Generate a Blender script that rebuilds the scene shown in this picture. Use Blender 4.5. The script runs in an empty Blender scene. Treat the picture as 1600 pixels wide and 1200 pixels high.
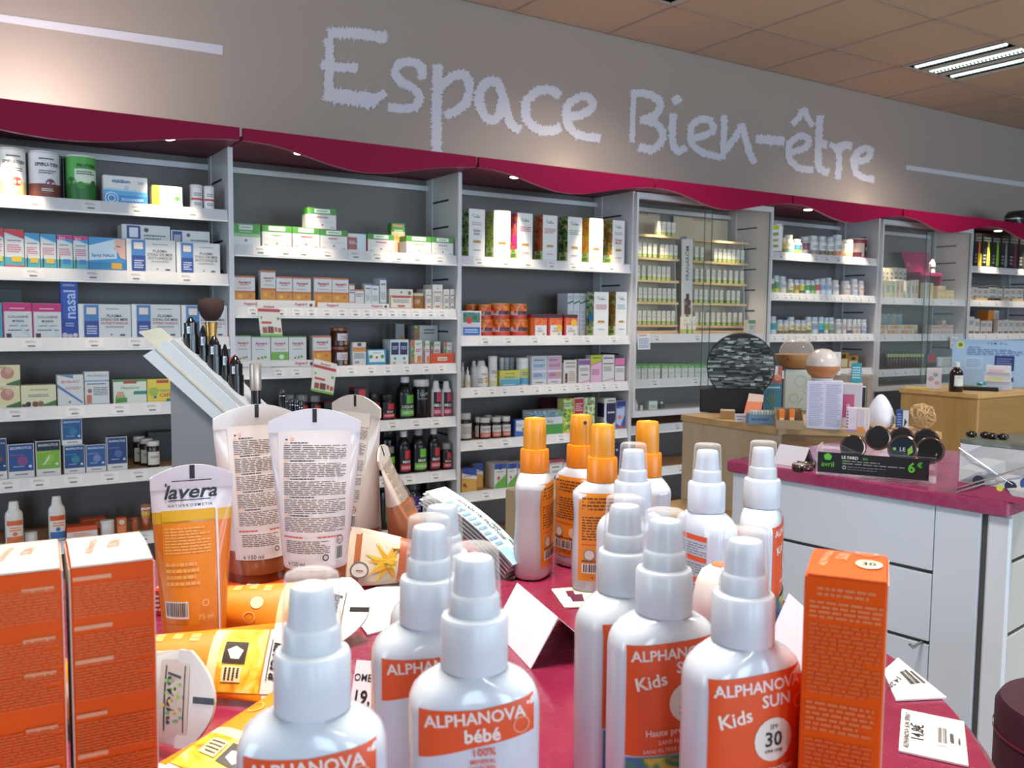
import bpy, math, random
from mathutils import Vector, Matrix
random.seed(11)
C = bpy.context.scene.collection
S = bpy.context.scene
# ------------------------------------------------------------------ camera, world, lights, exposure
ZC = 1.30                                   # camera height
F_PX = 1381.4
YAW, PITCH, ROLL = map(math.radians, (32.738, 4.365, 0.559))
_fw = Vector((math.sin(YAW)*math.cos(PITCH), math.cos(YAW)*math.cos(PITCH), -math.sin(PITCH)))
_rt = Vector((math.cos(YAW), -math.sin(YAW), 0)); _up = _rt.cross(_fw)
RT = _rt*math.cos(ROLL)+_up*math.sin(ROLL); UP = _up*math.cos(ROLL)-_rt*math.sin(ROLL); FW = _fw
cam = bpy.data.cameras.new('camera'); cam_o = bpy.data.objects.new('camera', cam); C.objects.link(cam_o)
cam.sensor_width = 36; cam.lens = F_PX/1600*36; cam.clip_start = .02
cam_o.matrix_world = Matrix(((RT.x, UP.x, -FW.x, 0), (RT.y, UP.y, -FW.y, 0), (RT.z, UP.z, -FW.z, ZC), (0, 0, 0, 1)))
cam.dof.use_dof = True; cam.dof.focus_distance = .95; cam.dof.aperture_fstop = 19
S.camera = cam_o
S.view_settings.view_transform = 'Standard'; S.view_settings.look = 'None'; S.view_settings.gamma = 1
S.view_settings.use_curve_mapping = False
S.view_settings.exposure = 0.0
S.cycles.use_denoising = True
S.cycles.max_bounces = 8; S.cycles.transparent_max_bounces = 16; S.cycles.caustics_reflective = False; S.cycles.caustics_refractive = False
S.cycles.sample_clamp_indirect = 4

def lin(c):
    c = c.lstrip('#'); o = []
    for i in (0, 2, 4):
        v = int(c[i:i+2], 16)/255
        o.append(v/12.92 if v <= .04045 else ((v+.055)/1.055)**2.4)
    return tuple(o)
w = bpy.data.worlds.new('daylight'); S.world = w; w.use_nodes = True
bg = w.node_tree.nodes['Background']; bg.inputs[0].default_value = (.62, .78, 1, 1); bg.inputs[1].default_value = 1.2
def area(name, loc, rot, sx, sy, power, col):
    l = bpy.data.lights.new(name, 'AREA'); l.shape = 'RECTANGLE'; l.size = sx; l.size_y = sy; l.energy = power; l.color = col
    o = bpy.data.objects.new(name, l); o.location = loc; o.rotation_euler = rot; C.objects.link(o); return o
# daylight through the shop windows behind and beside the photographer
DAY = (.60, .81, 1.0)
for wx_, ww in ((-2.2, 1.5), (.6, 1.5), (3.4, 2.2), (6.6, 2.2)):
    area('window_daylight', (wx_, -5.85, 1.45), (math.radians(90), 0, 0), ww, 2.1, 56*ww, DAY)
area('window_daylight', (-3.95, 1.0, 1.5), (math.radians(90), 0, math.radians(-90)), 2.2, 2.0, 76, DAY)
# ceiling light fittings of the shop (the one in view and those behind it)
for lx, ly in ((5.124, 2.985), (2.724, 2.985), (.324, .585), (2.724, .585), (5.124, .585), (.324, -2.4), (3.0, -2.4)):
    area('fitting_light', (lx, ly, ZC+1.485), (0, 0, 0), .5, .5, 13 if ly > 2 else 30, (1, .95, .87)).data.spread = math.radians(128)

# ------------------------------------------------------------------ photograph geometry helpers
def ray(u, v): return RT*((u-800)/F_PX) - UP*((v-600)/F_PX) + FW
def onY(u, v, Y):
    d = ray(u, v); d = d*(Y/d.y); return Vector((d.x, d.y, d.z+ZC))
def onX(u, v, X):
    d = ray(u, v); d = d*(X/d.x); return Vector((d.x, d.y, d.z+ZC))
def onZ(u, v, Z):
    d = ray(u, v); d = d*((Z-ZC)/d.z); return Vector((d.x, d.y, d.z+ZC))
def onD(u, v, D):
    d = ray(u, v)*D; return Vector((d.x, d.y, d.z+ZC))

# ------------------------------------------------------------------ materials
_M = {}
def mat(col, rough=.5, metal=0., spec=.5, emit=0., coat=0., kind=None, key=None):
    k = (col, rough, metal, spec, emit, coat, kind, str(key))
    if k in _M: return _M[k]
    m = bpy.data.materials.new('material_'+col.strip('#')); m.use_nodes = True
    nt = m.node_tree; b = nt.nodes['Principled BSDF']; c = lin(col)
    b.inputs['Base Color'].default_value = (*c, 1); b.inputs['Roughness'].default_value = rough
    b.inputs['Metallic'].default_value = metal; b.inputs['Specular IOR Level'].default_value = spec
    b.inputs['Coat Weight'].default_value = coat; b.inputs['Coat Roughness'].default_value = .08
    if emit:
        b.inputs['Emission Color'].default_value = (*c, 1); b.inputs['Emission Strength'].default_value = emit
    tc = nt.nodes.new('ShaderNodeTexCoord')
    def noise(scale, detail=3, vec=None, dist=0):
        n = nt.nodes.new('ShaderNodeTexNoise'); n.inputs['Scale'].default_value = scale; n.inputs['Detail'].default_value = detail
        n.inputs['Distortion'].default_value = dist
        nt.links.new(vec or tc.outputs['Object'], n.inputs['Vector']); return n
    def ramp(src, stops):
        r = nt.nodes.new('ShaderNodeValToRGB'); e = r.color_ramp.elements
        while len(e) < len(stops): e.new(.5)
        for el, (p, cc) in zip(e, stops): el.position = p; el.color = (*lin(cc), 1)
        nt.links.new(src, r.inputs[0]); nt.links.new(r.outputs[0], b.inputs['Base Color']); return r
    def bump(src, strength, dist):
        n = nt.nodes.new('ShaderNodeBump'); n.inputs['Strength'].default_value = strength; n.inputs['Distance'].default_value = dist
        nt.links.new(src, n.inputs['Height']); nt.links.new(n.outputs[0], b.inputs['Normal']); return n
    def mapping(sc):
        mp = nt.nodes.new('ShaderNodeMapping'); mp.inputs['Scale'].default_value = sc
        nt.links.new(tc.outputs['Object'], mp.inputs[0]); return mp.outputs[0]
    if kind == 'wood':
        n = noise(2.2, 5, mapping((1.2, 9, 30)), .4)
        ramp(n.outputs[0], [(.3, col), (.7, key)])
    elif kind == 'woodv':
        n = noise(2.2, 5, mapping((14, 14, .8)), .3)
        ramp(n.outputs[0], [(.3, col), (.7, key)])
    elif kind == 'plaster':
        n = noise(900, 2); bump(n.outputs[0], .12, .001)
    elif kind == 'tile':
        n = noise(420, 3); bump(n.outputs[0], .35, .001)
    elif kind == 'photo':      # printed photograph of leaves, fruit and flowers on a carton
        n = noise(55, 2, None, .8)
        ramp(n.outputs['Fac'], [(.30, key[0]), (.42, key[1]), (.52, key[2]), (.62, key[3]), (.72, key[4])]).color_ramp.interpolation = 'EASE'
    elif kind == 'film':       # cloth under a creased clear plastic film
        n = noise(26, 5, None, 1.2); n2 = noise(7, 3)
        ramp(n2.outputs['Fac'], [(.3, col), (.7, key)])
        bump(n.outputs['Fac'], .25, .004)
        r = nt.nodes.new('ShaderNodeMapRange'); r.inputs[1].default_value = .3; r.inputs[2].default_value = .7
        r.inputs[3].default_value = .08; r.inputs[4].default_value = .38
        nt.links.new(noise(60, 4).outputs['Fac'], r.inputs[0]); nt.links.new(r.outputs[0], b.inputs['Roughness'])
    elif kind == 'slate':
        n = noise(6, 8, mapping((14, 14, 60)), .6)
        ramp(n.outputs['Fac'], [(.32, '#0d0f10'), (.5, '#3c4141'), (.62, '#777d7a'), (.75, '#c4c9c4')])
        bump(n.outputs['Fac'], .6, .006)
    elif kind == 'foil':
        n = nt.nodes.new('ShaderNodeTexVoronoi'); n.inputs['Scale'].default_value = 26
        nt.links.new(tc.outputs['Object'], n.inputs['Vector'])
        bump(n.outputs['Distance'], .5, .004)
    elif kind == 'grain':
        n = noise(300, 2); bump(n.outputs[0], .08, .0005)
    _M[k] = m; return m
def clear(col, alpha, rough=.05, ior=1.45, name='clear_plastic'):
    k = ('clear', col, alpha, rough)
    if k in _M: return _M[k]
    m = bpy.data.materials.new(name); m.use_nodes = True; nt = m.node_tree; nt.nodes.clear()
    out = nt.nodes.new('ShaderNodeOutputMaterial'); tr = nt.nodes.new('ShaderNodeBsdfTransparent'); gl = nt.nodes.new('ShaderNodeBsdfPrincipled')
    gl.inputs['Base Color'].default_value = (*lin(col), 1); gl.inputs['Roughness'].default_value = rough
    lw = nt.nodes.new('ShaderNodeLayerWeight'); lw.inputs[0].default_value = .5
    fr = nt.nodes.new('ShaderNodeMath'); fr.operation = 'POWER'; fr.inputs[1].default_value = 4; nt.links.new(lw.outputs['Facing'], fr.inputs[0])
    mx = nt.nodes.new('ShaderNodeMath'); mx.operation = 'MULTIPLY_ADD'; mx.inputs[1].default_value = .7; mx.inputs[2].default_value = alpha; mx.use_clamp = True
    nt.links.new(fr.outputs[0], mx.inputs[0]); mix = nt.nodes.new('ShaderNodeMixShader')
    nt.links.new(mx.outputs[0], mix.inputs[0]); nt.links.new(tr.outputs[0], mix.inputs[1]); nt.links.new(gl.outputs[0], mix.inputs[2])
    nt.links.new(mix.outputs[0], out.inputs[0]); _M[k] = m; return m
def pc(c, rough=.45): return mat(c, rough)          # printed colour

# ------------------------------------------------------------------ mesh builder
_T = {}
def text_geo(s, bold=0., shear=0.):
    k = (s, bold, shear)
    if k in _T: return _T[k]
    cu = bpy.data.curves.new('t', 'FONT'); cu.body = s; cu.size = 1; cu.resolution_u = 2; cu.offset = bold; cu.shear = shear
    o = bpy.data.objects.new('t', cu); me = bpy.data.meshes.new_from_object(o)
    vs = [(v.co.x, v.co.y) for v in me.vertices]; fs = [tuple(p.vertices) for p in me.polygons]
    bpy.data.objects.remove(o); bpy.data.curves.remove(cu); bpy.data.meshes.remove(me)
    if vs:
        x0 = min(v[0] for v in vs); x1 = max(v[0] for v in vs); y0 = 0; 
        vs = [(v[0]-x0, v[1]) for v in vs]; wd = x1-x0
    else: wd = 0
    _T[k] = (vs, fs, wd); return _T[k]
class MB:
    def __init__(s): s.v = []; s.f = []; s.m = []; s.mats = []
    def mi(s, m):
        if m not in s.mats: s.mats.append(m)
        return s.mats.index(m)
    def add(s, vs, fs, m):
        b = len(s.v); s.v += [tuple(v) for v in vs]; i = s.mi(m)
        for f in fs: s.f.append(tuple(b+k for k in f)); s.m.append(i)
    def box(s, x0, y0, z0, x1, y1, z1, m, T=None):
        vs = [(x0, y0, z0), (x1, y0, z0), (x1, y1, z0), (x0, y1, z0), (x0, y0, z1), (x1, y0, z1), (x1, y1, z1), (x0, y1, z1)]
        if T is not None: vs = [T @ Vector(v) for v in vs]
        s.add(vs, [(0, 3, 2, 1), (4, 5, 6, 7), (0, 1, 5, 4), (1, 2, 6, 5), (2, 3, 7, 6), (3, 0, 4, 7)], m)
    def cbox(s, x0, y0, z0, x1, y1, z1, m, b=.004):        # box with chamfered edges
        vs = []; 
        for (zz, ins) in ((z0, b), (z0+b, 0), (z1-b, 0), (z1, b)):
            X0, X1, Y0, Y1 = x0+ins, x1-ins, y0+ins, y1-ins
            vs += [(X0+b, Y0, zz), (X1-b, Y0, zz), (X1, Y0+b, zz), (X1, Y1-b, zz), (X1-b, Y1, zz), (X0+b, Y1, zz), (X0, Y1-b, zz), (X0, Y0+b, zz)]
        fs = [tuple(range(7, -1, -1)), tuple(range(24, 32))]
        for r in range(3):
            for k in range(8): fs.append((r*8+k, r*8+(k+1) % 8, r*8+8+(k+1) % 8, r*8+8+k))
        s.add(vs, fs, m)
    def rings(s, R, m, caps=True, mf=None):
        n = len(R[0]); b = len(s.v)
        for r in R: s.v += [tuple(p) for p in r]
        i = s.mi(m) if m else 0
        for a in range(len(R)-1):
            for k in range(n):
                s.f.append((b+a*n+k, b+a*n+(k+1) % n, b+(a+1)*n+(k+1) % n, b+(a+1)*n+k))
                s.m.append(s.mi(mf(a, k)) if mf else i)
        if caps:
            s.f.append(tuple(b+k for k in range(n-1, -1, -1))); s.m.append(s.mi(mf(0, 0)) if mf else i)
            e = b+(len(R)-1)*n; s.f.append(tuple(e+k for k in range(n))); s.m.append(s.mi(mf(len(R)-2, 0)) if mf else i)
    def lathe(s, prof, m, seg=20, cx=0, cy=0, z=0, sx=1, sy=1, caps=True, T=None):
        R = []
        for r, h in prof:
            ring = [Vector((cx+r*sx*math.cos(2*math.pi*k/seg), cy+r*sy*math.sin(2*math.pi*k/seg), z+h)) for k in range(seg)]
            R.append([T @ p for p in ring] if T is not None else ring)
        s.rings(R, m, caps)
    def loft(s, prof, m, seg=40, mf=None, T=None):           # prof: (z, a, b, n) superellipse sections
        R = []
        for z, a, b, n in prof:
            ring = []
            for k in range(seg):
                t = 2*math.pi*k/seg; c, q = math.cos(t), math.sin(t)
                ring.append(Vector((a*math.copysign(abs(c)**(2/n), c), b*math.copysign(abs(q)**(2/n), q), z)))
            R.append([T @ p for p in ring] if T is not None else ring)
        s.rings(R, m, True, mf)
    def tube(s, pts, r, m, seg=8, closed=False):
        pts = [Vector(p) for p in pts]; R = []
        for i, p in enumerate(pts):
            a = pts[max(i-1, 0)]; b = pts[min(i+1, len(pts)-1)]; d = (b-a).normalized()
            x = d.orthogonal().normalized() if i == 0 else (X - d*X.dot(d)).normalized()
            X = x; y = d.cross(x); rr = r[i] if isinstance(r, (list, tuple)) else r
            R.append([p+(x*math.cos(2*math.pi*k/seg)+y*math.sin(2*math.pi*k/seg))*rr for k in range(seg)])
        s.rings(R, m)
    def prism(s, poly, fn, t, m, m2=None):                   # poly in 2-D, fn(x, y, depth) -> point
        n = len(poly); vs = [fn(x, y, 0) for x, y in poly]+[fn(x, y, t) for x, y in poly]
        s.add(vs, [tuple(range(n)), tuple(range(2*n-1, n-1, -1))], m)
        s.add(vs, [(k, n+k, n+(k+1) % n, (k+1) % n) for k in range(n)], m2 or m)
    def ops(s, ops, fn, w, h, nx=1, seed=1):                 # print on a face: fn(x, z, lift) with x in 0..w, z in 0..h
        rnd = random.Random(seed)
        for L, op in enumerate(ops):
            k = op[0]; lift = .0003+.00016*L
            if k == 'r' or k == 'q':
                if k == 'r': _, x0, z0, x1, z1, col = op; zb0 = zb1 = z0; zt0 = zt1 = z1
                else: _, x0, x1, zb0, zb1, zt0, zt1, col = op
                m = col if not isinstance(col, str) else pc(col); vs = []; nn = max(1, math.ceil(nx*(x1-x0)))
                nz = 1 if nx == 1 else max(1, math.ceil(12*(max(zt0, zt1)-min(zb0, zb1))))
                for i in range(nn+1):
                    t = i/nn; x = x0+(x1-x0)*t; zb, zt_ = zb0+(zb1-zb0)*t, zt0+(zt1-zt0)*t
                    vs += [fn(x*w, (zb+(zt_-zb)*j/nz)*h, lift) for j in range(nz+1)]
                N1 = nz+1
                s.add(vs, [(N1*i+j, N1*(i+1)+j, N1*(i+1)+j+1, N1*i+j+1) for i in range(nn) for j in range(nz)], m)
            elif k == 't':
                _, txt, xc, zc, hh, col = op[:6]; mw = op[6] if len(op) > 6 else .92; rot = op[7] if len(op) > 7 else 0
                bold = op[8] if len(op) > 8 else .012
                g, f, wd = text_geo(txt, bold, op[9] if len(op) > 9 else 0)
                if not g: continue
                sc = hh*h/.72
                if rot in (90, -90): lim = mw*h
                else: lim = mw*w
                if wd*sc > lim: sc = lim/wd
                ca, sa = math.cos(math.radians(rot)), math.sin(math.radians(rot))
                vs = []
                for x, y in g:
                    X, Y = (x-wd/2)*sc*(op[10] if len(op) > 10 else 1), (y-.36)*sc
                    vs.append(fn(xc*w+X*ca-Y*sa, zc*h+X*sa+Y*ca, lift))
                s.add(vs, f, pc(col))
            elif k == 'm':
                _, x0, z0, x1, z1, n, col = op
                m = pc(col)
                for i in range(n):
                    zc = z1-(z1-z0)*(i+.5)/n; th = (z1-z0)/n*.26; x = x0
                    end = x1-(rnd.random()*.25*(x1-x0) if rnd.random() < .3 else 0)
                    while x < end:
                        l = (x1-x0)*(.06+rnd.random()*.12); e = min(x+l, end)
                        s.add([fn(x*w, (zc-th)*h, lift), fn(e*w, (zc-th)*h, lift), fn(e*w, (zc+th)*h, lift), fn(x*w, (zc+th)*h, lift)], [(0, 1, 2, 3)], m)
                        x = e+(x1-x0)*.025
            elif k == 'c':
                _, xc, zc, r, col = op; n = 18
                m = col if not isinstance(col, str) else pc(col)
                s.add([fn(xc*w, zc*h, lift)]+[fn(min(max(xc*w+r*w*math.cos(2*math.pi*i/n), 0), w), min(max(zc*h+r*w*math.sin(2*math.pi*i/n), 0), h), lift) for i in range(n)],
                      [(0, 1+i, 1+(i+1) % n) for i in range(n)], m)
            elif k == 'o':
                _, xc, zc, r, tk, col = op; n = 20; vs = []
                for i in range(n):
                    a = 2*math.pi*i/n
                    for q in (r, r-tk): vs.append(fn(min(max(xc*w+q*w*math.cos(a), 0), w), min(max(zc*h+q*w*math.sin(a), 0), h), lift))
                s.add(vs, [(2*i, 2*((i+1) % n), 2*((i+1) % n)+1, 2*i+1) for i in range(n)], pc(col))
            elif k == 'b':                                   # bar code
                _, x0, z0, x1, z1 = op; x = x0
                [s.add([fn((x0+(x1-x0)*i/6)*w, z0*h, lift), fn((x0+(x1-x0)*(i+1)/6)*w, z0*h, lift), fn((x0+(x1-x0)*(i+1)/6)*w, z1*h, lift), fn((x0+(x1-x0)*i/6)*w, z1*h, lift)], [(0, 1, 2, 3)], pc('#f2efea')) for i in range(6)]
                m = pc('#1c1a1a'); x = x0+.05*(x1-x0)
                while x < x1-.05*(x1-x0):
                    e = x+(x1-x0)*rnd.choice((.012, .02, .035)); dz = (z1-z0)*.12
                    s.add([fn(x*w, (z0+dz)*h, lift+.0002), fn(e*w, (z0+dz)*h, lift+.0002), fn(e*w, (z1-dz/2)*h, lift+.0002), fn(x*w, (z1-dz/2)*h, lift+.0002)], [(0, 1, 2, 3)], m)
                    x = e+(x1-x0)*rnd.choice((.012, .02, .03))
            elif k == 'p':
                _, pts, col = op; m = col if not isinstance(col, str) else pc(col)
                s.add([fn(x*w, z*h, lift) for x, z in pts], [tuple(range(len(pts)))], m)
    def build(s, name, parent=None, loc=None, smooth=None, rot=None, local=None):
        me = bpy.data.meshes.new(name); me.from_pydata(s.v, [], s.f); 
        for m in s.mats: me.materials.append(m)
        me.polygons.foreach_set('material_index', s.m)
        if smooth:
            me.polygons.foreach_set('use_smooth', [True]*len(s.f)); me.set_sharp_from_angle(angle=math.radians(smooth))
        me.update()
        o = bpy.data.objects.new(name, me); C.objects.link(o)
        if parent is not None: o.parent = parent
        if loc is not None: o.location = loc
        if rot is not None: o.rotation_euler = rot
        return o
def tag(o, label=None, cat=None, group=None, kind=None):
    if label: o['label'] = label
    if cat: o['category'] = cat
    if group: o['group'] = group
    if kind: o['kind'] = kind
    return o
def empty(name, loc, rz=0, label=None, cat=None, group=None):
    o = bpy.data.objects.new(name, None); C.objects.link(o); o.location = loc; o.rotation_euler = (0, 0, rz)
    return tag(o, label, cat, group)
def dup(o, parent=None):
    c = o.copy(); C.objects.link(c)
    if parent is not None: c.parent = parent
    for ch in o.children: dup(ch, c)
    return c

WHITE = mat('#d0cfd3', .35); WHITE2 = mat('#d6d5d8', .4); GREY = mat('#716d6b', .6, kind='grain')
BEECH = mat('#d9ae78', .45, kind='wood', key='#c2935c')
CRIM = mat('#8a0c3a', .5, spec=.12); CRIMD = mat('#7c1840', .5)
BLACK = mat('#131313', .4); DARK = mat('#1a1818', .6); STEEL = mat('#b9bbbd', .25, 1.0)
# ------------------------------------------------------------------ the room
YW, ZCEIL = 3.80, ZC+1.50
def struct(name, mb, **k): return tag(mb.build(name, **k), kind='structure')
WALLM = mat('#a3968d', .85, kind='plaster')
m = MB(); m.box(-4, YW, 0, 10, YW+.12, ZCEIL+.1, WALLM); wall = struct('wall_back', m)
m = MB(); m.box(-4.12, -6.0, 0, -4, YW, ZCEIL+.1, WALLM); struct('wall_left', m)
m = MB(); m.box(10, -6.0, 0, 10.12, YW+.12, ZCEIL+.1, WALLM); struct('wall_right', m)
m = MB(); m.box(-4, -6.12, 0, 10, -6.0, .35, WALLM); m.box(-4, -6.12, 2.55, 10, -6.0, ZCEIL+.1, WALLM)
for x, x2 in ((-4, -3), (-1.4, -.2), (1.4, 2.3), (4.5, 5.5), (7.7, 10)): m.box(x, -6.12, .35, x2, -6.0, 2.55, WALLM)
struct('wall_front', m)
m = MB(); m.box(-4, -6.12, -.1, 10, YW, 0, mat('#a89c8e', .35, kind='wood', key='#96897b')); struct('floor', m)
# suspended ceiling: recessed grid and one tile per bay
TILE = mat('#c9b49d', .9, kind='tile'); GRIDM = mat('#b29f93', .7)
m = MB(); m.box(-4, -6.12, ZCEIL+.012, 10, YW, ZCEIL+.1, mat('#7d7068', .9)); 
xs = [4.224+.6*k for k in range(-13, 10)]; ys = [YW, 3.285]+[3.285-.6*k for k in range(1, 16)]
for x in xs: m.box(x-.006, -6.1, ZCEIL, x+.006, YW, ZCEIL+.012, GRIDM)
for y in ys[1:]: m.box(-4, y-.006, ZCEIL, 10, y+.006, ZCEIL+.012, GRIDM)
ceil = struct('ceiling', m)
LAMPS = {(4.824, 3.285), (2.424, 3.285), (4.824, .885), (2.424, .885), (.024, .885)}
tiles = {}
for i in range(len(xs)-1):
    for j in range(len(ys)-1):
        x0, x1, y1, y0 = xs[i], xs[i+1], ys[j], ys[j+1]
        if x1 < -1.3 or x0 > 8.4 or y1 < -.4: continue
        if any(abs(x0-a) < .02 and abs(y1-b) < .02 for a, b in LAMPS): continue
        k = round(y1-y0, 3)
        if k not in tiles:
            t = MB(); t.cbox(.009, .009, .003, .591, k-.009, .014, TILE, .002); o = t.build('ceiling_tile'); tiles[k] = o
        else: o = tiles[k].copy(); C.objects.link(o)
        o.location = (x0, y0, ZCEIL); o.parent = ceil
# recessed louvre fittings
for n, (x0, y1) in enumerate(sorted(LAMPS)):
    names = {(4.824, 3.285): 'recessed ceiling light with three lit louvred tube bays above the far cabinets',
             (2.424, 3.285): 'recessed ceiling light whose tip shows at the top edge'}
    t = empty('ceiling_light', (x0+.3, y1-.3, ZCEIL), 0, names.get((x0, y1), f'recessed louvred ceiling light overhead, {["first", "second", "third", "fourth", "fifth"][n]} along the room'), 'light', 'ceiling lights')
    b = MB(); b.box(-.29, -.29, .012, .29, .29, .02, mat('#c5b8ad', .7))
    for xx in (-.29, -.105, .075, .27): b.box(xx, -.29, -.002, xx+.02, .29, .014, mat('#c5b8ad', .6))
    b.build('frame', t)
    for xc in (-.19, -.03, .0, .18):
        e = MB(); e.lathe([(.012, -.27), (.013, -.265), (.013, .265), (.012, .27)], mat('#dff3ea', .4, emit=1.9), 10, T=Matrix.Translation((xc if xc not in (-.03, 0) else xc*1.4-.0, 0, .012)) @ Matrix.Rotation(math.pi/2, 4, 'X'))
        e.build('tube', t, smooth=40)
        l = MB()
        for q in range(24):
            y = -.26+q*.0226; l.box(xc-.025, y, -.003, xc+.025, y+.002, .006, STEEL)
        l.build('louvre', t)['kind'] = 'stuff'
# painted stripes and hand-brushed lettering on the wall
PAINT = mat('#cbcad3', .8); YP = YW-.001
def wallpoly(mb, pts, t=.0012):
    mb.prism([(onY(u, v, YP).x, onY(u, v, YP).z) for u, v in pts], lambda x, z, d: (x, YP-t+d, z), t, PAINT)
for pts in ([(-80, 11), (348, 71), (348, 86), (-80, 22)], [(1416, 258), (1760, 308), (1760, 316), (1416, 265)]):
    m = MB(); wallpoly(m, pts); m.build('painted_stripe', wall)
K8 = lambda a, b: (480+a/3.2, 20+b/3.2)
K9 = lambda a, b: (960+a/3.636, 120+b/3.636)
LET = [
 (K8, 'E', [([(105, 105), (200, 100), (300, 112), (395, 125)], 56), ([(105, 130), (112, 250), (106, 340), (110, 430)], 48), ([(70, 260), (150, 272), (250, 275)], 46), ([(90, 405), (180, 420), (270, 432), (345, 445)], 78), ([(330, 440), (350, 425), (390, 400)], 40)]),
 (K8, 's', [([(575, 330), (568, 270), (520, 246), (462, 255), (440, 300), (470, 345), (540, 385), (560, 430), (530, 475), (470, 478), (405, 470)], 44)]),
 (K8, 'p', [([(652, 262), (648, 400), (645, 560), (648, 700)], 50), ([(668, 370), (710, 330), (770, 310), (808, 350), (800, 430), (760, 480), (690, 515)], 46)]),
 (K8, 'a', [([(945, 350), (905, 345), (862, 400), (868, 480), (905, 530), (955, 520), (975, 440)], 48), ([(945, 335), (972, 400), (1000, 500), (1020, 560), (1062, 585)], 44)]),
 (K8, 'c', [([(1262, 415), (1210, 385), (1150, 395), (1095, 450), (1100, 530), (1150, 580), (1215, 590), (1265, 575)], 46)]),
 (K8, 'e', [([(1300, 520), (1370, 510), (1425, 470), (1410, 425), (1350, 425), (1300, 470), (1300, 550), (1340, 600), (1400, 622), (1462, 628)], 42)]),
 (K9, 'B', [([(108, 80), (104, 200), (102, 290), (100, 370)], 30), ([(95, 95), (170, 95), (235, 120), (258, 165), (230, 215), (150, 245)], 44), ([(150, 245), (225, 265), (270, 310), (262, 370), (205, 412), (140, 400)], 46)]),
 (K9, 'i', [([(335, 210), (328, 300), (335, 390), (365, 425), (405, 400)], 42), ([(340, 115), (360, 150)], 50)]),
 (K9, 'e', [([(440, 350), (510, 335), (560, 300), (540, 250), (480, 245), (435, 290), (440, 380), (490, 425), (550, 445), (598, 455)], 40)]),
 (K9, 'n', [([(620, 220), (622, 300), (618, 400), (615, 465)], 36), ([(625, 420), (660, 380), (700, 320), (722, 280), (740, 340), (765, 430), (795, 490)], 38)]),
 (K9, '-', [([(806, 352), (880, 360), (962, 368)], 52)]),
 (K9, 'ê', [([(1000, 430), (1070, 410), (1105, 375), (1085, 340), (1030, 345), (990, 395), (995, 470), (1040, 515), (1085, 528), (1128, 528)], 38), ([(1008, 268), (1045, 235), (1075, 192), (1100, 240), (1125, 280)], 34)]),
 (K9, 't', [([(1168, 222), (1162, 330), (1155, 440), (1165, 520), (1215, 545)], 42), ([(1165, 380), (1205, 385)], 44)]),
 (K9, 'r', [([(1225, 385), (1262, 410), (1275, 470), (1268, 580)], 36), ([(1265, 430), (1295, 390), (1345, 395)], 44)]),
 (K9, 'e', [([(1375, 480), (1430, 470), (1455, 430), (1430, 405), (1380, 430), (1358, 480), (1375, 545), (1420, 575), (1472, 582)], 38)]),
]
rl = random.Random(5)
for kf, ch, strokes in LET:
    mb = MB()
    for si, (pts, wd) in enumerate(strokes):
        P = [Vector(kf(*p)) for p in pts]; sc = 3.2 if kf is K8 else 3.636; hw = wd/sc/2
        # Catmull-Rom resample
        Q = []
        for i in range(len(P)-1):
            a, b, c, d = P[max(i-1, 0)], P[i], P[i+1], P[min(i+2, len(P)-1)]
            n = max(2, int((c-b).length/1.3))
            for k in range(n):
                t = k/n; Q.append(.5*((2*b)+(c-a)*t+(2*a-5*b+4*c-d)*t*t+(3*b-a-3*c+d)*t**3))
        Q.append(P[-1]); L, Rr = [], []
        for i, q in enumerate(Q):
            d = (Q[min(i+1, len(Q)-1)]-Q[max(i-1, 0)]).normalized(); nn = Vector((-d.y, d.x))
            rag = lambda: hw*(1+(rl.random()-.5)*(.42 if rl.random() < .8 else .9))
            L.append(q+nn*rag()); Rr.append(q-nn*rag())
        t = .0012+si*.0005
        vs = []
        for a, b in zip(L, Rr):
            for p in (a, b):
                w3 = onY(p.x, p.y, YP); vs.append((w3.x, YP-t-len(vs)*1.5e-6, w3.z))
        mb.add(vs, [(2*i, 2*i+1, 2*i+3, 2*i+2) for i in range(len(L)-1)], PAINT)
        for end, dr in ((0, -1), (len(Q)-1, 1)):            # ragged brush ends
            d = ((Q[1]-Q[0]) if end == 0 else (Q[-1]-Q[-2])).normalized()*dr
            for k in range(6):
                a = L[end].lerp(Rr[end], k/6); b = L[end].lerp(Rr[end], (k+1)/6); tip = (a+b)/2+d*hw*(.1+rl.random()*.55)
                mb.add([(onY(p.x, p.y, YP).x, YP-t+.0002+k*1e-5, onY(p.x, p.y, YP).z) for p in (a, b, tip)], [(0, 1, 2)], PAINT)
        for k in range(0, len(Q), 2):                        # bristle spikes along the stroke
            if rl.random() < .55:
                e = L if rl.random() < .5 else Rr; i = min(k, len(Q)-3); tip = e[i+1]+(e[i+1]-Q[i+1]).normalized()*hw*(.12+rl.random()*.3)
                mb.add([(onY(p.x, p.y, YP).x, YP-t+.0004+k*1e-6, onY(p.x, p.y, YP).z) for p in (e[i], e[i+2], tip)], [(0, 1, 2)], PAINT)
    mb.build('letter', wall)
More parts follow.
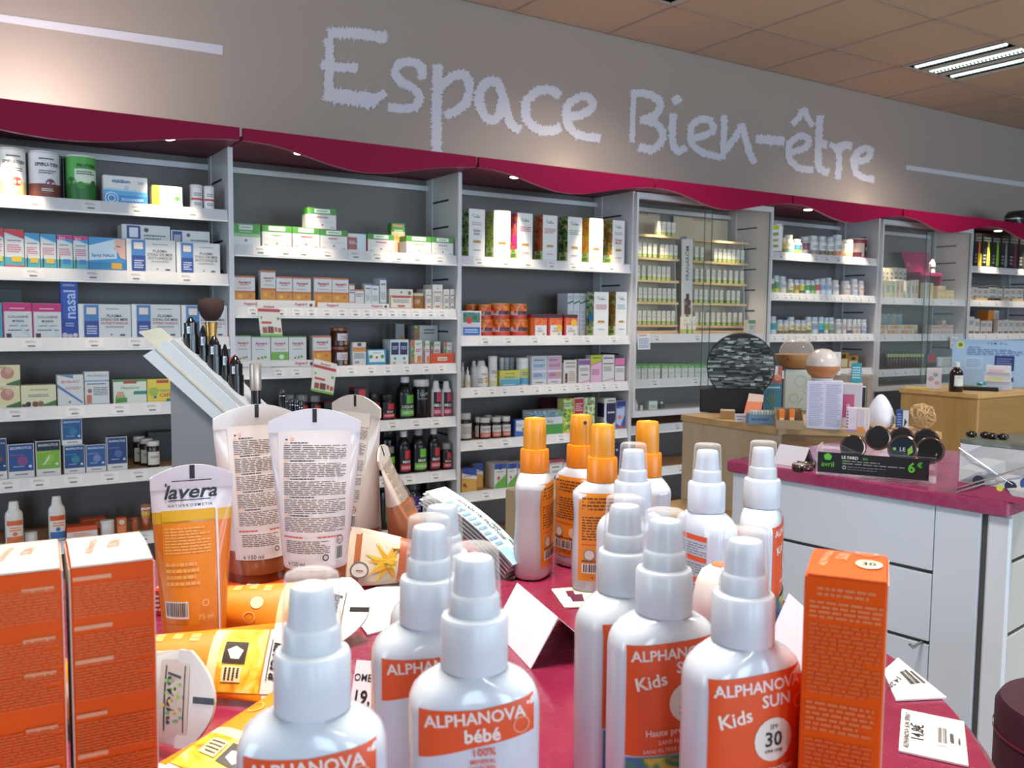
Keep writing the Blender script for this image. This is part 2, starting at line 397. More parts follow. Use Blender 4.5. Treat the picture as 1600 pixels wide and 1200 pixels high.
# ------------------------------------------------------------------ shelving bays along the wall
YS, YB, YC = 3.465, 3.77, 3.30              # shelf fronts, back panels, valance
XJ = [-.0618+k for k in range(9)]           # bay joints, one metre apart
def zs(u, v): return onY(u, v, YS).z
SH = {1: [ZC+z for z in (.395, .152, -.089, -.329, -.574, -.811, -1.04)],
      2: [ZC+z for z in (.267, .030, -.21, -.449, -.691, -.93)],
      3: [ZC+z for z in (.268, -.089, -.323, -.565, -.802, -1.04)],
      4: [zs(992, 521.7), zs(991, 593), zs(1010, 664), zs(1045, 728), ZC-1.04],
      5: [zs(1201, 392.4), zs(1198.4, 456.6), zs(1197, 522), zs(1196, 580), ZC-.62, ZC-.86],
      6: [zs(1370, 463.8), zs(1369, 522), zs(1390, 577), ZC-.62, ZC-.86],
      7: [zs(1508.7, 414.5), zs(1507, 468), zs(1505, 521), zs(1502.5, 573.8), ZC-.62, ZC-.86],
      8: [zs(1508.7, 414.5), zs(1507, 468), zs(1505, 521), zs(1502.5, 573.8), ZC-.62, ZC-.86]}
NLAB = {1: [5, 5, 5, 6, 8, 5, 0], 2: [9, 15, 11, 8, 7, 3], 3: [7, 6, 11, 6, 5, 0], 4: [3, 3, 5, 4, 0], 5: [9, 14, 15, 8, 0, 0], 6: [4, 6, 8, 0, 0], 7: [4, 4, 6, 5, 0, 0], 8: [0]*6}
BAYLAB = {1: 'white shelving bay with drink canisters on its top shelf', 2: 'white shelving bay with green-topped cartons on its top shelf',
          3: 'white shelving bay with tall plant-picture cartons on top shelf', 4: 'glass-fronted cabinet with wooden racks of tiny white cartons',
          5: 'white shelving bay full of pill bottles behind the slate disc', 6: 'glass-fronted cabinet with crimson display card inside',
          7: 'white shelving bay with black cartons on its top shelf', 8: 'white shelving bay beyond the black-carton bay at the edge'}
BAY = {1: 'canister bay', 2: 'green-top bay', 3: 'plant-picture bay', 4: 'rack cabinet', 5: 'pill bay', 6: 'crimson-card cabinet', 7: 'black-carton bay', 8: 'far bay'}
ZSOF = ZC+.631
PAPER = mat('#d9d7d8', .5); INK = '#4a474c'; EDGE = mat('#f1eeea', .3)
SHELFTOP = mat('#c9a27c', .5, kind='wood', key='#b98c62')
GLASS = clear('#cfe0da', .03, .02, 1.45, 'glass'); GEDGE = mat('#2c5a4c', .15)
# a price ticket: paper card with print, shared by all
lab = MB(); lab.box(-.031, -.0008, -.017, .031, 0, .017, PAPER)
lab.ops([('m', .2, .6, .75, .85, 2, '#8d8a8c'), ('m', .3, .2, .68, .42, 1, INK), ('r', .3, .2, .66, .36, '#77757a')], lambda x, z, l: (x-.031, -.0008-l, z-.017), .062, .034)
LABM = lab.build('price_label'); LABM_me = LABM.data; bpy.data.objects.remove(LABM)
units = {}
for b in range(1, 9):
    X0, X1 = XJ[b-1], XJ[b]; t = empty('shelving_unit', ((X0+X1)/2, YB, 0), 0, BAYLAB[b], 'shelving', 'shelving bays along the wall'); units[b] = t
    ox, oy = -(X0+X1)/2, -YB
    def part(name, mb, **k):
        o = mb.build(name, t, **k); o.location = (ox, oy, 0); return o
    m = MB(); m.box(X0+.01, YB-.006, .1, X1-.01, YB+.012, ZSOF, GREY); part('back_panel', m)
    for x in (X0+.0002, X1-.0092):
        m = MB(); m.box(x, YS-.012, 0, x+.009, YB+.012, ZSOF, WHITE); part('side_panel', m)
    m = MB(); m.box(X0+.01, YS+.02, 0, X1-.01, YB-.01, .1, WHITE2); part('plinth', m)
    m = MB(); m.box(X0+.01, YB-.03, ZSOF-.05, X1-.01, YB-.007, ZSOF-.028, WHITE2); part('top_rail', m)
    m = MB(); m.box(X1-.014, YB-.075, .1, X1-.0094, YB-.062, ZSOF-.001, WHITE); part('upright_strip', m)
    zq = onX(690, 315, 1.929).z
    for k in range(12):
        z = zq-.118*k
        if z < .4: break
        m = MB(); m.box(X1-.0112, 3.54, z-.004, X1-.0094, 3.69, z+.004, DARK); part('slot', m)
    rs = random.Random(b)
    for si, zt in enumerate(SH[b]):
        m = MB()
        m.box(X0+.011, YS+.004, zt-.022, X1-.011, YB-.008, zt-.003, SHELFTOP if zt < ZC+.1 else WHITE2)
        # sloping price rail with a bright lower edge
        vs = []
        for x in (X0+.011, X1-.011): vs += [(x, YS+.003, zt), (x, YS-.001, zt), (x, YS-.010, zt-.040), (x, YS-.010, zt-.044), (x, YS+.003, zt-.044)]
        m.add(vs, [(0, 1, 2, 3, 4), (9, 8, 7, 6, 5)]+[(k, (k+5), 5+(k+1) % 5, (k+1) % 5) for k in range(5)], WHITE)
        m.box(X0+.011, YS-.0118, zt-.0455, X1-.011, YS+.001, zt-.0402, EDGE)
        sh = part('shelf', m)
        n = NLAB[b][si] if si < len(NLAB[b]) else 0
        for k in range(n):
            x = X0+.05+(k+.5+(rs.random()-.5)*.3)*(.9/n); x = min(max(x, X0+.045), X1-.045)
            o = bpy.data.objects.new('price_label', LABM_me); C.objects.link(o); o.parent = sh
            o.location = (x, YS-.0062, zt-.0215); o.rotation_euler = (math.radians(-12.7), 0, 0)
            if n > 9: o.scale = (.75, 1, .95)
# canopies: valance with wavy foot, soffit board, two downlights each
def prof_from(pts, X0):
    out = []
    for u, dep in pts:
        out.append((onY(u, 151+.1254*u, YC).x-X0, dep))
    return out
WV = prof_from([(382, .044), (432, .05), (475, .074), (520, .102), (565, .118), (610, .108), (655, .082), (700, .058), (744, .044)], XJ[1])
WV1 = [(-.0, .05), (.07, .058), (.13, .079), (.24, .100), (.40, .112), (.52, .105), (.66, .085), (.8, .062), (.9, .05), (1., .044)]
def wave(P, t):
    if t <= P[0][0]: return P[0][1]
    for (a, da), (b_, db) in zip(P, P[1:]):
        if t <= b_:
            s = (t-a)/(b_-a); s = s*s*(3-2*s) if False else s; return da+(db-da)*s
    return P[-1][1]
def smooth(P, t): return sum(wave(P, t+d) for d in (-.05, -.025, 0, .025, .05))/5
ZTOP = ZC+.6765
LAMPON = mat('#fff1d2', .4, emit=14)
for b in range(1, 9):
    X0, X1 = XJ[b-1]+.006, XJ[b]-.006
    t = empty('canopy', ((X0+X1)/2, YC+.2, ZSOF), 0, ['', 'crimson wavy canopy over the drink canister bay', 'crimson wavy canopy over the green-topped carton bay', 'crimson wavy canopy over the plant-picture carton bay',
        'crimson wavy canopy over the cabinet with wooden racks', 'crimson wavy canopy over the pill bottle bay', 'crimson wavy canopy over the cabinet with crimson card', 'crimson wavy canopy over the black carton bay, under black device', 'crimson wavy canopy over the last bay'][b], 'canopy', 'crimson canopies along the wall')
    inv = Vector((-(X0+X1)/2, -YC-.2, -ZSOF))
    P = WV1 if b == 1 else WV; N = 48
    m = MB(); vs = []
    for i in range(N+1):
        tt = i/N; x = X0+(X1-X0)*tt; zb = ZTOP-smooth(P, tt*(XJ[b]-XJ[b-1]))
        vs += [(x, YC, ZTOP), (x, YC, zb), (x, YC+.018, ZTOP), (x, YC+.018, zb)]
    fs = []
    for i in range(N):
        a = 4*i; c = 4*(i+1); fs += [(a, a+1, c+1, c), (a+2, c+2, c+3, a+3), (a, c, c+2, a+2)]
    fs += [(0, 2, 3, 1), (4*N, 4*N+1, 4*N+3, 4*N+2)]
    m.add(vs, fs, CRIM)
    m.add(vs, [(4*i+1, 4*i+3, 4*i+7, 4*i+5) for i in range(N)], mat('#b87a90', .3))
    o = m.build('valance', t); o.location = inv
    m = MB(); m.box(X0-.002, YC+.019, ZSOF+.001, X1+.002, YB, ZSOF+.019, mat('#6e1f3e', .5)); o = m.build('soffit', t); o.location = inv
    for tx in (.255, .77):
        x = X0+tx*(X1-X0); y = 3.405 if b not in (4, 6) else 3.53
        m = MB(); m.lathe([(.034, 0), (.036, -.003), (.030, -.006), (.026, -.004)], STEEL, 20, x, y, ZSOF+.001)
        o = m.build('downlight', t, smooth=40); o.location = inv
        e = MB(); e.lathe([(.025, -.0035), (.024, -.006), (.016, -.0085)], LAMPON, 16, x, y, ZSOF+.001); q = e.build('bulb', o)
        l = bpy.data.lights.new('downlight', 'SPOT'); l.energy = 26 if b in (2, 3, 1) else 22; l.color = (1, .84, .62); l.spot_size = math.radians(58); l.spot_blend = .75; l.shadow_soft_size = .018
        lo = bpy.data.objects.new('downlight_lamp', l); C.objects.link(lo); lo.parent = t; lo.location = Vector((x, y, ZSOF-.02))+inv; lo.rotation_euler = (math.radians(7 if b not in (4, 6) else 2), 0, 0)
for x in (.28, 2.75, 5.2):                                     # lamps lying on the canopy tops, washing the wall
    l = bpy.data.lights.new('canopy_uplight', 'POINT'); l.energy = 14 if x < 1 else 1.3; l.color = (1, .90, .82) if x < 1 else (1, .86, .60); l.shadow_soft_size = .04
    o = bpy.data.objects.new('canopy_uplight', l); C.objects.link(o); o.location = (x, 3.66 if x > 1 else 3.47, ZSOF+.055)
# glass fronts of the two cabinets
for b in (4, 6):
    X0, X1 = XJ[b-1], XJ[b]; t = units[b]; ox, oy = -(X0+X1)/2, -YB; zb = zs(990, 642) if b == 4 else ZC-.42
    zt = ZSOF-.035
    for (xa, xb, y) in ((X0+.012, X0+.53, YS-.032), (X0+.485, X1-.012, YS-.022)):
        m = MB(); m.box(xa+.0015, y, zb, xb-.0015, y+.005, zt, GLASS)
        o = m.build('glass_pane', t); o.location = (ox, oy, 0)
        e = MB(); e.box(xa, y-.0001, zb, xa+.0014, y+.0051, zt, GEDGE); e.box(xb-.0014, y-.0001, zb, xb, y+.0051, zt, GEDGE); e.build('glass_edge', o)
    for z in (zt, zb-.03):
        m = MB(); m.box(X0+.0125, YS-.036, z, X1-.0125, YS-.012, z+.03, WHITE); o = m.build('sliding_track', t); o.location = (ox, oy, 0)
    m = MB(); m.box(X0+.0125, YS-.011, zb-.02, X1-.0125, YB-.008, zb-.001, WHITE); o = m.build('cabinet_floor', t); o.location = (ox, oy, 0)
    for x in (X0+.0, X1-.012):
        m = MB(); m.box(x, YS-.036, zb-.03, x+.012, YS-.0125, zt+.03, WHITE); o = m.build('cabinet_frame', t); o.location = (ox, oy, 0)
    m = MB(); m.lathe([(.008, 0), (.009, .004), (.006, .012)], STEEL, 12, T=Matrix.Translation((X0+.5, YS-.034, (zb+zt)/2-.02)) @ Matrix.Rotation(math.pi/2, 4, 'X'))
    o = m.build('lock', t, smooth=40); o.location = (ox, oy, 0)
# ------------------------------------------------------------------ goods on the shelves
CR = {'A': (0, 200, 4.2865), 'B': (0, 450, 4.324), 'C': (0, 640, 4.324), 'D': (350, 300, 4.2105), 'E': (350, 500, 4.0), 'F': (700, 290, 4.617),
      'G': (700, 520, 4.443), 'H': (970, 300, 3.158), 'I': (1180, 320, 5.0), 'J': (1350, 320, 4.0)}
def px(cr, x, y): a, b, s = CR[cr]; return a+x/s, b+y/s
REG = []
ORD = ['', 'top', 'second', 'third', 'fourth', 'fifth', 'sixth']
def reg(o, bay, sh, x, desc, cat): o['category'] = cat; REG.append((bay, sh, x, o, desc))
def locate(cr, x0, x1, yt, bay, sh, sb, on):
    Y = YS+.012+sb; zb = (SH[bay][sh]-.0022) if on is None else on['top']
    u0, v0 = px(cr, x0, yt); u1, _ = px(cr, x1, yt); vm = v0+12
    a = onY(u0, vm, Y).x; b = onY(u1, vm, Y).x
    a = max(a, XJ[bay-1]+.012); b = min(b, XJ[bay]-(.012 if sb < .1 else .0155))
    zt = min(onY((u0+u1)/2, v0, Y).z, (SH[bay][sh-1]-.027 if sh else ZSOF-.01))
    return Y, zb, a+.0006, b-.0006, zt
CARD = '#dedbd8'
def carton(bay, sh, cr, x0, x1, yt, desc, front=(), col=CARD, side=(), d=None, sb=0., on=None, top=None, name='carton', cat='carton', h=None):
    Y, zb, xa, xb, zt = locate(cr, x0, x1, yt, bay, sh, sb, on)
    w = xb-xa; h = h or max(zt-zb, .012); d = d or min(max(w*.6, .03), .075)
    d = min(d, YB-.012-Y)
    m = MB(); cm = mat(col, .42); m.cbox(0, 0, 0, w, d, h, cm, .0007)
    # closed lid flap, tucked in with a seam
    m.box(.0012, .0012, h, w-.0012, d-.002, h+.0005, mat(top, .42) if top else cm)
    o = m.build(name, loc=(xa, Y, zb)); o['top'] = zb+h+.0012
    if front:
        p = MB(); p.ops(front, lambda x, z, l: (x, -l, z), w, h, seed=int(xa*977)); p.build('printed_front', o)
    if side:
        p = MB(); p.ops(side, lambda x, z, l: (-l, d-x, z), d, h, seed=int(xa*771)); p.build('printed_side', o)
    reg(o, bay, sh, xa+w/2, desc, cat); return o
SHAPES = {
 'pill': ([(.92, 0), (1, .02), (1, .66), (.97, .71), (.80, .77)], [(.86, .77), (.88, .78), (.88, .98), (.82, 1)]),
 'jar': ([(.93, 0), (1, .03), (1, .74), (.92, .80), (.84, .82)], [(.97, .82), (1, .83), (1, .98), (.95, 1)]),
 'can': ([(.96, 0), (1, .008), (1, .02), (.98, .03), (.98, .95), (1, .955)], [(1.0, .956), (1.01, .96), (1.01, .995), (.97, 1), (.93, .985)]),
 'tall': ([(.92, 0), (1, .015), (1, .58), (.93, .68), (.62, .79), (.42, .83), (.42, .86)], [(.46, .86), (.5, .865), (.5, .985), (.44, 1)]),
 'lotion': ([(.92, 0), (1, .015), (1, .66), (.94, .74), (.70, .80)], [(.66, .80), (.62, .82), (.52, .97), (.46, 1)]),
 'dropper': ([(.92, 0), (1, .02), (1, .5), (.9, .58), (.45, .64)], [(.5, .64), (.52, .66), (.46, .80), (.2, .85), (.14, .98), (.08, 1)]),
 'tube': ([(.95, 0), (1, .01), (1, .86)], [(1.02, .86), (1.02, .985), (.95, 1)]),
 'vial': ([(.9, 0), (1, .03), (1, .55), (.8, .66), (.5, .7)], [(.6, .7), (.62, .72), (.62, .98), (.5, 1)]),
}
def bottle(bay, sh, cr, x0, x1, yt, desc, body, cap, label=(), shape='pill', sb=0., on=None, lz=(.10, .62), lbase=None, cat='bottle', name='bottle', seg=20, sy=1, cg=.25):
    Y, zb, xa, xb, zt = locate(cr, x0, x1, yt, bay, sh, sb, on)
    r = (xb-xa)/2; h = max(zt-zb, .02); P, Q = SHAPES[shape]
    m = MB(); m.lathe([(a*r, z*h) for a, z in P], mat(body, .22 if shape != 'can' else .35), seg, sy=sy)
    o = m.build(name, loc=((xa+xb)/2, Y+r*sy+.001, zb), smooth=38); o['top'] = zb+h+.001
    c = MB(); c.lathe([(a*r, z*h) for a, z in Q], mat(cap, .32), seg, sy=sy); c.build('lid' if shape in ('jar', 'can') else 'cap', o, smooth=38)
    if label or lbase:
        p = MB(); L0, L1 = lz
        if lbase:
            R = r*1.012 if shape != 'can' else r*.99
            p.lathe([(R, L0*h), (R, L1*h)], mat(lbase, .45), seg, sy=sy, caps=False)
        else: R = r*1.004 if shape != 'can' else r*.985
        A = 1.35
        def fn(x, z, l):
            a = -math.pi/2+(x-.5)*2*A
            return ((R+l)*math.cos(a), (R+l)*math.sin(a)*sy, L0*h+z)
        p.ops(label, lambda x, z, l: fn(x/(2*A*r), z, l), 2*A*r, (L1-L0)*h, nx=14, seed=int(xa*931)); p.build('wrap_label', o, smooth=38)
    reg(o, bay, sh, (xa+xb)/2, desc, cat); return o
def mtext(x0, z0, x1, z1, n, col='#77757a'): return ('m', x0, z0, x1, z1, n, col)
# ---- bay 1: canister bay
RED, BLU, NAVY, TEAL, GRN, YEL, ORG, MAG, BRN, PNK = '#c8323a', '#3f7fc0', '#27418f', '#2f94a8', '#4e9a3a', '#e8cf3a', '#ea7a1f', '#cf1f72', '#6f3b23', '#e7a3bf'
T_ = '#55525a'
def can_lab(top, band, txt, foot): return [('r', 0, 0, 1, 1, top), ('r', 0, 0, 1, .30, foot), ('c', .62, .30, .13, band), ('t', txt, .56, .74, .17, '#1c1a1a', .62, 0, .03), mtext(.36, .84, .72, .9, 1, '#333333'), mtext(.34, .52, .78, .62, 2, '#555055'), mtext(.4, .12, .7, .2, 2, '#eee8e0')]
bottle(1, 0, 'A', -25, 180, 128, 'white canister with vanilla cream picture and red berries', '#e4e0dc', '#cfccc8', can_lab('#ece9e8', '#b53c36', 'SPIRU-TEIN', '#d9c58f'), 'can', lz=(.03, .95), cat='canister', name='canister', seg=28)
bottle(1, 0, 'A', 192, 410, 150, 'white canister with brown chocolate cream picture', '#e0dcdf', '#cfccc8', can_lab('#e6e2e8', '#7d4a58', 'SPIRU-TEIN', '#7b4438'), 'can', lz=(.03, .95), cat='canister', name='canister', seg=28)
bottle(1, 0, 'A', 446, 655, 178, 'green canister with dark green leaf picture', '#4f9c46', '#cfd3cc', [('r', 0, 0, 1, 1, '#58b04c'), ('r', .3, .4, 1, .72, '#d9e6cf'), ('r', 0, 0, 1, .36, '#2c6e30'), ('c', .2, .4, .14, '#2a6a2c'), ('c', .45, .33, .1, '#3f8a38'), ('c', .8, .38, .1, '#2a6a2c'), ('t', 'FRUITEIN', .62, .80, .16, '#1a3a1a', .5, 0, .03), mtext(.36, .58, .84, .68, 2, '#3d4a3a')], 'can', lz=(.03, .95), cat='canister', name='canister', seg=28)
bottle(1, 0, 'A', 410, 440, 205, 'black canister half hidden behind the green canister', '#1d1c20', '#26252a', (), 'can', sb=.06, cat='canister', name='canister')
carton(1, 0, 'A', 690, 988, 325, 'white and blue carton with wave print', [('r', 0, 0, 1, .5, '#5fa6d6'), ('r', 0, .06, 1, .3, '#3d88c4'), ('q', 0, 1, .48, .44, .56, .5, '#a9cfe6'), ('t', 'stabilium', .40, .82, .13, '#2b5fa8', .6, 0, .03), ('t', '200', .84, .79, .1, '#5a87b8'), ('o', .52, .58, .04, .012, '#5a87b8'), ('o', .18, .17, .15, .02, '#d5e8f4'), ('o', .18, .17, .09, .02, '#d5e8f4'), mtext(.4, .1, .9, .2, 2, '#dcecf6')])
carton(1, 0, 'A', 1017, 1222, 390, 'low white carton with yellow-green end stripe', [('r', 0, 0, .26, 1, '#c9d92e'), ('c', .83, .42, .09, GRN), mtext(.1, .82, .9, .9, 1, '#7d8a55')])
for x0, x1, y, d in ((1280, 1365, 378, 'small white tube with red stripe, the taller of the pair'), (1369, 1443, 388, 'small white tube with red stripe, the shorter of the pair')):
    bottle(1, 0, 'A', x0, x1, y, d, '#e9e6e6', '#dcd9da', [('r', .1, .4, .95, .5, RED), mtext(.3, .6, .8, .8, 2), mtext(.3, .12, .8, .3, 2)], 'tube', lz=(.05, .84), cat='tube', name='supplement_tube')
seab = lambda c, tagc, ban=None: [('r', 0, 0, 1, .28, '#5aa9b0'), ('q', 0, 1, .92, .74, 1, 1, c), ('q', 0, 1, .86, .72, .92, .76, '#c4dce8'), mtext(.15, .68, .85, .74, 1), mtext(.12, .40, .85, .62, 4, '#c2607a'), ('r', .35, .16, .86, .30, tagc)]+([('q', 0, 1, .86, .90, .99, 1, MAG), ('t', '2+1', .3, .92, .08, '#f4e6ee', .4)] if ban else [])
carton(1, 1, 'A', -60, 24, 672, 'red-topped sea-print carton cut off at the edge', seab('#d23a3c', YEL), side=())
carton(1, 1, 'A', 27, 160, 680, 'red-topped white carton with teal sea print', seab('#d23a3c', '#e7c22e')+[('r', 0, 0, 1, .06, RED)])
for x0, x1, y, d, bn, tg in ((163, 266, 705, 'blue-topped slim carton with yellow tag', 0, '#e0b93a'), (269, 376, 712, 'blue-topped slim carton with yellow tag', 0, '#e0b93a'), (380, 486, 718, 'slim carton with pink corner banner and blue tag', 1, BLU), (489, 590, 725, 'slim carton with pink corner banner and blue tag', 1, BLU)):
    carton(1, 1, 'A', x0, x1, y, d, seab('#3f97c6', tg, bn)+[('p', [(.1, .03), (.16, .03), (.2, .3), (.12, .36)], '#1d1c22'), ('c', .15, .37, .04, '#1d1c22')])
carton(1, 1, 'A', 593, 842, 736, 'wide blue carton with cheek and nose picture', [('r', 0, 0, 1, 1, '#3b93cc'), ('q', 0, .75, .3, .38, .75, .98, '#cfe0ec'), ('r', 0, 0, 1, .26, '#2c7fae'), ('p', [(.68, .98), (1, .98), (1, .36), (.86, .40), (.80, .52), (.76, .60), (.66, .66), (.72, .78)], '#e6b6a0'), ('q', .74, .86, .74, .72, .77, .75, '#6b4436'), ('t', 'Spray NALIS', .38, .47, .13, '#2b4a8a', .62), ('r', .6, .06, .88, .24, '#e3aa2c')])
def plasma(third, c): return [('r', 0, 0, .08, 1, '#efede9'), ('r', .10, .02, .38, .98, NAVY), ('r', .10, .5, .38, .98, '#4a7fbc'), ('r', .15, .70, .33, .9, '#f1dfd2'), mtext(.15, .1, .34, .38, 4, '#cfd8ea'), mtext(.52, .84, .84, .88, 1), ('t', 'PLASMA', .68, .66, .085, T_, .4), ('t', "D'EAU DE MER", .68, .55, .085, T_, .52), ('t', third, .68, .44, .085, c, .52), mtext(.5, .3, .86, .36, 2), ('r', .78, .06, .88, .11, '#333338'), ('r', .6, .08, .63, .12, '#333338')]
carton(1, 1, 'A', 845, 1176, 748, 'wide white carton with navy side stripe', plasma('ISOTONIQUE', T_))
carton(1, 1, 'A', 1181, 1474, 770, 'wide white carton with navy side stripe', plasma('ISOTONIQUE', T_))
carton(1, 1, 'A', 815, 1140, 652, 'upper white carton with dark round seal, standing behind', [('r', .1, .1, .38, .98, NAVY), ('r', .15, .74, .33, .94, '#e8e4ea'), ('c', .5, .9, .05, '#555058'), mtext(.45, .55, .9, .82, 4)], sb=.085, d=.1)
carton(1, 1, 'A', 1146, 1406, 690, 'upper white carton with dark round seal, standing behind', [('r', .03, .1, .28, .98, NAVY), ('r', .07, .74, .24, .9, '#a8a4aa'), ('c', .44, .9, .05, '#555058'), mtext(.5, .6, .95, .82, 3)], sb=.085, d=.1)
carton(1, 2, 'B', -60, 14, 100, 'teal carton cut off at the edge', [('r', 0, 0, 1, 1, '#4aa0b4')])
coll = [('r', 0, .76, 1, 1, MAG), ('r', 0, 0, .04, .76, MAG), mtext(.25, .82, .75, .87, 1, '#f2d6e4'), ('t', 'COLLAGENE', .52, .61, .09, T_, .7), ('t', 'MARIN', .52, .49, .09, T_, .4), mtext(.2, .33, .85, .38, 1), mtext(.15, .2, .9, .26, 1, T_), ('q', .4, .9, .45, .0, .5, .12, '#c5d6e4'), ('r', .1, .02, .27, .14, '#3a3338')]
carton(1, 2, 'B', 17, 215, 100, 'magenta-topped white carton', coll); carton(1, 2, 'B', 217, 413, 105, 'magenta-topped white carton', coll)
carton(1, 2, 'A', 402, 521, 1030, 'tall royal blue carton with vertical lettering', [('r', 0, 0, 1, 1, '#2340a0'), ('r', .12, .35, .85, .85, '#2f52b4'), ('t', 'nasal', .5, .6, .2, '#b9cdf2', .5, 90), ('t', 'DREINA', .5, .94, .05, '#c5d4f2', .7), mtext(.25, .2, .8, .28, 2, '#a8b8e0'), ('c', .2, .05, .16, '#d8d2dc'), ('c', .5, .03, .15, '#cfc8d4'), ('c', .8, .05, .14, '#d8d2dc')], col='#2340a0', sb=.012)
for x0, x1, y in ((528, 885, 110), (888, 1221, 112), (1225, 1540, 118)):
    carton(1, 2, 'B', x0, x1, y, 'wide white carton with navy stripe and pink lettering', plasma('HYPERTONIQUE', '#c8505e'))
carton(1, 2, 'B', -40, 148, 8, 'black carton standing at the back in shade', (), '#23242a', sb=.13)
egg = [('r', 0, 0, 1, 1, '#e6d9a8'), ('c', .55, .62, .24, '#c98a7a'), ('c', .6, .75, .13, '#d9a08e'), ('r', 0, 0, 1, .14, '#e9e2c2'), ('r', .05, .06, .2, .3, '#2e3a5a'), ('q', .5, 1, .04, .0, .1, .3, '#3d6e36'), mtext(.05, .84, .5, .95, 2, '#8a7a3a')]
e = carton(1, 3, 'B', -60, 137, 664, 'yellow fruit-picture carton, lower of the stacked two', egg, '#e6d9a8')
carton(1, 3, 'B', -60, 137, 522, 'yellow fruit-picture carton, upper of the stacked two', egg, '#e6d9a8', on=e)
carton(1, 3, 'B', 140, 380, 657, 'low cream carton with dark berries along its foot', [('r', 0, 0, 1, 1, '#e5dcb6'), ('t', 'PROPARGILE', .52, .8, .09, '#a08a3a', .5), mtext(.2, .45, .8, .6, 2), ('c', .2, .14, .08, '#3a2a22'), ('c', .4, .14, .09, '#7a5238'), ('c', .55, .15, .09, '#94684a'), ('q', .62, 1, .04, .04, .1, .3, '#3f7a3a'), ('r', .02, .03, .16, .16, '#5a4436')], '#e5dcb6')
carton(1, 3, 'B', 386, 566, 587, 'white carton with red lettering and blue swoosh', [('t', 'ERGELACT', .5, .78, .09, RED, .7), mtext(.3, .52, .9, .62, 2, '#d07a80'), ('q', 0, .95, .6, .05, .7, .12, '#4a7fb4'), ('q', 0, .6, 1, .88, 1, 1, '#6b8cb0'), ('c', .45, .12, .06, '#7fae90')])
carton(1, 3, 'B', 570, 738, 565, 'taller white carton with blue bar under the lettering', [('t', 'PROPARGILE', .52, .88, .07, '#77879a', .8), ('r', 0, .70, 1, .74, '#6ba4cc'), mtext(.1, .6, .85, .66, 1, T_), mtext(.35, .28, .92, .54, 5), ('r', .07, .04, .27, .3, '#cf7050'), ('c', .2, .42, .09, '#9a6a58'), ('r', 0, 0, 1, .03, '#6ba4cc')])
carton(1, 3, 'B', 765, 991, 617, 'green-topped carton with green tea leaf print', [('r', 0, 0, 1, 1, '#e3e6d3'), ('r', 0, .9, 1, 1, '#5d8f3c'), ('r', .3, .82, .7, .95, '#b8463e'), ('t', 'Hepatone', .5, .66, .14, '#6aa06a', .55), ('r', .6, .36, 1, .5, '#2f8a7a'), ('c', .2, .25, .15, '#7fae4a'), ('r', .1, .28, .3, .5, '#d8a28a'), ('q', .05, .4, .02, .05, .2, .24, '#4f8a36')], top='#4a7a32')
carton(1, 3, 'B', 994, 1200, 614, 'yellow carton with red coffee lettering', [('r', 0, 0, 1, 1, '#ecd03e'), ('r', .3, .82, .7, .95, '#c2403a'), ('c', .2, .45, .16, '#a8bc4a'), ('t', 'Hépato', .55, .52, .13, '#6aa06a', .5), ('t', 'CAFÉ', .6, .3, .16, RED, .4, 0, .02), ('c', .25, .22, .05, '#3a6a9a'), ('r', .62, .02, 1, .14, '#2f7a6a')], '#d9c23e', top='#6a8a3a')
def bio(c, c2): return [('r', .03, .02, .97, .98, c), ('r', .03, .02, .97, .20, '#e2dedb'), ('t', 'BIOPROTUS', .5, .88, .08, '#d8dde8', .8, 0, .02), ('r', .06, .66, .6, .7, c2), ('c', .55, .5, .2, c2), mtext(.25, .07, .75, .14, 1, '#77757a'), ('c', .84, .33, .06, '#d7e2ea'), mtext(.2, .32, .6, .36, 1, '#bcc6dc')]
DK = '#24406e'
bx = [(-70, 45, 195, DK, '#7a4a52'), (50, 231, 232, '#28508f', '#8a4a86'), (240, 409, 210, '#7fb23a', '#93c24a'), (430, 574, 240, '#1f4f86', '#2f86a0'), (579, 717, 236, '#285a98', '#7a86b4'), (720, 860, 185, '#223f78', '#4a66a4')]
ds = ['navy capsule carton cut off at the edge', 'navy carton with violet glow', 'lime green carton with capsule picture', 'navy carton under another carton', 'navy low carton beside the stacked pair', 'navy taller carton beside brown jars']
bb = [carton(1, 4, 'C', a, b, y, d, bio(c, c2)+([('r', .03, .72, .97, .98, '#20293a'), ('t', 'BIOPROTUS', .5, .88, .08, '#d8dde8', .8, 0, .02), ('q', .3, .55, .3, .5, .36, .6, '#dbe8c2')] if c == '#7fb23a' else []), '#dedad6', top='#1f2c44') for (a, b, y, c, c2), d in zip(bx, ds)]
carton(1, 4, 'C', 415, 555, 62, 'navy carton lying on top of another carton', bio('#245a92', '#2f7a9c'), '#dedad6', on=bb[3], top='#1f2c44')
for (x0, x1, y, d, sb) in ((905, 985, 185, 'dark brown jar with white lid, hindmost of three', .1), (950, 1040, 200, 'dark brown jar with white lid, middle of three', .05), (998, 1086, 216, 'dark brown jar with white lid, front of three', 0)):
    bottle(1, 4, 'C', x0, x1, y, d, '#2c1b12', '#dcd8d2', [('r', .1, 0, .95, 1, '#d9d6c6'), mtext(.3, .5, .8, .7, 2, T_)], 'jar', sb=sb, lz=(.1, .6), cat='jar', name='jar')
carton(1, 4, 'C', 1000, 1180, 150, 'black box at the back in deep shade', (), '#1c1b1d', sb=.14)
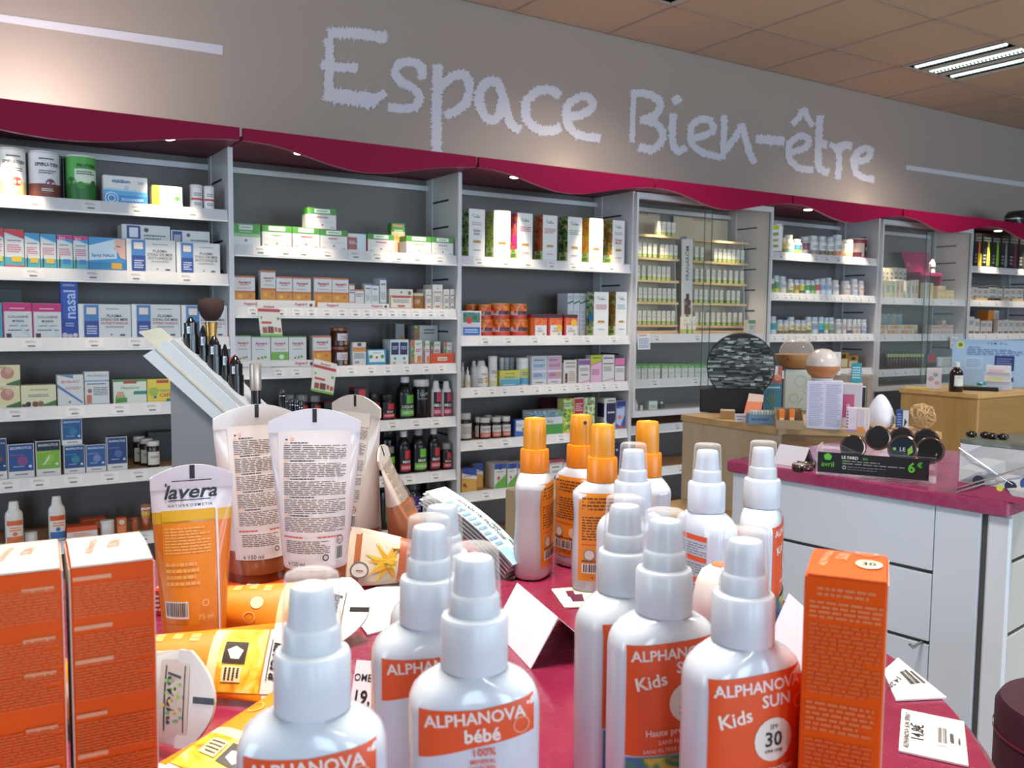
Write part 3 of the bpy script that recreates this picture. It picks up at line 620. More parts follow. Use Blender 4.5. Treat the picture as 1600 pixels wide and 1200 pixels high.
def minispray(x0, x1, y, d, c1, c2):
    o = bottle(1, 5, 'C', x0, x1, y, d, '#e6e1dc', '#e6e1dc', [('r', .15, .02, .9, .95, '#e8dfd6'), ('r', .15, .75, .9, .95, c1), ('c', .52, .4, .1, c2), ('r', .15, .02, .9, .3, c2), mtext(.3, .5, .8, .7, 2, ORG)], 'lotion', lz=(.04, .6), sy=.6)
    return o
minispray(30, 158, 625, 'small white spray bottle with orange label, beside oval cap', '#e2683a', '#e0784a'); minispray(325, 445, 590, 'small white spray bottle with orange and blue label', '#de5a2c', '#3f6fae')
for (x0, x1, y, d, sh) in ((165, 258, 832, 'white oval pot lying on wooden shelf', 'jar'), (682, 780, 752, 'white oval pot leaning on orange carton', 'jar'), (885, 940, 730, 'orange-brown round pot lying beside the orange tube', 'jar')):
    bottle(1, 5, 'C', x0, x1, y, d, '#ddd8d2' if 'white' in d else '#b5684a', '#e0dcd6' if 'white' in d else '#a8583a', (), 'jar', cat='pot', name='cosmetic_pot', sy=.7, sb=.02 if x0 != 682 else .0)
carton(1, 5, 'C', 450, 660, 790, 'flat white and orange carton lying on wooden shelf', [('r', 0, .1, 1, .6, '#d9d2ca'), mtext(.2, .2, .8, .5, 2, ORG)], '#d8562a', d=.06)
carton(1, 5, 'C', 550, 720, 740, 'orange carton lying behind the white pot', [mtext(.1, .2, .9, .8, 3, '#f0c8ac')], '#d05a2c', sb=.1)
carton(1, 5, 'C', 790, 857, 735, 'small orange sample carton standing on edge', [('r', .1, .1, .9, .5, '#e88a4a'), ('c', .5, .75, .3, '#d9d2ca')], '#d8682c')
# ---- bay 2
def gtop(txtc, logo='#e4ece0'): return [('r', 0, .70, 1, 1, '#4a9036'), ('r', .22, .76, .78, .96, logo), mtext(.3, .82, .7, .9, 1, '#5a7a52'), mtext(.3, .5, .72, .62, 1, txtc), mtext(.1, .34, .9, .38, 1, '#b9b6b6'), ('c', .5, .2, .035, txtc), mtext(.06, .06, .2, .12, 1), mtext(.8, .06, .94, .12, 1)]
gs = [(50, 240, 208, 'carton with fading green front', '#7a78a0'), (250, 446, 222, 'green-topped white carton with pale lettering', '#a8b49a'), (449, 630, 234, 'green-topped white carton with red side edge', '#c8506a'), (632, 812, 250, 'green-topped white carton under the upper carton', '#c8506a'), (945, 1120, 278, 'green-topped white carton with red lettering beside tall slim carton', '#c8506a'), (1200, 1364, 292, 'green-topped white carton with yellow-green lettering', '#b5bc6a'), (1367, 1509, 300, 'green-topped white carton next to the side panel', '#8a8890')]
G = []
for i, (a, b, y, d, c) in enumerate(gs):
    fr = gtop(c) if i else [('r', 0, .4, 1, 1, '#4f9a3c'), ('r', 0, .4, 1, .55, '#93bf86'), ('r', .22, .72, .72, .94, '#c9d4d2'), mtext(.3, .8, .65, .87, 1, '#5a7a52'), mtext(.25, .6, .7, .66, 1, '#dbe8d6'), ('c', .47, .24, .05, '#6a7ab0')]
    G.append(carton(2, 0, 'D', a, b, y, d, fr, side=[('r', 0, .7, 1, 1, '#4a9036')]+([('r', 0, 0, 1, .7, RED)] if i in (2, 4) else []), top='#4a9036'))
carton(2, 0, 'D', 552, 739, 127, 'green-topped white carton stacked on top of the row', gtop('#c8506a'), side=[('r', 0, .7, 1, 1, '#4a9036'), ('r', .4, 0, .6, .7, '#d9a8c0')], on=G[3], top='#4a9036', h=.083)
carton(2, 0, 'D', 815, 935, 275, 'white carton with maroon picture, no green top', [('r', 0, .1, .5, .8, '#a8605a'), ('r', 0, .8, .6, .95, '#dfe2e6'), ('r', .5, 0, 1, 1, '#cfe0e4'), mtext(.05, .4, .45, .6, 2, '#e8d4d0')], sb=.01)
carton(2, 0, 'D', 1100, 1190, 205, 'tall slim green carton standing behind', [('r', 0, .75, 1, 1, '#3f8a34'), ('r', .1, .82, .9, .96, '#d9907e'), ('r', 0, 0, 1, .75, '#e3b294'), ('c', .4, .55, .15, '#d8a23a'), ('r', 0, .72, 1, .88, '#4a9036'), mtext(.2, .7, .9, .8, 2, '#e4ece0')], '#4a9036', sb=.085)
aag = [('r', 0, 0, 1, .48, '#dd9222'), ('r', 0, .46, 1, .52, '#cf6a2a'), ('c', .3, .34, .12, '#edb13c'), ('c', .75, .36, .10, '#c97a1c'), ('r', 0, .95, 1, 1, '#cf6a2a'), ('t', 'Aagaard', .5, .80, .085, '#b8384a', .66, 0, .03), mtext(.3, .69, .7, .74, 1, '#c86a74'), mtext(.15, .58, .85, .63, 1, '#d0a08a')]
for a, b, y, d in ((60, 205, 552, 'white carton with orange foot, at the end beside the post'), (241, 340, 517, 'tallest white carton with orange foot'), (343, 450, 557, 'white carton with orange foot in the run'), (453, 573, 562, 'white carton with orange foot in the run'), (592, 710, 562, 'white carton with orange foot in the run'), (712, 820, 568, 'white carton with orange foot in the run')):
    carton(2, 1, 'D', a, b, y, d, aag, top='#c8622a')
for a, b, y, d, c in ((823, 860, 605, 'slim white carton half hidden by small orange-foot carton', '#d9b0a0'), (863, 922, 642, 'small white carton with orange foot', '#dd9222')):
    carton(2, 1, 'D', a, b, y, d, [('r', 0, 0, 1, .28, c), mtext(.1, .6, .9, .8, 2, '#b8586a'), ('r', 0, .93, 1, 1, '#cf6a2a')])
for a, b, y, d in ((926, 969, 602, 'slim white and pale blue carton, nearest the orange cartons'), (970, 1021, 607, 'slim white and pale blue carton with grey swirl'), (1026, 1069, 567, 'taller slim white carton with violet top')):
    carton(2, 1, 'D', a, b, y, d, [('r', 0, .94, 1, 1, '#4a5a9a'), ('r', 0, 0, 1, .2, '#a8b4cc' if a < 1020 else '#8a90b0'), mtext(.15, .75, .85, .85, 1), mtext(.15, .3, .85, .55, 4, '#9aa8b8')], d=.07)
carton(2, 1, 'D', 1088, 1243, 640, 'cream soap carton with brown ornament frame', [('r', .02, .02, .98, .68, '#b5784a'), ('r', .06, .06, .94, .62, '#e8e0d0'), ('r', .1, .56, .9, .66, '#c0504a'), mtext(.15, .3, .85, .5, 2, '#8a7a6a'), ('r', .35, .1, .65, .2, '#c0504a'), ('c', .85, .82, .07, '#7a5a4a'), ('c', .5, .85, .04, '#5a5250')], '#e3dccb')
bottle(2, 1, 'D', 1246, 1325, 665, 'round brown tin standing on its edge', '#a8703a', '#d8cbb4', (), 'jar', cat='tin', name='tin', sy=.5)
for a, b, y, d, c in ((1326, 1367, 640, 'slim cream carton with brown outline', '#b5784a'), (1372, 1439, 610, 'taller cream carton with brown outline', '#b5784a'), (1443, 1485, 640, 'slim cream carton with red and green lettering', '#b84a42'), (1488, 1526, 640, 'slim white carton with dark bottle print', '#55525a')):
    carton(2, 1, 'D', a, b, y, d, [('r', .12, .05, .16, .7, c), ('r', .84, .05, .88, .7, c), ('r', .12, .68, .88, .72, c), ('c', .5, .85, .06, '#5a5250'), mtext(.25, .3, .75, .55, 3), ('r', .3, .08, .7, .16, c if c != '#b84a42' else GRN)], '#e6ded2', d=.09)
wht = lambda foot=None: ([('r', 0, 0, 1, .5, '#77b03a'), ('c', .6, .34, .14, '#e6e6da')] if foot else [('c', .55, .32, .08, '#8ab04a'), ('c', .72, .34, .07, '#5f9a3a'), ('c', .35, .30, .06, '#c8544a')])+[('r', 0, .97, 1, 1, '#6ba03f'), ('t', 'Aagaard', .5, .78, .08, '#b8384a', .66, 0, .03), mtext(.3, .68, .7, .72, 1, '#c86a74'), mtext(.2, .56, .8, .61, 1, '#9ab09a')]
for a, b, y, f, d in ((62, 178, 945, 0, 'white carton with thin green top edge'), (181, 306, 950, 0, 'white carton with thin green top edge'), (309, 424, 950, 1, 'white carton with broad green foot'), (426, 543, 950, 0, 'white carton with thin green top edge')):
    carton(2, 2, 'D', a, b, y, d, wht(f), top='#6ba03f')
carton(2, 2, 'D', 585, 705, 947, 'white carton with orange foot beside brown jars', aag)
jl = [('r', .3, .35, .95, .95, '#e2dade'), ('t', 'Aagaard', .6, .75, .15, '#b8384a', .5), mtext(.4, .45, .85, .6, 2), ('c', .7, .15, .1, '#c89a6a')]
for bs in (0,):
    j = bottle(2, 2, 'D', 718, 834, 1016, 'brown honey jar, lower of the stacked two', '#4a231a', '#8a4a32', jl, 'jar', lz=(.08, .72), cat='jar', name='jar', seg=24)
    bottle(2, 2, 'D', 722, 832, 893, 'brown honey jar, upper of the stacked two', '#4a231a', '#8a4a32', jl, 'jar', lz=(.08, .72), on=j, cat='jar', name='jar', seg=24)
carton(2, 2, 'D', 846, 935, 990, 'white carton with orange band and bar code', [('r', 0, .60, 1, .8, '#dd8a3a'), ('r', .35, .84, .65, .98, '#4a3f3a'), ('b', .1, .08, .5, .2), mtext(.1, .3, .9, .55, 4)], top='#e3e0dc')
carton(2, 2, 'D', 941, 1067, 1037, 'white carton with blue sides and green leaves', [('r', 0, 0, 1, 1, '#3f97c2'), ('p', [(.12, .2), (.95, .2), (.88, .95), (.06, .95)], '#eceeea'), mtext(.3, .75, .72, .82, 1, '#5a9a6a'), ('c', .2, .55, .09, GRN), ('c', .8, .55, .09, GRN), ('c', .5, .5, .06, RED)], '#5aa8cc')
carton(2, 2, 'D', 1094, 1215, 972, 'white carton printed with two navy jars', [('r', .04, .40, .46, .9, '#1f2250'), ('r', .52, .40, .94, .9, '#1f2250'), ('r', .08, .92, .42, .97, '#cfd2da'), ('r', .56, .92, .9, .97, '#cfd2da'), mtext(.1, .6, .4, .75, 2, '#c8cae0'), mtext(.58, .6, .88, .75, 2, '#c8cae0'), ('c', .25, .25, .07, GRN), ('c', .75, .25, .07, GRN), ('c', .2, .06, .08, '#e2a04a'), ('c', .8, .06, .08, '#e2a04a')], '#dfe6ea', d=.08)
pl = lambda k: [('r', 0, 0, .3, 1, mat('#7fae4a', .45, kind='photo', key=k)), ('r', .0, 0, 1, .06, ORG), mtext(.4, .8, .92, .9, 2, GRN), mtext(.4, .5, .9, .65, 2, '#b8384a'), ('r', .55, .08, .9, .35, '#e8803a')]
PH1 = ('#c8322a', '#e86a3a', '#4f8a36', '#8fbf4a', '#d8e4b4'); PH2 = ('#2a4a26', '#4f8a36', '#b54a8a', '#9abf5a', '#e4e8c8'); PH3 = ('#c8442a', '#e8b03a', '#e8742a', '#c23a4a', '#f2e2a0'); PH4 = ('#1f2a1f', '#3f6a2e', '#7fa64a', '#b9d07a', '#e8ecc8')
carton(2, 2, 'D', 1232, 1305, 975, 'slim carton with fruit-and-leaf strip', pl(PH1)); carton(2, 2, 'D', 1310, 1354, 980, 'narrower slim carton with fruit-and-leaf strip', pl(PH2))
carton(2, 2, 'D', 1357, 1525, 1062, 'orange shelf tray holding two plant cartons', [('r', 0, 0, 1, 1, '#e0562a'), ('r', .3, .3, .7, .65, '#e8d8cc'), mtext(.34, .38, .66, .55, 1, '#a85a3a')], '#e0562a', d=.012, cat='tray', name='shelf_tray')
carton(2, 2, 'D', 1362, 1425, 985, 'plant carton standing inside the orange tray', pl(PH2), sb=.018); carton(2, 2, 'D', 1450, 1522, 990, 'plant carton standing inside the orange tray', pl(PH1), sb=.018)
carton(2, 2, 'D', 1252, 1412, 878, 'grey-white plant carton standing at the back', [('r', 0, 0, .22, 1, mat('#7fae4a', .45, kind='photo', key=PH1)), mtext(.4, .75, .85, .92, 2, '#6a7a6a'), ('r', .3, .05, 1, .3, '#a84a3a'), mtext(.35, .1, .95, .25, 1, '#e8d0c8')], '#cfcac8', sb=.15)
carton(2, 2, 'D', 1128, 1188, 868, 'narrow dark plant carton standing at the back', [('r', .5, 0, 1, .7, mat('#7fae4a', .45, kind='photo', key=PH1))], '#8a8c8c', sb=.16)
# dark sports nutrition bottles
def sport(c, txt=None): return [('r', .18, .0, .9, 1, '#17151a'), ('r', .42, .6, .78, .98, c), ('r', .18, .04, .9, .34, c), ('t', txt or 'BCAA', .54, .46, .13, '#e8e4e4', .6, 0, .02), mtext(.25, .12, .85, .26, 2, '#f0dcd8')]
for i, (a, b, y, d, sb) in enumerate(((395, 462, 468, 'small black capsule bottle half hidden by another', .04), (462, 540, 468, 'small black capsule bottle with red label', 0), (541, 620, 472, 'small black capsule bottle with red label', 0), (908, 990, 458, 'small black capsule bottle with red label', 0), (992, 1082, 468, 'small black capsule bottle with red label', 0))):
    bottle(2, 3, 'E', a, b, y, d, '#161417', '#7d7a7c' if i < 3 else '#2a272a', sport('#c0303a'), 'pill', sb=sb, lz=(.06, .66))
carton(2, 3, 'E', 627, 780, 515, 'low black and red carton', [('r', 0, 0, 1, 1, '#1d181a'), ('r', .05, .0, 1, .35, '#c23038'), ('t', 'NO CRAMP', .55, .46, .15, '#e8e4e4', .7, 0, .02), mtext(.1, .1, .9, .25, 2, '#f0dcd8'), ('q', .7, 1, .1, .3, .25, .45, '#c8a03a')], '#1d181a', top='#b02c34')
carton(2, 3, 'E', 815, 906, 425, 'tall black and red carton', [('r', 0, 0, 1, .3, '#c23038'), ('r', .3, .62, .75, .95, '#c8343c'), mtext(.05, .40, .95, .55, 2, '#e8e4e4'), mtext(.1, .08, .9, .2, 2, '#f0dcd8')], '#1d181a', side=[('r', 0, .93, 1, 1, '#b02c34')], top='#b02c34', d=.06)
bottle(2, 3, 'E', 1103, 1206, 357, 'large black bottle with white cap and green label', '#171a16', '#d8d4d4', sport('#5fae3a', 'LIQUIDE'), 'tall', lz=(.05, .58))
bottle(2, 3, 'E', 1208, 1300, 373, 'wide black powder jar with white lid and red flash', '#151316', '#d8d4d4', [('t', 'LAFT', .5, .76, .1, '#b8b4b4', .5), mtext(.2, .58, .8, .64, 1, '#9a9696'), ('p', [(.35, .05), (.95, .05), (.95, .4), (.7, .5)], '#cc3034')], 'jar', lz=(.04, .8), cat='jar', name='powder_jar')
for a, b, y in ((1308, 1371, 382), (1373, 1436, 385)):
    bottle(2, 3, 'E', a, b, y, 'white-shouldered bottle with black and pink label', '#e4e0de', '#e6e2e0', sport('#c2385a', 'MILK'), 'lotion', lz=(.02, .7))
for a, b, y, d, c in ((998, 1086, 795, 'small black capsule bottle with green label', '#6fbf3a'), (1372, 1450, 772, 'small black capsule bottle with red label', '#c8303a')):
    bottle(2, 4, 'E', a, b, y, d, '#161417', '#8a8688', sport(c), 'pill', lz=(.06, .66))
bottle(2, 4, 'E', 938, 985, 800, 'small black bottle mostly hidden by the leaning tube', '#161417', '#8a8688', (), 'pill')
for a, b, y, d, c, cp in ((1102, 1182, 697, 'tall black bottle with white cap and red label', '#c8303a', '#d8d4d4'), (1190, 1286, 687, 'tall black bottle with clear cap and green label', '#6fbf3a', '#9a9a9c'), (1292, 1366, 680, 'tall black bottle with white cap and narrow red label', '#c8303a', '#d8d4d4')):
    bottle(2, 4, 'E', a, b, y, d, '#151215', cp, sport(c, 'MASS'), 'tall', lz=(.05, .56))
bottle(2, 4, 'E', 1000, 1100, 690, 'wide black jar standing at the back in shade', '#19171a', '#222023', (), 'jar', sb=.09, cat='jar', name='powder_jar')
for a, b, y, d in ((1126, 1258, 1020, 'black jar with violet label'), (1266, 1420, 1010, 'black jar with violet label')):
    bottle(2, 5, 'E', a, b, y, d, '#1c1a22', '#15141a', [('r', .3, .1, .9, .9, '#4a2a7a'), mtext(.4, .4, .8, .6, 2, '#c8bce0')], 'jar', lz=(.1, .75), cat='jar', name='powder_jar')
bottle(2, 5, 'E', 985, 1100, 1010, 'black jar with bright green label, behind the leaning tube', '#1c1a22', '#15141a', [('r', .3, .1, .95, .8, '#2a8a4a'), mtext(.4, .3, .8, .6, 2, '#d8e8d8')], 'jar', lz=(.1, .75), cat='jar', name='powder_jar')
# printed strips on the shelf edge and two hanging cards
def flat(name, u0, v0, u1, v1, cr, Y, ops, label, cat, col='#e6e0dc', bend=0, t=.0008, quad=None):
    q = [px(cr, *p) for p in (quad or [(u0, v1), (u1, v1), (u1, v0), (u0, v0)])]
    p3 = [onY(u, v, Y) for u, v in q]; o3 = p3[0]
    P = [p-o3 for p in p3]
    m = MB(); m.add(P+[p+Vector((0, t, 0)) for p in P], [(0, 1, 2, 3), (7, 6, 5, 4), (0, 4, 5, 1), (1, 5, 6, 2), (2, 6, 7, 3), (3, 7, 4, 0)], mat(col, .5))
    o = m.build(name, loc=o3); pr = MB()
    W_, H_ = P[1].length, P[3].length; pr.ops(ops, lambda x, z, l: (P[0].lerp(P[1], x/W_)).lerp(P[3].lerp(P[2], x/W_), z/H_)+Vector((0, -l, 0)), W_, H_); pr.build('printed_front', o)
    return tag(o, label, cat)
strip = lambda: [('t', 'Aagaard', .2, .55, .55, '#b8384a', .16, 0, .02), ('t', 'Aagaard', .82, .55, .55, '#b8384a', .16, 0, .02), ('c', .95, .4, .02, '#55403a')]
flat('shelf_edge_strip', 62, 712, 596, 758, 'D', YS-.002, strip(), 'white cardboard edge strip in front of the tallest orange-foot cartons', 'sign', quad=[(62, 760), (596, 764), (600, 716), (60, 708)])
flat('shelf_edge_strip', 0, 0, 0, 0, 'D', YS-.002, strip(), 'white cardboard edge strip running up to the soap carton', 'sign', quad=[(616, 762), (1085, 766), (1088, 736), (616, 726)])
flat('shelf_edge_strip', 0, 0, 0, 0, 'D', YS-.002, strip()[1:], 'white cardboard edge strip under the green-edged white cartons', 'sign', quad=[(64, 1150), (600, 1146), (600, 1104), (64, 1110)])
hang = [('r', 0, .74, 1, .83, '#bb3a38'), ('t', 'Aagaard', .5, .9, .07, '#b8384a', .6, 0, .03), ('r', .08, .52, .16, .6, '#7fb86a'), ('r', .82, .5, .94, .58, '#6aa83a'), ('r', .1, .38, .56, .45, '#c8504a'), ('r', .12, .1, .32, .28, '#a04a3a'), ('r', .36, .1, .62, .3, '#7a3a2c'), ('r', .66, .14, .78, .28, '#b06a4a'), ('r', .82, .12, .96, .26, '#b8583a'), ('r', 0, 0, 1, .07, '#7cb83f')]
flat('hanging_card', 0, 0, 0, 0, 'D', YS-.016, hang, 'hanging card with red stripe and green foot, on second shelf edge', 'sign', '#ece4d8', quad=[(242, 950), (386, 950), (362, 735), (216, 728)])
flat('hanging_card', 0, 0, 0, 0, 'E', YS-.016, hang, 'tilted hanging card with red stripe and green foot, on third shelf edge', 'sign', '#ece4d8', quad=[(543, 440), (682, 470), (706, 275), (564, 240)])
# ---- bay 3: tall plant-picture cartons
PHS = [('#16301a', '#3f6a2e', '#8fae6a', '#c8d4b4', '#e6e8d8'), ('#3f7a2a', '#8fbf4a', '#c9dc6a', '#7a4a8a', '#e8ecc0'), ('#e0502a', '#f08a3a', '#c83a7a', '#7a3a8a', '#f2c8a0'),
       ('#5a2a1e', '#b8343a', '#d8763a', '#6a7a3a', '#e8c8b0'), ('#12201a', '#2f5a2e', '#5a8a4a', '#d8c84a', '#c8d4e0'), ('#d8442a', '#f0a83a', '#e8d43a', '#c8322a', '#f2e6a8'), ('#3a5a22', '#7a9a3a', '#c0483a', '#b8c86a', '#e2e4b8')]
def tallp(k, title, tc, bar, circ=None):
    f = [('t', 'life', .55, .875, .035, '#5f8a72', .3), mtext(.35, .81, .75, .86, 1, '#5f8a72'), ('o', .28, .87, .07, .02, '#5f8a72')]
    if title: f += [mtext(.2, .66, .8, .74, 2, '#b9a8ac')]+[('t', s, .5, .56-.07*i, .055, tc, .7) for i, s in enumerate(title)]
    else: f += [mtext(.12, .60, .9, .72, 3, tc)]
    f += [('r', .26, .30, .74, .335, '#c08a3a'), ('q', .3, .7, .335, .335, .35, .35, '#c08a3a'), ('r', .27, .14, .73, .155, bar)]
    return f
def tside(k, circ): 
    s = [('r', 0, .22, 1, 1, mat('#6f9a4a', .45, kind='photo', key=PHS[k])), ('r', 0, 0, 1, .22, '#dfe8b0'), ('r', .2, .05, .8, .13, '#6aa63a'), ('r', .3, .15, .7, .22, '#8ab86a')]
    return s+([('c', .62, .42, .34, circ)] if circ else [])
spec = [(150, 268, 170, 'Radis/Noir', '#5a4a52', '#8a5a6a', None, 'tall white carton with dark leaf picture side'), (330, 452, 182, '', '#c8b8a0', '#d8c8b0', None, 'tall white carton with bright thistle picture, under the spotlight'),
        (502, 612, 200, '', '#b8586a', '#c8505a', '#d83a9a', 'tall white carton with orange flower picture and pink dot'), (684, 790, 215, '', '#c8707a', '#d8605a', '#d8683a', 'tall white carton with red spice picture and orange dot'),
        (864, 968, 228, '', '#7aaa8a', '#6aa06a', None, 'tall white carton with white flower and dark leaf picture'), (1020, 1121, 238, '', '#d8c8b0', '#c8c86a', None, 'tall white carton with red fruit picture, under the spotlight'),
        (1187, 1276, 252, 'Ginkgo/Biloba', '#b8384a', '#c8404a', None, 'tall white carton with yellow-green leaf picture, last beside the panel')]
for k, (a, b, y, t, tc, bar, circ, d) in enumerate(spec):
    o = carton(3, 0, 'F', a, b, y, d, tallp(k, t.split('/') if t else None, tc, bar), '#e9e6e4', side=tside(k, circ), d=.07)
carton(3, 1, 'F', 99, 240, 905, 'white-framed carton with red dot and blue foot', [('r', .06, .04, .94, .95, '#2f7a4a'), ('r', .06, .55, .94, .95, mat('#2f6a4a', .45, kind='photo', key=('#1f3a6a', '#2f6a4a', '#4f8a4a', '#3f5aa0', '#7a9ab8'))), ('r', .06, .36, .94, .55, '#c8c4d0'), ('r', .06, .04, .94, .36, '#2f6ab8'), ('c', .38, .63, .15, '#c8302a'), mtext(.15, .12, .85, .3, 2, '#c8d8ee')], d=.05)
canl = [('r', 0, 0, 1, .3, '#c8402a'), ('r', 0, .3, 1, .62, '#e8dcd4'), ('r', .3, .32, .8, .66, '#3a2a2e'), ('r', 0, .62, 1, 1, mat('#d8582a', .4, kind='photo', key=('#a82a1e', '#d8482a', '#e87a2a', '#f0b03a', '#c83a2a'))), mtext(.15, .34, .85, .5, 2, '#8a5a6a'), ('c', .2, .55, .06, '#c8344a'), ('c', .86, .3, .05, '#5a9a3a')]
L1 = [bottle(3, 1, 'F', a, b, y, 'orange can with yellow lid, lower layer', '#d8682e', '#e8b030', canl, 'can', lz=(.03, .84), cat='can', name='food_can', seg=24) for a, b, y in ((242, 343, 970), (346, 477, 968), (480, 604, 968))]
L1b = bottle(3, 1, 'F', 152, 240, 985, 'orange can behind the blue-footed carton', '#d8682e', '#e8b030', canl, 'can', lz=(.03, .84), cat='can', name='food_can', sb=.065)
for (a, b, y), q in zip(((246, 330, 858), (335, 477, 850), (481, 595, 853)), L1):
    bottle(3, 1, 'F', a, b, y, 'orange can with yellow lid, upper layer', '#d8682e', '#e8b030', canl, 'can', lz=(.03, .84), cat='can', name='food_can', on=q, seg=24)
bottle(3, 1, 'F', 152, 238, 857, 'orange can on top of the can behind the carton', '#d8682e', '#e8b030', canl, 'can', lz=(.03, .84), cat='can', name='food_can', on=L1b, sb=.065)
redc = [('r', 0, 0, 1, 1, '#c8303a'), ('r', 0, .84, 1, 1, '#3a2a30'), ('r', .15, .02, .98, .5, '#e8e0dc'), ('r', .1, .5, 1, .84, mat('#d8482a', .4, kind='photo', key=('#c8301e', '#e0502a', '#e8842a', '#d83a3a', '#f0b85a'))), ('t', 'bio', .5, .36, .1, '#4a78b8', .5), mtext(.3, .18, .8, .28, 2), ('r', .7, .05, .85, .12, GRN)]
for a, b, y, d, c in ((612, 715, 930, 'red carton with orange side and black top edge', None), (722, 824, 930, 'red carton with low yellow burst', (.82, .36)), (838, 935, 930, 'red carton with high yellow burst', (.72, .62))):
    carton(3, 1, 'F', a, b, y, d, redc+([('c', c[0], c[1], .22, '#e8b83a')] if c else []), '#c8303a', side=[('r', 0, 0, 1, .84, '#e88a2a' if not c else '#c8303a')], top='#d8808a')
for k, (a, b) in enumerate(((864, 905), (907, 951), (953, 998))):
    carton(3, 1, 'F', a, b, 778, ('thin white carton turned edge-on', )[0], [('q', 0, 1, .74, .80, .78, .84, '#4a7a52'), mtext(.2, .1, .8, .6, 5, '#b8bcc8'), mtext(.1, .86, .9, .95, 2, '#9aa8a8')], '#d5d8e0', d=.09, sb=.07)
for k, a, b, y, d, c, bar in ((0, 1053, 1160, 768, 'tall white carton with berry picture and blue dot', '#2f8ac8', '#4a9ac8'), (6, 1211, 1305, 768, 'tall white carton with purple flower picture and blue bar', None, '#3f7ac8')):
    carton(3, 1, 'F', a, b, y, d, tallp(k, None, '#b8586a' if c else '#8ab0c0', bar), '#ebe7e4', side=tside(k, c), d=.06)
# third shelf
for a, b, y, d in ((96, 128, 205, 'slim dropper bottle with cream label, at the post'), (128, 165, 238, 'slim dropper bottle with cream label, in front')):
    bottle(3, 2, 'G', a, b, y, d, '#d8dad8', '#e2e2e0', [('r', 0, 0, 1, 1, '#ddd8c8'), ('c', .5, .4, .2, '#d8963a')], 'dropper', lz=(.05, .45), sb=.03 if a < 100 else 0)
bottle(3, 2, 'G', 170, 212, 196, 'white lotion bottle half hidden by the citrus bottle', '#c8ccd2', '#d2d5da', (), 'lotion', sb=.02)
bottle(3, 2, 'G', 212, 298, 196, 'white lotion bottle with orange slice picture', '#e0dfda', '#dedede', [('r', 0, .0, 1, .9, '#e6e3dc'), ('t', 'Citrus', .5, .75, .14, '#6a6a70', .6), ('c', .62, .38, .16, '#e8a83a'), ('o', .62, .38, .16, .03, '#f0d08a'), mtext(.15, .15, .42, .5, 3)], 'lotion', lz=(.05, .65))
bottle(3, 2, 'G', 300, 355, 162, 'white cylindrical bottle with orange at its foot', '#dedfe0', '#e0e1e3', [('r', 0, 0, 1, .95, '#e0dfd6'), ('c', .6, .6, .2, '#e8a83a'), ('r', 0, 0, 1, .3, '#d8d0a0'), mtext(.2, .7, .8, .9, 2)], 'tube', lz=(.03, .6))
for k in range(4):
    bottle(3, 2, 'G', 364+k*37, 398+k*37, 172, 'pale bottle standing in the back row', '#cfd3d8', '#d5d8dc', [('r', 0, .2, 1, .5, '#b8c04a'), ('r', 0, 0, 1, .2, '#4a9ac0')], 'tube', sb=.09, lz=(.1, .8))
carton(3, 2, 'G', 361, 500, 262, 'low carton fading from yellow to blue', [('r', 0, 0, 1, .42, '#5fa6c2'), ('r', 0, .42, 1, .6, '#a8c0a0'), ('r', 0, .6, 1, 1, '#d2cc52'), ('t', 'FLORALIX', .5, .58, .12, '#4a6a7a', .6), mtext(.25, .76, .75, .86, 1, '#7a7a3a'), mtext(.15, .06, .85, .14, 1, '#d8e6ee')], '#c8c85a', d=.04)
bottle(3, 2, 'G', 503, 575, 174, 'white bottle with blue and yellow-green label', '#e2e4e6', '#e4e6e8', [('r', 0, 0, 1, .3, '#5aa2d0'), ('r', .3, .3, 1, .75, '#c2c85a'), mtext(.3, .4, .9, .6, 2)], 'tube', lz=(.05, .8))
for a, b, y, d, c1, c2 in ((583, 688, 162, 'grey-blue carton with blue lettering', '#b8c4d4', '#3a7ab8'), (691, 790, 160, 'mauve carton with pale foot', '#c8a0b8', '#9a5a8a')):
    carton(3, 2, 'G', a, b, y, d, [('r', .03, .2, .97, .97, c1), mtext(.1, .82, .8, .9, 1, '#5a6a8a'), mtext(.1, .62, .9, .72, 2, c2), ('r', .03, .45, .97, .5, '#e2e0e6'), mtext(.1, .28, .7, .4, 2, c2), mtext(.25, .06, .75, .12, 1)]+([('c', .8, .35, .1, '#c8b04a')] if a > 600 else []), '#dedcde')
carton(3, 2, 'G', 802, 893, 190, 'white carton with dark berry column', [mtext(.15, .84, .9, .92, 1, '#4a4a52'), mtext(.15, .68, .9, .78, 2, '#b0708a'), ('r', .12, .05, .3, .45, '#5a2a1e'), ('c', .2, .15, .08, '#c8402a'), mtext(.4, .1, .9, .55, 5, '#c8a08a')], side=[('r', 0, .9, 1, 1, '#3a3a44')])
carton(3, 2, 'G', 908, 986, 184, 'white carton with violet top band', [('r', 0, .76, 1, .97, '#8a5aa8'), mtext(.1, .5, .9, .66, 3), mtext(.2, .3, .8, .4, 1), ('q', 0, 1, .0, .08, .03, .14, '#d8a0c0')])
carton(3, 2, 'G', 990, 1068, 156, 'pink carton with lime green top', [('r', 0, 0, 1, .68, '#e6b6d2'), ('q', 0, 1, .66, .80, 1, 1, '#b8c832'), ('q', 0, 1, .62, .76, .66, .80, '#d8609a'), mtext(.1, .28, .8, .5, 4, '#a85a8a'), mtext(.2, .86, .9, .94, 1, '#5a6a1a')], '#e2c4d4', top='#b8c832')
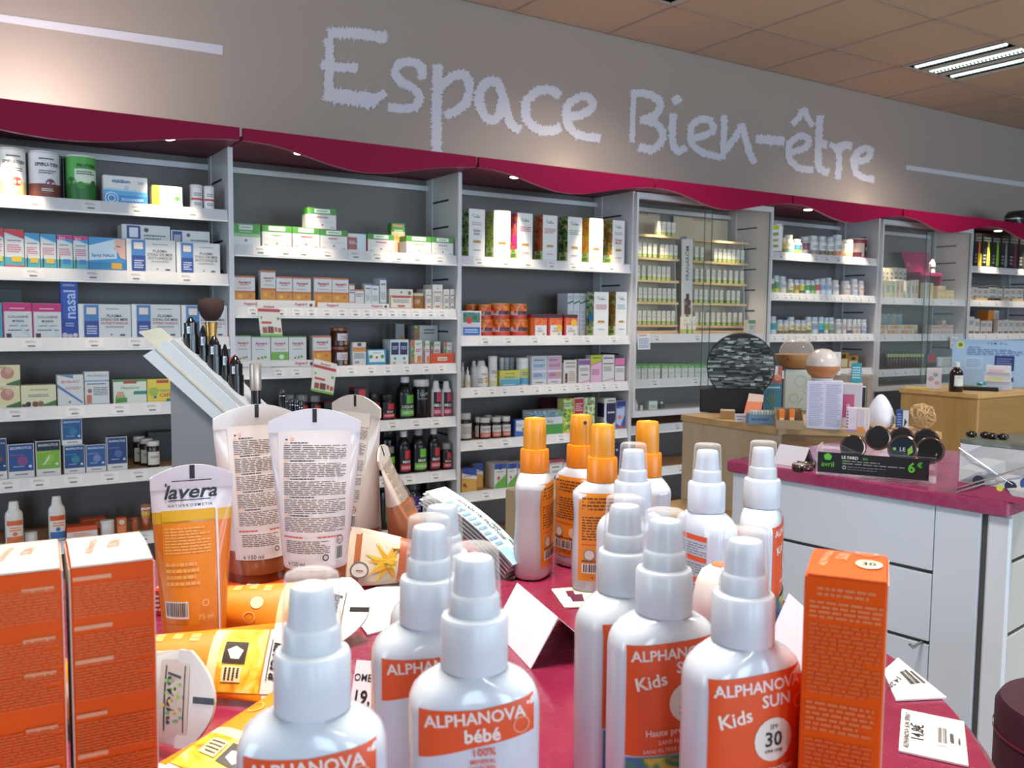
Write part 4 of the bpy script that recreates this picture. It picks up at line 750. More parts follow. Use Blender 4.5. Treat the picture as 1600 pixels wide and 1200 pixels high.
carton(3, 2, 'G', 1072, 1155, 153, 'white carton with violet lettering and stripe', [mtext(.1, .82, .9, .94, 1, '#7a4a9a'), ('r', .05, .66, .95, .70, '#8a3a7a'), mtext(.1, .4, .9, .58, 3), ('q', 0, 1, .02, .1, .05, .16, '#d8a0c0')])
carton(3, 2, 'G', 1160, 1228, 177, 'white carton with pink top band, at the panel', [('r', 0, .72, 1, 1, '#e078b0'), ('r', 0, .68, 1, .72, '#8a3a6a'), mtext(.1, .4, .9, .58, 3), ('r', 0, .0, 1, .08, '#e8a8c0')])
# fourth shelf
brn = [('r', .08, 0, .95, 1, '#dbd6d2'), ('r', .08, .0, .95, .42, '#d2705a'), ('r', .08, .42, .95, .5, '#e2ddd8'), mtext(.2, .6, .85, .85, 2), mtext(.2, .1, .85, .3, 2, '#f0d8d0')]
bottle(3, 3, 'G', 99, 182, 560, 'large brown pill bottle with white label', '#2e1710', '#cfcdcc', [('r', .05, 0, .95, 1, '#d6d3d0'), mtext(.2, .3, .8, .8, 5), ('r', .8, .1, .95, .4, '#c8503a')], 'pill', lz=(.08, .62))
for a, b, y, d, sb in ((197, 240, 588, 'brown pill bottle with white label, partly hidden', .03), (236, 314, 592, 'brown pill bottle with salmon-footed label', 0), (318, 385, 588, 'brown pill bottle with salmon-footed label', 0), (388, 450, 582, 'brown pill bottle with salmon-footed label', .0)):
    bottle(3, 3, 'G', a, b, y, d, '#2e1710', '#d8d6d4', brn if sb == 0 else [('r', 0, 0, 1, 1, '#c8c5c6')], 'pill', sb=sb, lz=(.08, .62))
for a, b, y in ((262, 320, 574), (335, 388, 578)):
    bottle(3, 3, 'G', a, b, y, 'brown pill bottle standing in the back row', '#2e1710', '#c8c6c4', (), 'pill', sb=.09)
carton(3, 3, 'G', 464, 545, 602, 'blue and white carton behind the orange-capped spray', [('r', 0, 0, 1, 1, '#3f6ab8'), ('p', [(.1, .35), (.95, .25), (.95, .95), (.1, .95)], '#e0e2e4'), ('t', 'Om', .35, .68, .2, '#4a7ab8', .5), ('c', .75, .4, .14, GRN), ('c', .8, .2, .08, '#8a3a6a')], '#2f4a9a', d=.05)
carton(3, 3, 'G', 576, 798, 540, 'wide carton with landscape strip and green foot', [('r', 0, .72, 1, 1, mat('#5a8ab8', .45, kind='photo', key=('#3a5a3a', '#5a7a9a', '#8ab0d0', '#4a6a2e', '#d0d8e0'))), ('r', 0, 0, 1, .42, '#4f9a46'), ('t', 'bio', .6, .56, .17, '#5f9a62', .5, 0, .02), ('r', .84, .76, .97, .92, '#7aa83a'), mtext(.1, .46, .4, .6, 2)], '#d6d9dc', d=.075)
pc1 = ('#1f2a1a', '#6a9a3a', '#a8c84a', '#d8d44a', '#e2e6c0')
carton(3, 3, 'G', 800, 872, 458, 'tall lime carton with dark berries', [('r', 0, 0, 1, 1, mat('#a8c84a', .45, kind='photo', key=pc1)), ('r', .1, .7, .75, .95, '#d2d8b0'), ('r', 0, 0, 1, .05, '#e0c83a'), mtext(.15, .76, .7, .9, 2, GRN)], '#c8cc7a', d=.05)
carton(3, 3, 'G', 874, 944, 450, 'tall crimson carton with scalloped panel', [('r', 0, 0, 1, 1, '#e2dcd8'), ('r', .04, .5, .96, .97, '#b8283a'), ('c', .5, .52, .44, '#b8283a'), mtext(.15, .6, .85, .85, 4, '#f0c8c8'), ('c', .5, .2, .2, GRN)], '#c8404a', top='#8a2434', d=.06)
carton(3, 3, 'G', 947, 1020, 450, 'tall pale green carton with leaf print', [('r', .1, 0, 1, 1, mat('#c8d8a8', .45, kind='photo', key=('#2a3a1e', '#7a9a4a', '#d0dab0', '#e0e6cc', '#e6ead8'))), mtext(.3, .8, .9, .92, 2, '#4a7a4a')], '#d0dab0', d=.05)
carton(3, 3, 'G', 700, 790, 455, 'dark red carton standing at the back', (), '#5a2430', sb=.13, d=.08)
carton(3, 3, 'G', 1085, 1165, 455, 'white carton with navy shield panel', [('r', .18, .32, .98, .85, '#231f4a'), ('c', .58, .34, .40, '#231f4a'), mtext(.3, .5, .9, .6, 1, '#d8d8e8'), mtext(.3, .88, .9, .96, 1), ('c', .7, .08, .2, '#4a9a5a')], side=[('r', .2, .4, 1, .85, '#2a2a58')], d=.07)
carton(3, 3, 'G', 1168, 1229, 474, 'blue carton with knee-joint picture', [('r', 0, 0, 1, 1, '#3a5aa8'), ('p', [(.02, .2), (.5, .1), (.98, .5), (.98, .8), (.02, .75)], '#b8c8e4'), ('r', 0, .82, 1, 1, '#2a3a88'), ('c', .4, .42, .22, '#d8846a'), mtext(.1, .72, .8, .78, 1, '#3a5a9a'), ('r', .1, .02, .9, .1, '#c84a5a')], '#d2d4da', d=.06)
# fifth shelf
bee = [('r', 0, 0, 1, 1, '#d8a84a'), ('p', [(0, .82), (1, .62), (1, 1), (0, 1)], '#2a4aa0'), ('p', [(0, .62), (1, .50), (1, .64), (0, .80)], '#e2e0dc'), ('c', .35, .85, .16, '#1f3a8a'), mtext(.15, .64, .7, .7, 1, '#4a5a8a'), ('c', .18, .3, .12, '#9a4a2a'), ('c', .28, .22, .09, '#c8602a')]
carton(3, 4, 'G', 95, 200, 940, 'amber carton with slanted navy top', bee, '#d8a84a', top='#2a4aa0', d=.05)
carton(3, 4, 'G', 180, 245, 905, 'amber carton with slanted navy top, standing further back', bee, '#d8a84a', sb=.06, top='#2a4aa0')
ech = [('r', 0, .78, 1, 1, '#2a4aa0'), ('c', .5, .86, .2, '#1f3a8a'), ('p', [(.05, 0), (1, 0), (1, .55), (.05, .15)], '#6aae3a'), ('c', .35, .42, .13, '#b8607a'), ('r', .33, .1, .37, .35, '#4f8a36'), mtext(.2, .64, .8, .7, 1)]
for a, b, y in ((322, 405, 908), (413, 480, 906), (484, 552, 906)):
    carton(3, 4, 'G', a, b, y, 'white carton with navy top and coneflower print', ech, '#dcdcd8', d=.085)
for a, b, y, d in ((705, 797, 880, 'white carton with maroon top band and black lettering'), (800, 846, 880, 'white carton with maroon top band, beside the first')):
    carton(3, 4, 'G', a, b, y, d, [('r', 0, .86, 1, 1, '#9a3a48'), ('r', 0, .78, 1, .84, '#c8a8a8'), mtext(.2, .62, .85, .72, 1, '#3a3438'), ('c', .5, .16, .18, '#3a2a2a'), mtext(.2, .4, .8, .52, 2)], top='#9a3a48')
carton(3, 4, 'G', 1150, 1195, 770, 'navy carton glimpsed between the orange and white sprays', [('c', .5, .8, .15, '#c8c8d8')], '#232a5a')
# ---- bay 4: two wooden racks with rows of tiny cartons inside the glass cabinet
PALE = mat('#d9bd93', .5, kind='wood', key='#c9a877')
VG, VW = '#a9be5c', '#e6e3d6'
def vial_master():
    m = MB(); m.cbox(-.0125, 0, 0, .0125, .026, .074, pc(VW), .0008); m.box(-.0115, .001, .074, .0115, .025, .0745, pc('#e8e6dc'))
    m.box(-.0128, -.0002, .001, .0128, .0262, .019, pc(VG)); me = m.build('small_carton').data
    p = MB(); p.ops([('c', .5, .78, .09, '#55585a'), mtext(.2, .5, .8, .62, 2, '#9a9c98'), mtext(.2, .06, .8, .16, 1, '#e8ecd0')], lambda x, z, l: (x-.0125, -.0002-l, z), .025, .074); pm = p.build('printed_front').data
    for o in list(bpy.data.objects):
        if o.data in (me, pm): bpy.data.objects.remove(o)
    return me, pm
VM, VP = vial_master()
RANK = ['topmost', 'second', 'third', 'fourth', 'lowest']
def vial(x, y, z, label, group, sc=1.):
    o = bpy.data.objects.new('small_carton', VM); C.objects.link(o); o.location = (x, y, z); o.scale = (1, 1, sc)
    p = bpy.data.objects.new('printed_front', VP); C.objects.link(p); p.parent = o
    tag(o, label, 'carton', group)
YR = 3.575
NV = [0]
ORDN = ['', 'first', 'second', 'third', 'fourth', 'fifth', 'sixth', 'seventh', 'eighth', 'ninth', 'tenth', 'eleventh']
def rack(xa_px, xb_px, rows, which, head):
    ya = YR; xa = onY(px('H', xa_px, 450)[0], 440, ya).x; xb = onY(px('H', xb_px, 450)[0], 440, ya).x
    xa = max(xa, XJ[3]+.022); xb = min(xb, XJ[4]-.03)
    zs_ = [onY(*px('H', (xa_px+xb_px)/2, y), ya).z for y, _ in rows]
    t = empty('display_rack', ((xa+xb)/2, ya, SH[4][0]-.003+.001), 0, f'pale wooden display rack holding tiny white cartons, {which}', 'rack', 'wooden racks in the glass cabinet'); inv = Vector((-(xa+xb)/2, -ya, -SH[4][0]+.002))
    z0 = SH[4][0]-.002
    for k, z in enumerate(zs_):
        m = MB(); m.box(xa, ya, z-.012, xb, ya+.055+.10*(k/len(zs_)), z, PALE); o = m.build('rack_shelf', t); o.location = inv
    for x in (xa-.006, xb):
        m = MB(); m.add([(x+e, yy, zz) for e in (0, .006) for yy, zz in ((ya+.012, z0), (ya+.163, z0), (ya+.163, zs_[0]+.012), (ya+.05, zs_[0]+.02))], [(0, 1, 2, 3), (7, 6, 5, 4), (0, 4, 5, 1), (1, 5, 6, 2), (2, 6, 7, 3), (3, 7, 4, 0)], WHITE2)
        o = m.build('rack_side', t); o.location = inv
    m = MB(); m.box(xa, ya+.165, z0, xb, ya+.171, min(zs_[0]+.16, ZSOF-.06), pc('#c4b497')); o = m.build('rack_back', t); o.location = inv
    p = MB(); p.ops([('t', 'PRANARÔM', .5, .8, .1, '#857556', .5)], lambda x, z, l: (x, -l, z), xb-xa, .19); p.build('lettering', o).location = (xa, ya+.165, zs_[0]-.02)
    m = MB(); m.box(xa, ya, z0, xb, ya+.165, z0+.016, PALE); o = m.build('rack_base', t); o.location = inv
    for k, (z, (y, spans)) in enumerate(zip(zs_, rows)):
        NV[0] = 0
        for (a, b, n) in spans:
            for i in range(n):
                NV[0] += 1
                pxx = a+(b-a)*(i+.5)/n; X = onY(px('H', pxx, y)[0], px('H', 0, y)[1]-20, ya+.014).x
                if X+.0135 > xb or X-.0135 < xa: continue
                vial(X, ya+.014, z+.0006, f'tiny white green-footed carton, {ORDN[NV[0]]} in the {RANK[k]} row of the {which} rack', f'tiny cartons in the {RANK[k]} row of the {which} rack', 1.0)
rack(70, 288, [(212, [(180, 274, 4)]), (325, [(82, 182, 4), (194, 284, 4)]), (435, [(74, 128, 2), (132, 248, 5)]), (543, [(86, 276, 8)]), (655, [(82, 272, 8)])], 'narrow-lit', 1)
rack(356, 626, [(240, []), (345, [(362, 418, 2), (458, 614, 7)]), (450, [(362, 614, 9)]), (550, [(360, 512, 6), (520, 594, 3)]), (660, [(362, 606, 9)])], 'wider', 1)
YN = 3.56
flat('banner_panel', 0, 0, 0, 0, 'H', YN, [('t', 'PRANARÔM', .5, .70, .55, '#3a3a38', .42, 90, .01), ('q', .2, .85, .06, .06, .26, .24, '#5a2a1a'), ('r', .36, .24, .68, .32, '#2a1a14'), ('c', .3, .2, .14, '#7a7a74'), ('c', .75, .16, .12, '#8a8a80'), ('c', .5, .03, .2, '#6a6a64')], 'tall white banner with black vertical lettering between the racks', 'banner', '#d6d6d0', t=.006, quad=[(303, 628), (352, 628), (356, 232), (302, 232)])
for i, a in enumerate((305, 330, 352)):
    X = onY(px('H', a+11, 640)[0], 520, 3.53).x
    vial(X, 3.53, SH[4][0]-.002, f'taller white carton with green foot before the vertical banner, {ORDN[i+1]} of three', 'cartons before the banner', 1.25)
carton(4, 0, 'H', 628, 664, 632, 'grey-green bottle carton beside the wider rack', [('r', 0, .75, 1, 1, '#5a8a5a'), mtext(.2, .3, .8, .6, 2)], '#c2c6c0')
gb = [('r', 0, .72, 1, 1, '#4f9a3e'), mtext(.15, .78, .85, .86, 1, '#dce8d4'), ('r', .45, .6, .55, .68, '#8a8a84'), mtext(.2, .3, .8, .45, 2, '#a8aaa4')]
for i in range(11):
    a = 70+i*32 if i < 4 else 74+i*32.5
    carton(4, 1, 'H', a, a+29, 848, 'pale carton with bright green top', gb, '#cdd0c8', top='#4f9a3e', d=.05)
bottle(4, 1, 'H', 188, 200, 858, 'dark dropper bottle squeezed between pale green-topped cartons', '#2a2a28', '#c8c8c4', (), 'dropper', sb=-.0)
ZL = {'top': zs(990, 642)-.0006}
bottle(4, 1, 'H', 72, 90, 1020, 'small white dropper on the cabinet floor', '#c8ccc8', '#d0d0cc', (), 'dropper', on=ZL); bottle(4, 1, 'H', 98, 112, 1052, 'tiny white pot on the cabinet floor', '#d0d4d0', '#d8d8d4', (), 'jar', on=ZL, cat='pot', name='cosmetic_pot')
carton(4, 1, 'H', 138, 180, 1032, 'pale green carton on the cabinet floor', [('r', 0, .6, 1, 1, '#c8d4cc'), mtext(.2, .2, .8, .5, 2)], '#b8c8bc', on=ZL); bottle(4, 1, 'H', 198, 220, 1036, 'dark vial with white cap on the cabinet floor', '#26282a', '#d8d8d4', (), 'vial', on=ZL)
# ---- bay 5: pill bottles
def pill(sh, a, b, y, d, body, cap, c1, c2, sb=0., shape='pill'):
    return bottle(5, sh, 'I', a, b, y, d, body, cap, [('r', .1, 0, .95, 1, c1), ('r', .1, 0, .95, .35, c2), mtext(.25, .5, .8, .8, 2)], shape, sb=sb, lz=(.06, .64), seg=18)
P5 = [(222, 250, 255, 'yellow-labelled slim pill bottle', '#d8cfa8', '#d8d2c0', '#c8a83a', '#8a6a2a'), (256, 318, 235, 'tall cream pill bottle in bright light', '#e6e0cc', '#e0dac8', '#dcd4b0', '#7ab0a0'), (322, 382, 268, 'teal-labelled pill bottle', '#dcd8d0', '#dcd8d4', '#2a7a92', '#c8c84a'), (387, 446, 248, 'grey pill bottle with maroon label', '#b8b6bc', '#b8bac0', '#6a3a4a', '#8a8a90'),
      (450, 514, 240, 'white pill bottle with ribbed cap', '#d2d2d4', '#c2c6cc', '#dcdcde', '#a88a7a'), (520, 576, 245, 'white pill bottle with ribbed cap', '#d2d2d4', '#c2c6cc', '#dcdcde', '#7a6a4a'), (582, 634, 250, 'white pill bottle with ribbed cap', '#d2d2d4', '#c2c6cc', '#dcdcde', '#8a6a4a'), (640, 702, 234, 'tallest white pill bottle with orange foot', '#dad8d6', '#c8ccd0', '#dcdad8', '#d8905a')]
for a, b, y, d, bo, ca, c1, c2 in P5: pill(0, a, b, y, d, bo, ca, c1, c2)
pill(0, 712, 790, 272, 'wide white jar in bright light', '#eae4dc', '#e8e2da', '#e4d8cc', '#e0b08a', shape='jar')
bottle(5, 0, 'I', 795, 916, 262, 'broad crimson tub with black label', '#b8243e', '#c8c4c4', [('r', .1, .05, .5, .9, '#d8b8a8'), ('r', .5, .1, 1, .8, '#2a1a1e'), ('r', 0, .8, 1, 1, '#8a1a2e'), mtext(.55, .4, .9, .6, 2, '#d8c8c8'), ('r', .1, .05, .4, .3, '#5a1a22')], 'can', lz=(.03, .94), cat='tub', name='tub')
flat('sign_card', 0, 0, 0, 0, 'I', YS+.02, [('r', .3, .8, .72, .97, '#b8cc3a'), ('r', .3, .58, .7, .7, '#8a9a5a'), ('r', .3, .36, .7, .46, '#9aa86a'), ('r', .3, .14, .7, .24, '#8a9a5a'), ('r', .04, .9, .14, .98, '#8a8a8c'), ('r', .88, .9, .98, .98, '#8a8a8c')], 'white sign card with green squares leaning on top shelf end', 'sign', '#e2e2e2', quad=[(108, 362), (208, 362), (219, 146), (105, 160)])
row2 = [(96, 128, 545, '#c8c6d0', '#c0a0b8'), (131, 158, 575, '#8a3a6a', '#6ab04a'), (160, 203, 552, '#3a9a4a', '#b8c83a'), (208, 262, 558, '#b8c0d0', '#dcd0b0'), (272, 314, 580, '#dcd4a8', '#7a9a3a'), (318, 356, 585, '#a88a4a', '#d8b84a'), (360, 402, 585, '#c8c84a', '#4a6a3a'), (405, 440, 588, '#3a9a5a', '#d8e0dc'), (443, 478, 590, '#2f8a3e', '#7ac05a'), (482, 520, 580, '#d8503a', '#e8e0dc'), (524, 568, 575, '#9ab8d8', '#dce2ea'), (572, 612, 570, '#a8bcd4', '#dce2ea'), (622, 672, 588, '#c8c4c8', '#e0dcdc'), (706, 764, 594, '#e2d8d0', '#dcc0b0'), (772, 818, 580, '#e0d8d4', '#b0c0e0'), (824, 865, 595, '#e2d0c8', '#d8b8b0')]
nm = ['lilac', 'magenta and green', 'green and lime', 'broad pale blue', 'cream', 'tan', 'lime and dark green', 'white and green', 'deep green', 'red and white', 'pale blue', 'grey-blue', 'grey', 'peach', 'cream and blue', 'salmon']
for (a, b, y, c1, c2), n in zip(row2, nm): pill(1, a, b, y, f'{n} labelled pill bottle', '#d8d6d4', '#c2ccd8' if a < 620 else '#dcd8d8', c1, c2)
row3 = [(88, 128, 850, '#2a8a9a', '#1f5a72'), (134, 182, 872, '#3aa2b2', '#c8dce0'), (188, 234, 898, '#dccfa0', '#8a6a2a'), (238, 274, 902, '#dccfa0', '#8a6a2a'), (278, 324, 876, '#e0d8b8', '#7a6a3a'), (328, 368, 900, '#dccfa0', '#8a6a2a'), (372, 412, 902, '#dccfa0', '#8a6a2a'), (414, 452, 876, '#e0e0b8', '#7a7a2a'), (458, 508, 878, '#9ab0c0', '#d0d8dc'), (512, 550, 876, '#3ac0d0', '#2a6a8a'), (553, 582, 882, '#8ac04a', '#e0e0d0'), (586, 636, 880, '#a8b8a8', '#7a8a6a'), (646, 690, 892, '#c8c0c0', '#e0d8d4'), (694, 724, 892, '#d8c0b8', '#e0d8d4'), (730, 768, 894, '#e2d4c8', '#5a5a60'), (772, 802, 894, '#e2d4c8', '#c8b8b0'), (804, 836, 894, '#d8c8c4', '#e2b8a0'), (842, 886, 896, '#c8ccd4', '#8ab0d0')]
nm = ['dark teal', 'teal and white', 'ochre', 'ochre', 'tall cream', 'ochre', 'ochre', 'tall lime-cream', 'steel blue', 'bright cyan', 'lime', 'sage', 'warm grey', 'rose', 'cream', 'cream', 'pink-grey', 'blue-footed']
for (a, b, y, c1, c2), n in zip(row3, nm): pill(2, a, b, y, f'{n} labelled pill bottle', '#d8d6d0', '#bcc8d6' if a < 640 else '#dcd8d8', c1, c2)
for k, (u, v0) in enumerate(((1318, 551), (1333, 556))):
    a, b = (u-1180-8)*5, (u-1180+8)*5
    carton(5, 3, 'I', a, b, (v0-320)*5, 'gold-brown carton under the pill bottles' if k == 0 else 'gold carton with pale window under the pill bottles', [('r', .1, .1, .9, .6, '#d8c8a0'), ('r', .3, .65, .7, .9, '#3a2a1a')], '#a8803a')
# ---- bay 6: glass cabinet with the crimson card
YQ = 3.56
def six(sh, cr, a, b, y, d, ops_, col, sb=.06, **k): return carton(6, sh, cr, a, b, y, d, ops_, col, sb=sb, **k)
flat('display_card', 0, 0, 0, 0, 'J', 3.66, [('c', .12, .55, .06, '#a84a7a')], 'crimson cut-out display card at the back of the cabinet', 'sign', '#8a1a56', t=.004, quad=[(288, 470), (458, 470), (405, 300), (230, 290)])
m = MB(); a = onY(*px('J', 350, 440), 3.56); b_ = onY(*px('J', 488, 440), 3.56); m.cbox(0, 0, 0, b_.x-a.x, .1, .022, pc('#b02a6a'), .002)
o = m.build('card_ledge', loc=(a.x, 3.557, a.z)); k_ = MB()
k_.box(.01, .0, -(a.z-SH[6][0])+.0005, .018, .1, 0, pc('#8a1a56')); k_.build('ledge_leg', o); k_ = MB(); k_.box(b_.x-a.x-.018, .0, -(a.z-SH[6][0])+.0005, b_.x-a.x-.01, .1, 0, pc('#8a1a56')); k_.build('ledge_leg', o); tag(o, 'crimson ledge in front of the cut-out display card, bottle on it', 'ledge')
o['top'] = a.z+.0225
bottle(6, 0, 'J', 432, 455, 340, 'small white spray bottle with black band on the crimson ledge', '#e2e0dc', '#e2e0dc', [('r', 0, .3, 1, .5, '#1a1a1c')], 'lotion', sb=.1, on=o, lz=(.1, .8))
def warm(i): return ['#dcc88a', '#e2d8a8', '#c8cc9a', '#d8b88a', '#e0d0b0', '#b8c0a8', '#dcc8b8'][i % 7]
tl = [98, 128, 168, 196, 222, 262, 292, 316]; hs = [470, 470, 474, 470, 468, 476, 474, 470]
for i, (a, y) in enumerate(zip(tl, hs)):
    c = carton(6, 0, 'J', a, a+(26 if i != 1 else 38), y, f"slim carton with {['gold', 'lime', 'amber', 'peach', 'beige', 'grey', 'pale blue', 'yellow'][i]} face, front row", [('r', .3, .05, .9, .95, warm(i)), mtext(.35, .3, .85, .7, 4)], '#e0dcd0', sb=.05, d=.05)
for i in range(6):
    carton(6, 0, 'J', 106+i*27, 130+i*27, 392+(i % 3)*3, 'slim pale gold carton, taller back row', [('r', .2, .05, .9, .6, warm(i+2)), mtext(.3, .6, .8, .9, 2)], '#cfc8b4', sb=.13, d=.05)
carton(6, 0, 'J', 372, 434, 488, 'grey-gold double carton in front of the crimson card', [('r', .3, .05, .6, .95, '#9aa8a8'), ('r', .65, .05, .95, .95, '#dcc88a')], '#d8d0c0', sb=.03, d=.025)
st = None
for i, (a, y, yb_) in enumerate(((460, 560, 0), (486, 560, 0), (512, 560, 0), (538, 560, 0))):
    q = carton(6, 0, 'J', a, a+24, 562, 'cream soap carton, lower layer of the small stack', [mtext(.1, .3, .9, .7, 2, '#c89a5a')], '#e2d2a8', sb=.05, d=.05)
    carton(6, 0, 'J', a, a+24, 536 if i > 1 else 508, 'cream soap carton, upper layer of the small stack', [mtext(.1, .3, .9, .7, 2, '#c89a5a')], '#e2d2a8', sb=.05, d=.05, on=q)
for i in range(12):
    a = 84+i*21
    q = carton(6, 1, 'J', a, a+19, 780, 'cream oil carton with orange print, lower layer', [('r', .1, .15, .9, .8, ['#d8905a', '#e0b070', '#c8d8c0', '#d87a6a'][i % 4])], '#e0d4b8', sb=.05, d=.05)
    carton(6, 1, 'J', a, a+19, 750, 'cream oil carton with orange print, upper layer', [('r', .1, .15, .9, .8, ['#e0b070', '#d8905a', '#d8c0a0', '#c8d8c0'][i % 4])], '#e0d4b8', sb=.05, d=.05, on=q)
for i in range(7):
    carton(6, 1, 'J', 106+i*19, 124+i*19, 680+(i % 2)*4, 'slim grey-teal carton standing in the back row', [('r', .2, .1, .8, .9, ['#8aa8a8', '#c8a07a', '#7a98b0'][i % 3])], '#a8b0b0', sb=.13, d=.04)
for i in range(6):
    a = 420+i*23
    q = carton(6, 1, 'J', a, a+21, 782, 'pink-cream carton, lower layer beside the netting', [('r', .1, .2, .9, .7, '#e0b0a0')], '#e2d4c4', sb=.05, d=.05)
    carton(6, 1, 'J', a, a+21, 752 if i != 3 else 722, 'pink-cream carton, upper layer beside the netting', [('r', .1, .2, .9, .7, '#d8a090')], '#e2d4c4', sb=.05, d=.05, on=q)
# crumpled black net bag
m = MB(); rr = random.Random(3); cx = onY(*px('J', 510, 700), 3.66)
for k in range(26):
    a = rr.random()*6.28; pts = []
    for j in range(9):
        t = j/8; pts.append((.065*math.cos(a+t*2.5)*(.6+.4*math.sin(3*t)), .03*math.sin(a*2+t*3), .05*math.sin(a+t*4)+.055))
    m.tube(pts, .0016, BLACK, 5)
o = m.build('net_bag', loc=(cx.x, 3.66, SH[6][1]+.001), smooth=60); o['kind'] = 'stuff'; tag(o, 'crumpled black net bag lying behind the pink-cream cartons', 'bag')
for i in range(13):
    a = 150+i*18
    bottle(6, 2, 'J', a, a+16.5, 932, 'small amber bottle with lime cap', '#4a1c12', '#b6c46a', (), 'pill', sb=.06, seg=14, cg=.3)
carton(6, 2, 'J', 392, 456, 932, 'red and grey box beside the amber bottles', [('r', .2, .4, .8, .95, '#c8343a'), ('r', 0, 0, 1, .35, '#3a3a48')], '#6a6a74', sb=.06, d=.06)
bottle(6, 2, 'J', 476, 580, 950, 'frosted plastic tub at the cabinet end', '#c8c8c0', '#d0d0c8', (), 'tube', sb=.03, cat='tub', name='tub', sy=.5)
flat('notice_card', 0, 0, 0, 0, 'J', YS-.038, [mtext(.1, .55, .9, .9, 3, '#c87a6a'), mtext(.1, .1, .9, .4, 2)], 'small white notice stuck on glass of the crimson-card cabinet', 'sign', '#e2dedc', quad=[(538, 896), (584, 900), (586, 826), (540, 826)])
flat('notice_card', 0, 0, 0, 0, 'H', YS-.038, [mtext(.1, .82, .9, .95, 1, '#c8504a'), mtext(.1, .08, .9, .72, 5, '#7a8ab8')], 'small white notice stuck on glass of the wooden-rack cabinet', 'sign', '#e4e2e2', quad=[(84, 778), (145, 776), (144, 696), (83, 700)])
# ---- bay 7
for i, (a, b, y, d, c) in enumerate(((646, 690, 180, 'tall black carton, first in the row', '#4a8a3a'), (694, 740, 178, 'tall black carton with orange gloss and yellow corner', '#e0702a'), (744, 800, 180, 'tall black carton with lime leaf', '#b8c84a'), (804, 856, 184, 'tall black carton with green leaf blade', '#8ac03a'), (860, 908, 188, 'tall black carton with small print only', '#8a8a8a'), (912, 968, 190, 'tall black carton with maroon floral picture', '#7a2a44'), (972, 1030, 195, 'tall black carton at the picture edge', '#3a3a3a'))):
    carton(7, 0, 'J', a, b, y, d, [('p', [(.5, .05), (.85, .05), (.75, .7), (.6, .8)], c), mtext(.1, .1, .4, .4, 3, '#8a8a8c'), mtext(.1, .75, .9, .9, 2, '#9a9a98')]+([('r', .5, .02, 1, .4, '#e8c83a')] if i == 1 else []), '#191a19', d=.06)
for i in range(9):
    a = [640, 680, 712, 742, 778, 838, 876, 914, 952][i]; w = [38, 30, 28, 34, 56, 26, 36, 36, 44][i]
    carton(7, 1, 'J', a, a+w, 512-(8 if i in (1, 4) else 0), f"{['pink-topped', 'tall', 'slim', 'grey', 'wide', 'narrow', 'plain', 'smaller', 'last'][i]} white carton with black top edge", [('r', 0, .88, 1, .97, '#3a2a2e' if i else '#c87a8a'), mtext(.15, .5, .85, .75, 2), mtext(.2, .2, .8, .35, 1)], '#dcd4cc', top='#2a2628', sb=.03)
for i in range(5):
    a = [640, 695, 780, 850, 930][i]
    carton(7, 1, 'J', a, a+[40, 78, 64, 68, 66][i], 572, ['low gold tray', 'long low gold tray', 'low dark tray', 'low brown tray', 'long low cream tray'][i]+' at the shelf edge', [('r', .1, .2, .9, .8, '#d8b87a' if i != 2 else '#3a2a22')], ['#c8a060', '#d0a868', '#4a3428', '#7a5a40', '#cdbb98'][i], d=.022, h=.02)
w7 = [(622, 648, 716, '#dcd6d0', 0), (652, 690, 700, '#dcd6d0', 0), (692, 722, 712, '#dcd6d0', 0), (733, 764, 720, '#b83a4a', 1), (768, 800, 720, '#e0905a', 1), (838, 868, 716, '#c8405a', 1), (872, 902, 718, '#dcd6d0', 0), (906, 938, 718, '#8ab04a', 1), (942, 974, 718, '#c85a9a', 1), (978, 1010, 718, '#b83a6a', 1)]
n7 = ['first white', 'broad white', 'third white', 'crimson-topped', 'peach-topped', 'rose-topped', 'plain white', 'green-topped', 'pink-topped', 'plum-topped']
for (a, b, y, c, tp), n in zip(w7, n7):
    carton(7, 2, 'J', a, b, y, f'{n} carton with brown scallop foot', [('c', .3, .06, .18, '#7a4a3a'), ('c', .7, .06, .18, '#c8844a' if tp else '#5a3a34'), mtext(.15, .5, .85, .78, 3)]+([('r', 0, .93, 1, 1, c)] if tp else []), '#ded8d0', top=c, sb=.02)
carton(7, 2, 'J', 776, 842, 660, 'tall orange and white carton rising over the row', [('r', .55, 0, 1, 1, '#dcd6d0'), mtext(.6, .5, .95, .9, 5)], '#e8903a', sb=.08, d=.08)
for i in range(5):
    a = 618+i*19
    q = carton(7, 3, 'J', a, a+17, 966, 'small peach carton, lower of the stack beside poster', [('r', 0, 0, 1, .3, '#d8503a')], '#dccfb8', sb=.02)
    bottle(7, 3, 'J', a, a+17, 922, 'tiny yellow-green vial standing on a peach carton', '#c8c46a', '#3a3a2a', (), 'vial', sb=.02, on=q, seg=12)
# ------------------------------------------------------------------ round display table in front
T = ZC-.254; TC = (.2396, .5616); TR = .4007
TCLOTH = mat('#82203f', .3, coat=.45, kind='film', key='#952d4a')
t = empty('display_table', (TC[0], TC[1], 0), 0, 'round display table under crimson cloth and clear film', 'table')
m = MB(); m.lathe([(.02, -.03), (TR-.006, -.03), (TR, -.024), (TR, -.006), (TR-.006, 0), (TR*.6, 0), (.01, 0)], TCLOTH, 96, z=T); m.build('tabletop', t, smooth=40)
m = MB(); R = []
for k, (z, am, r0) in enumerate(((T-.031, 0, TR-.012), (T-.25, .012, TR-.03), (.02, .02, TR-.01))):
    R.append([(math.cos(a)*(r0+am*math.sin(22*a)), math.sin(a)*(r0+am*math.sin(22*a)), z) for a in [2*math.pi*i/132 for i in range(132)]])
m.rings(R, CRIMD); m.build('cloth_skirt', t, smooth=50)
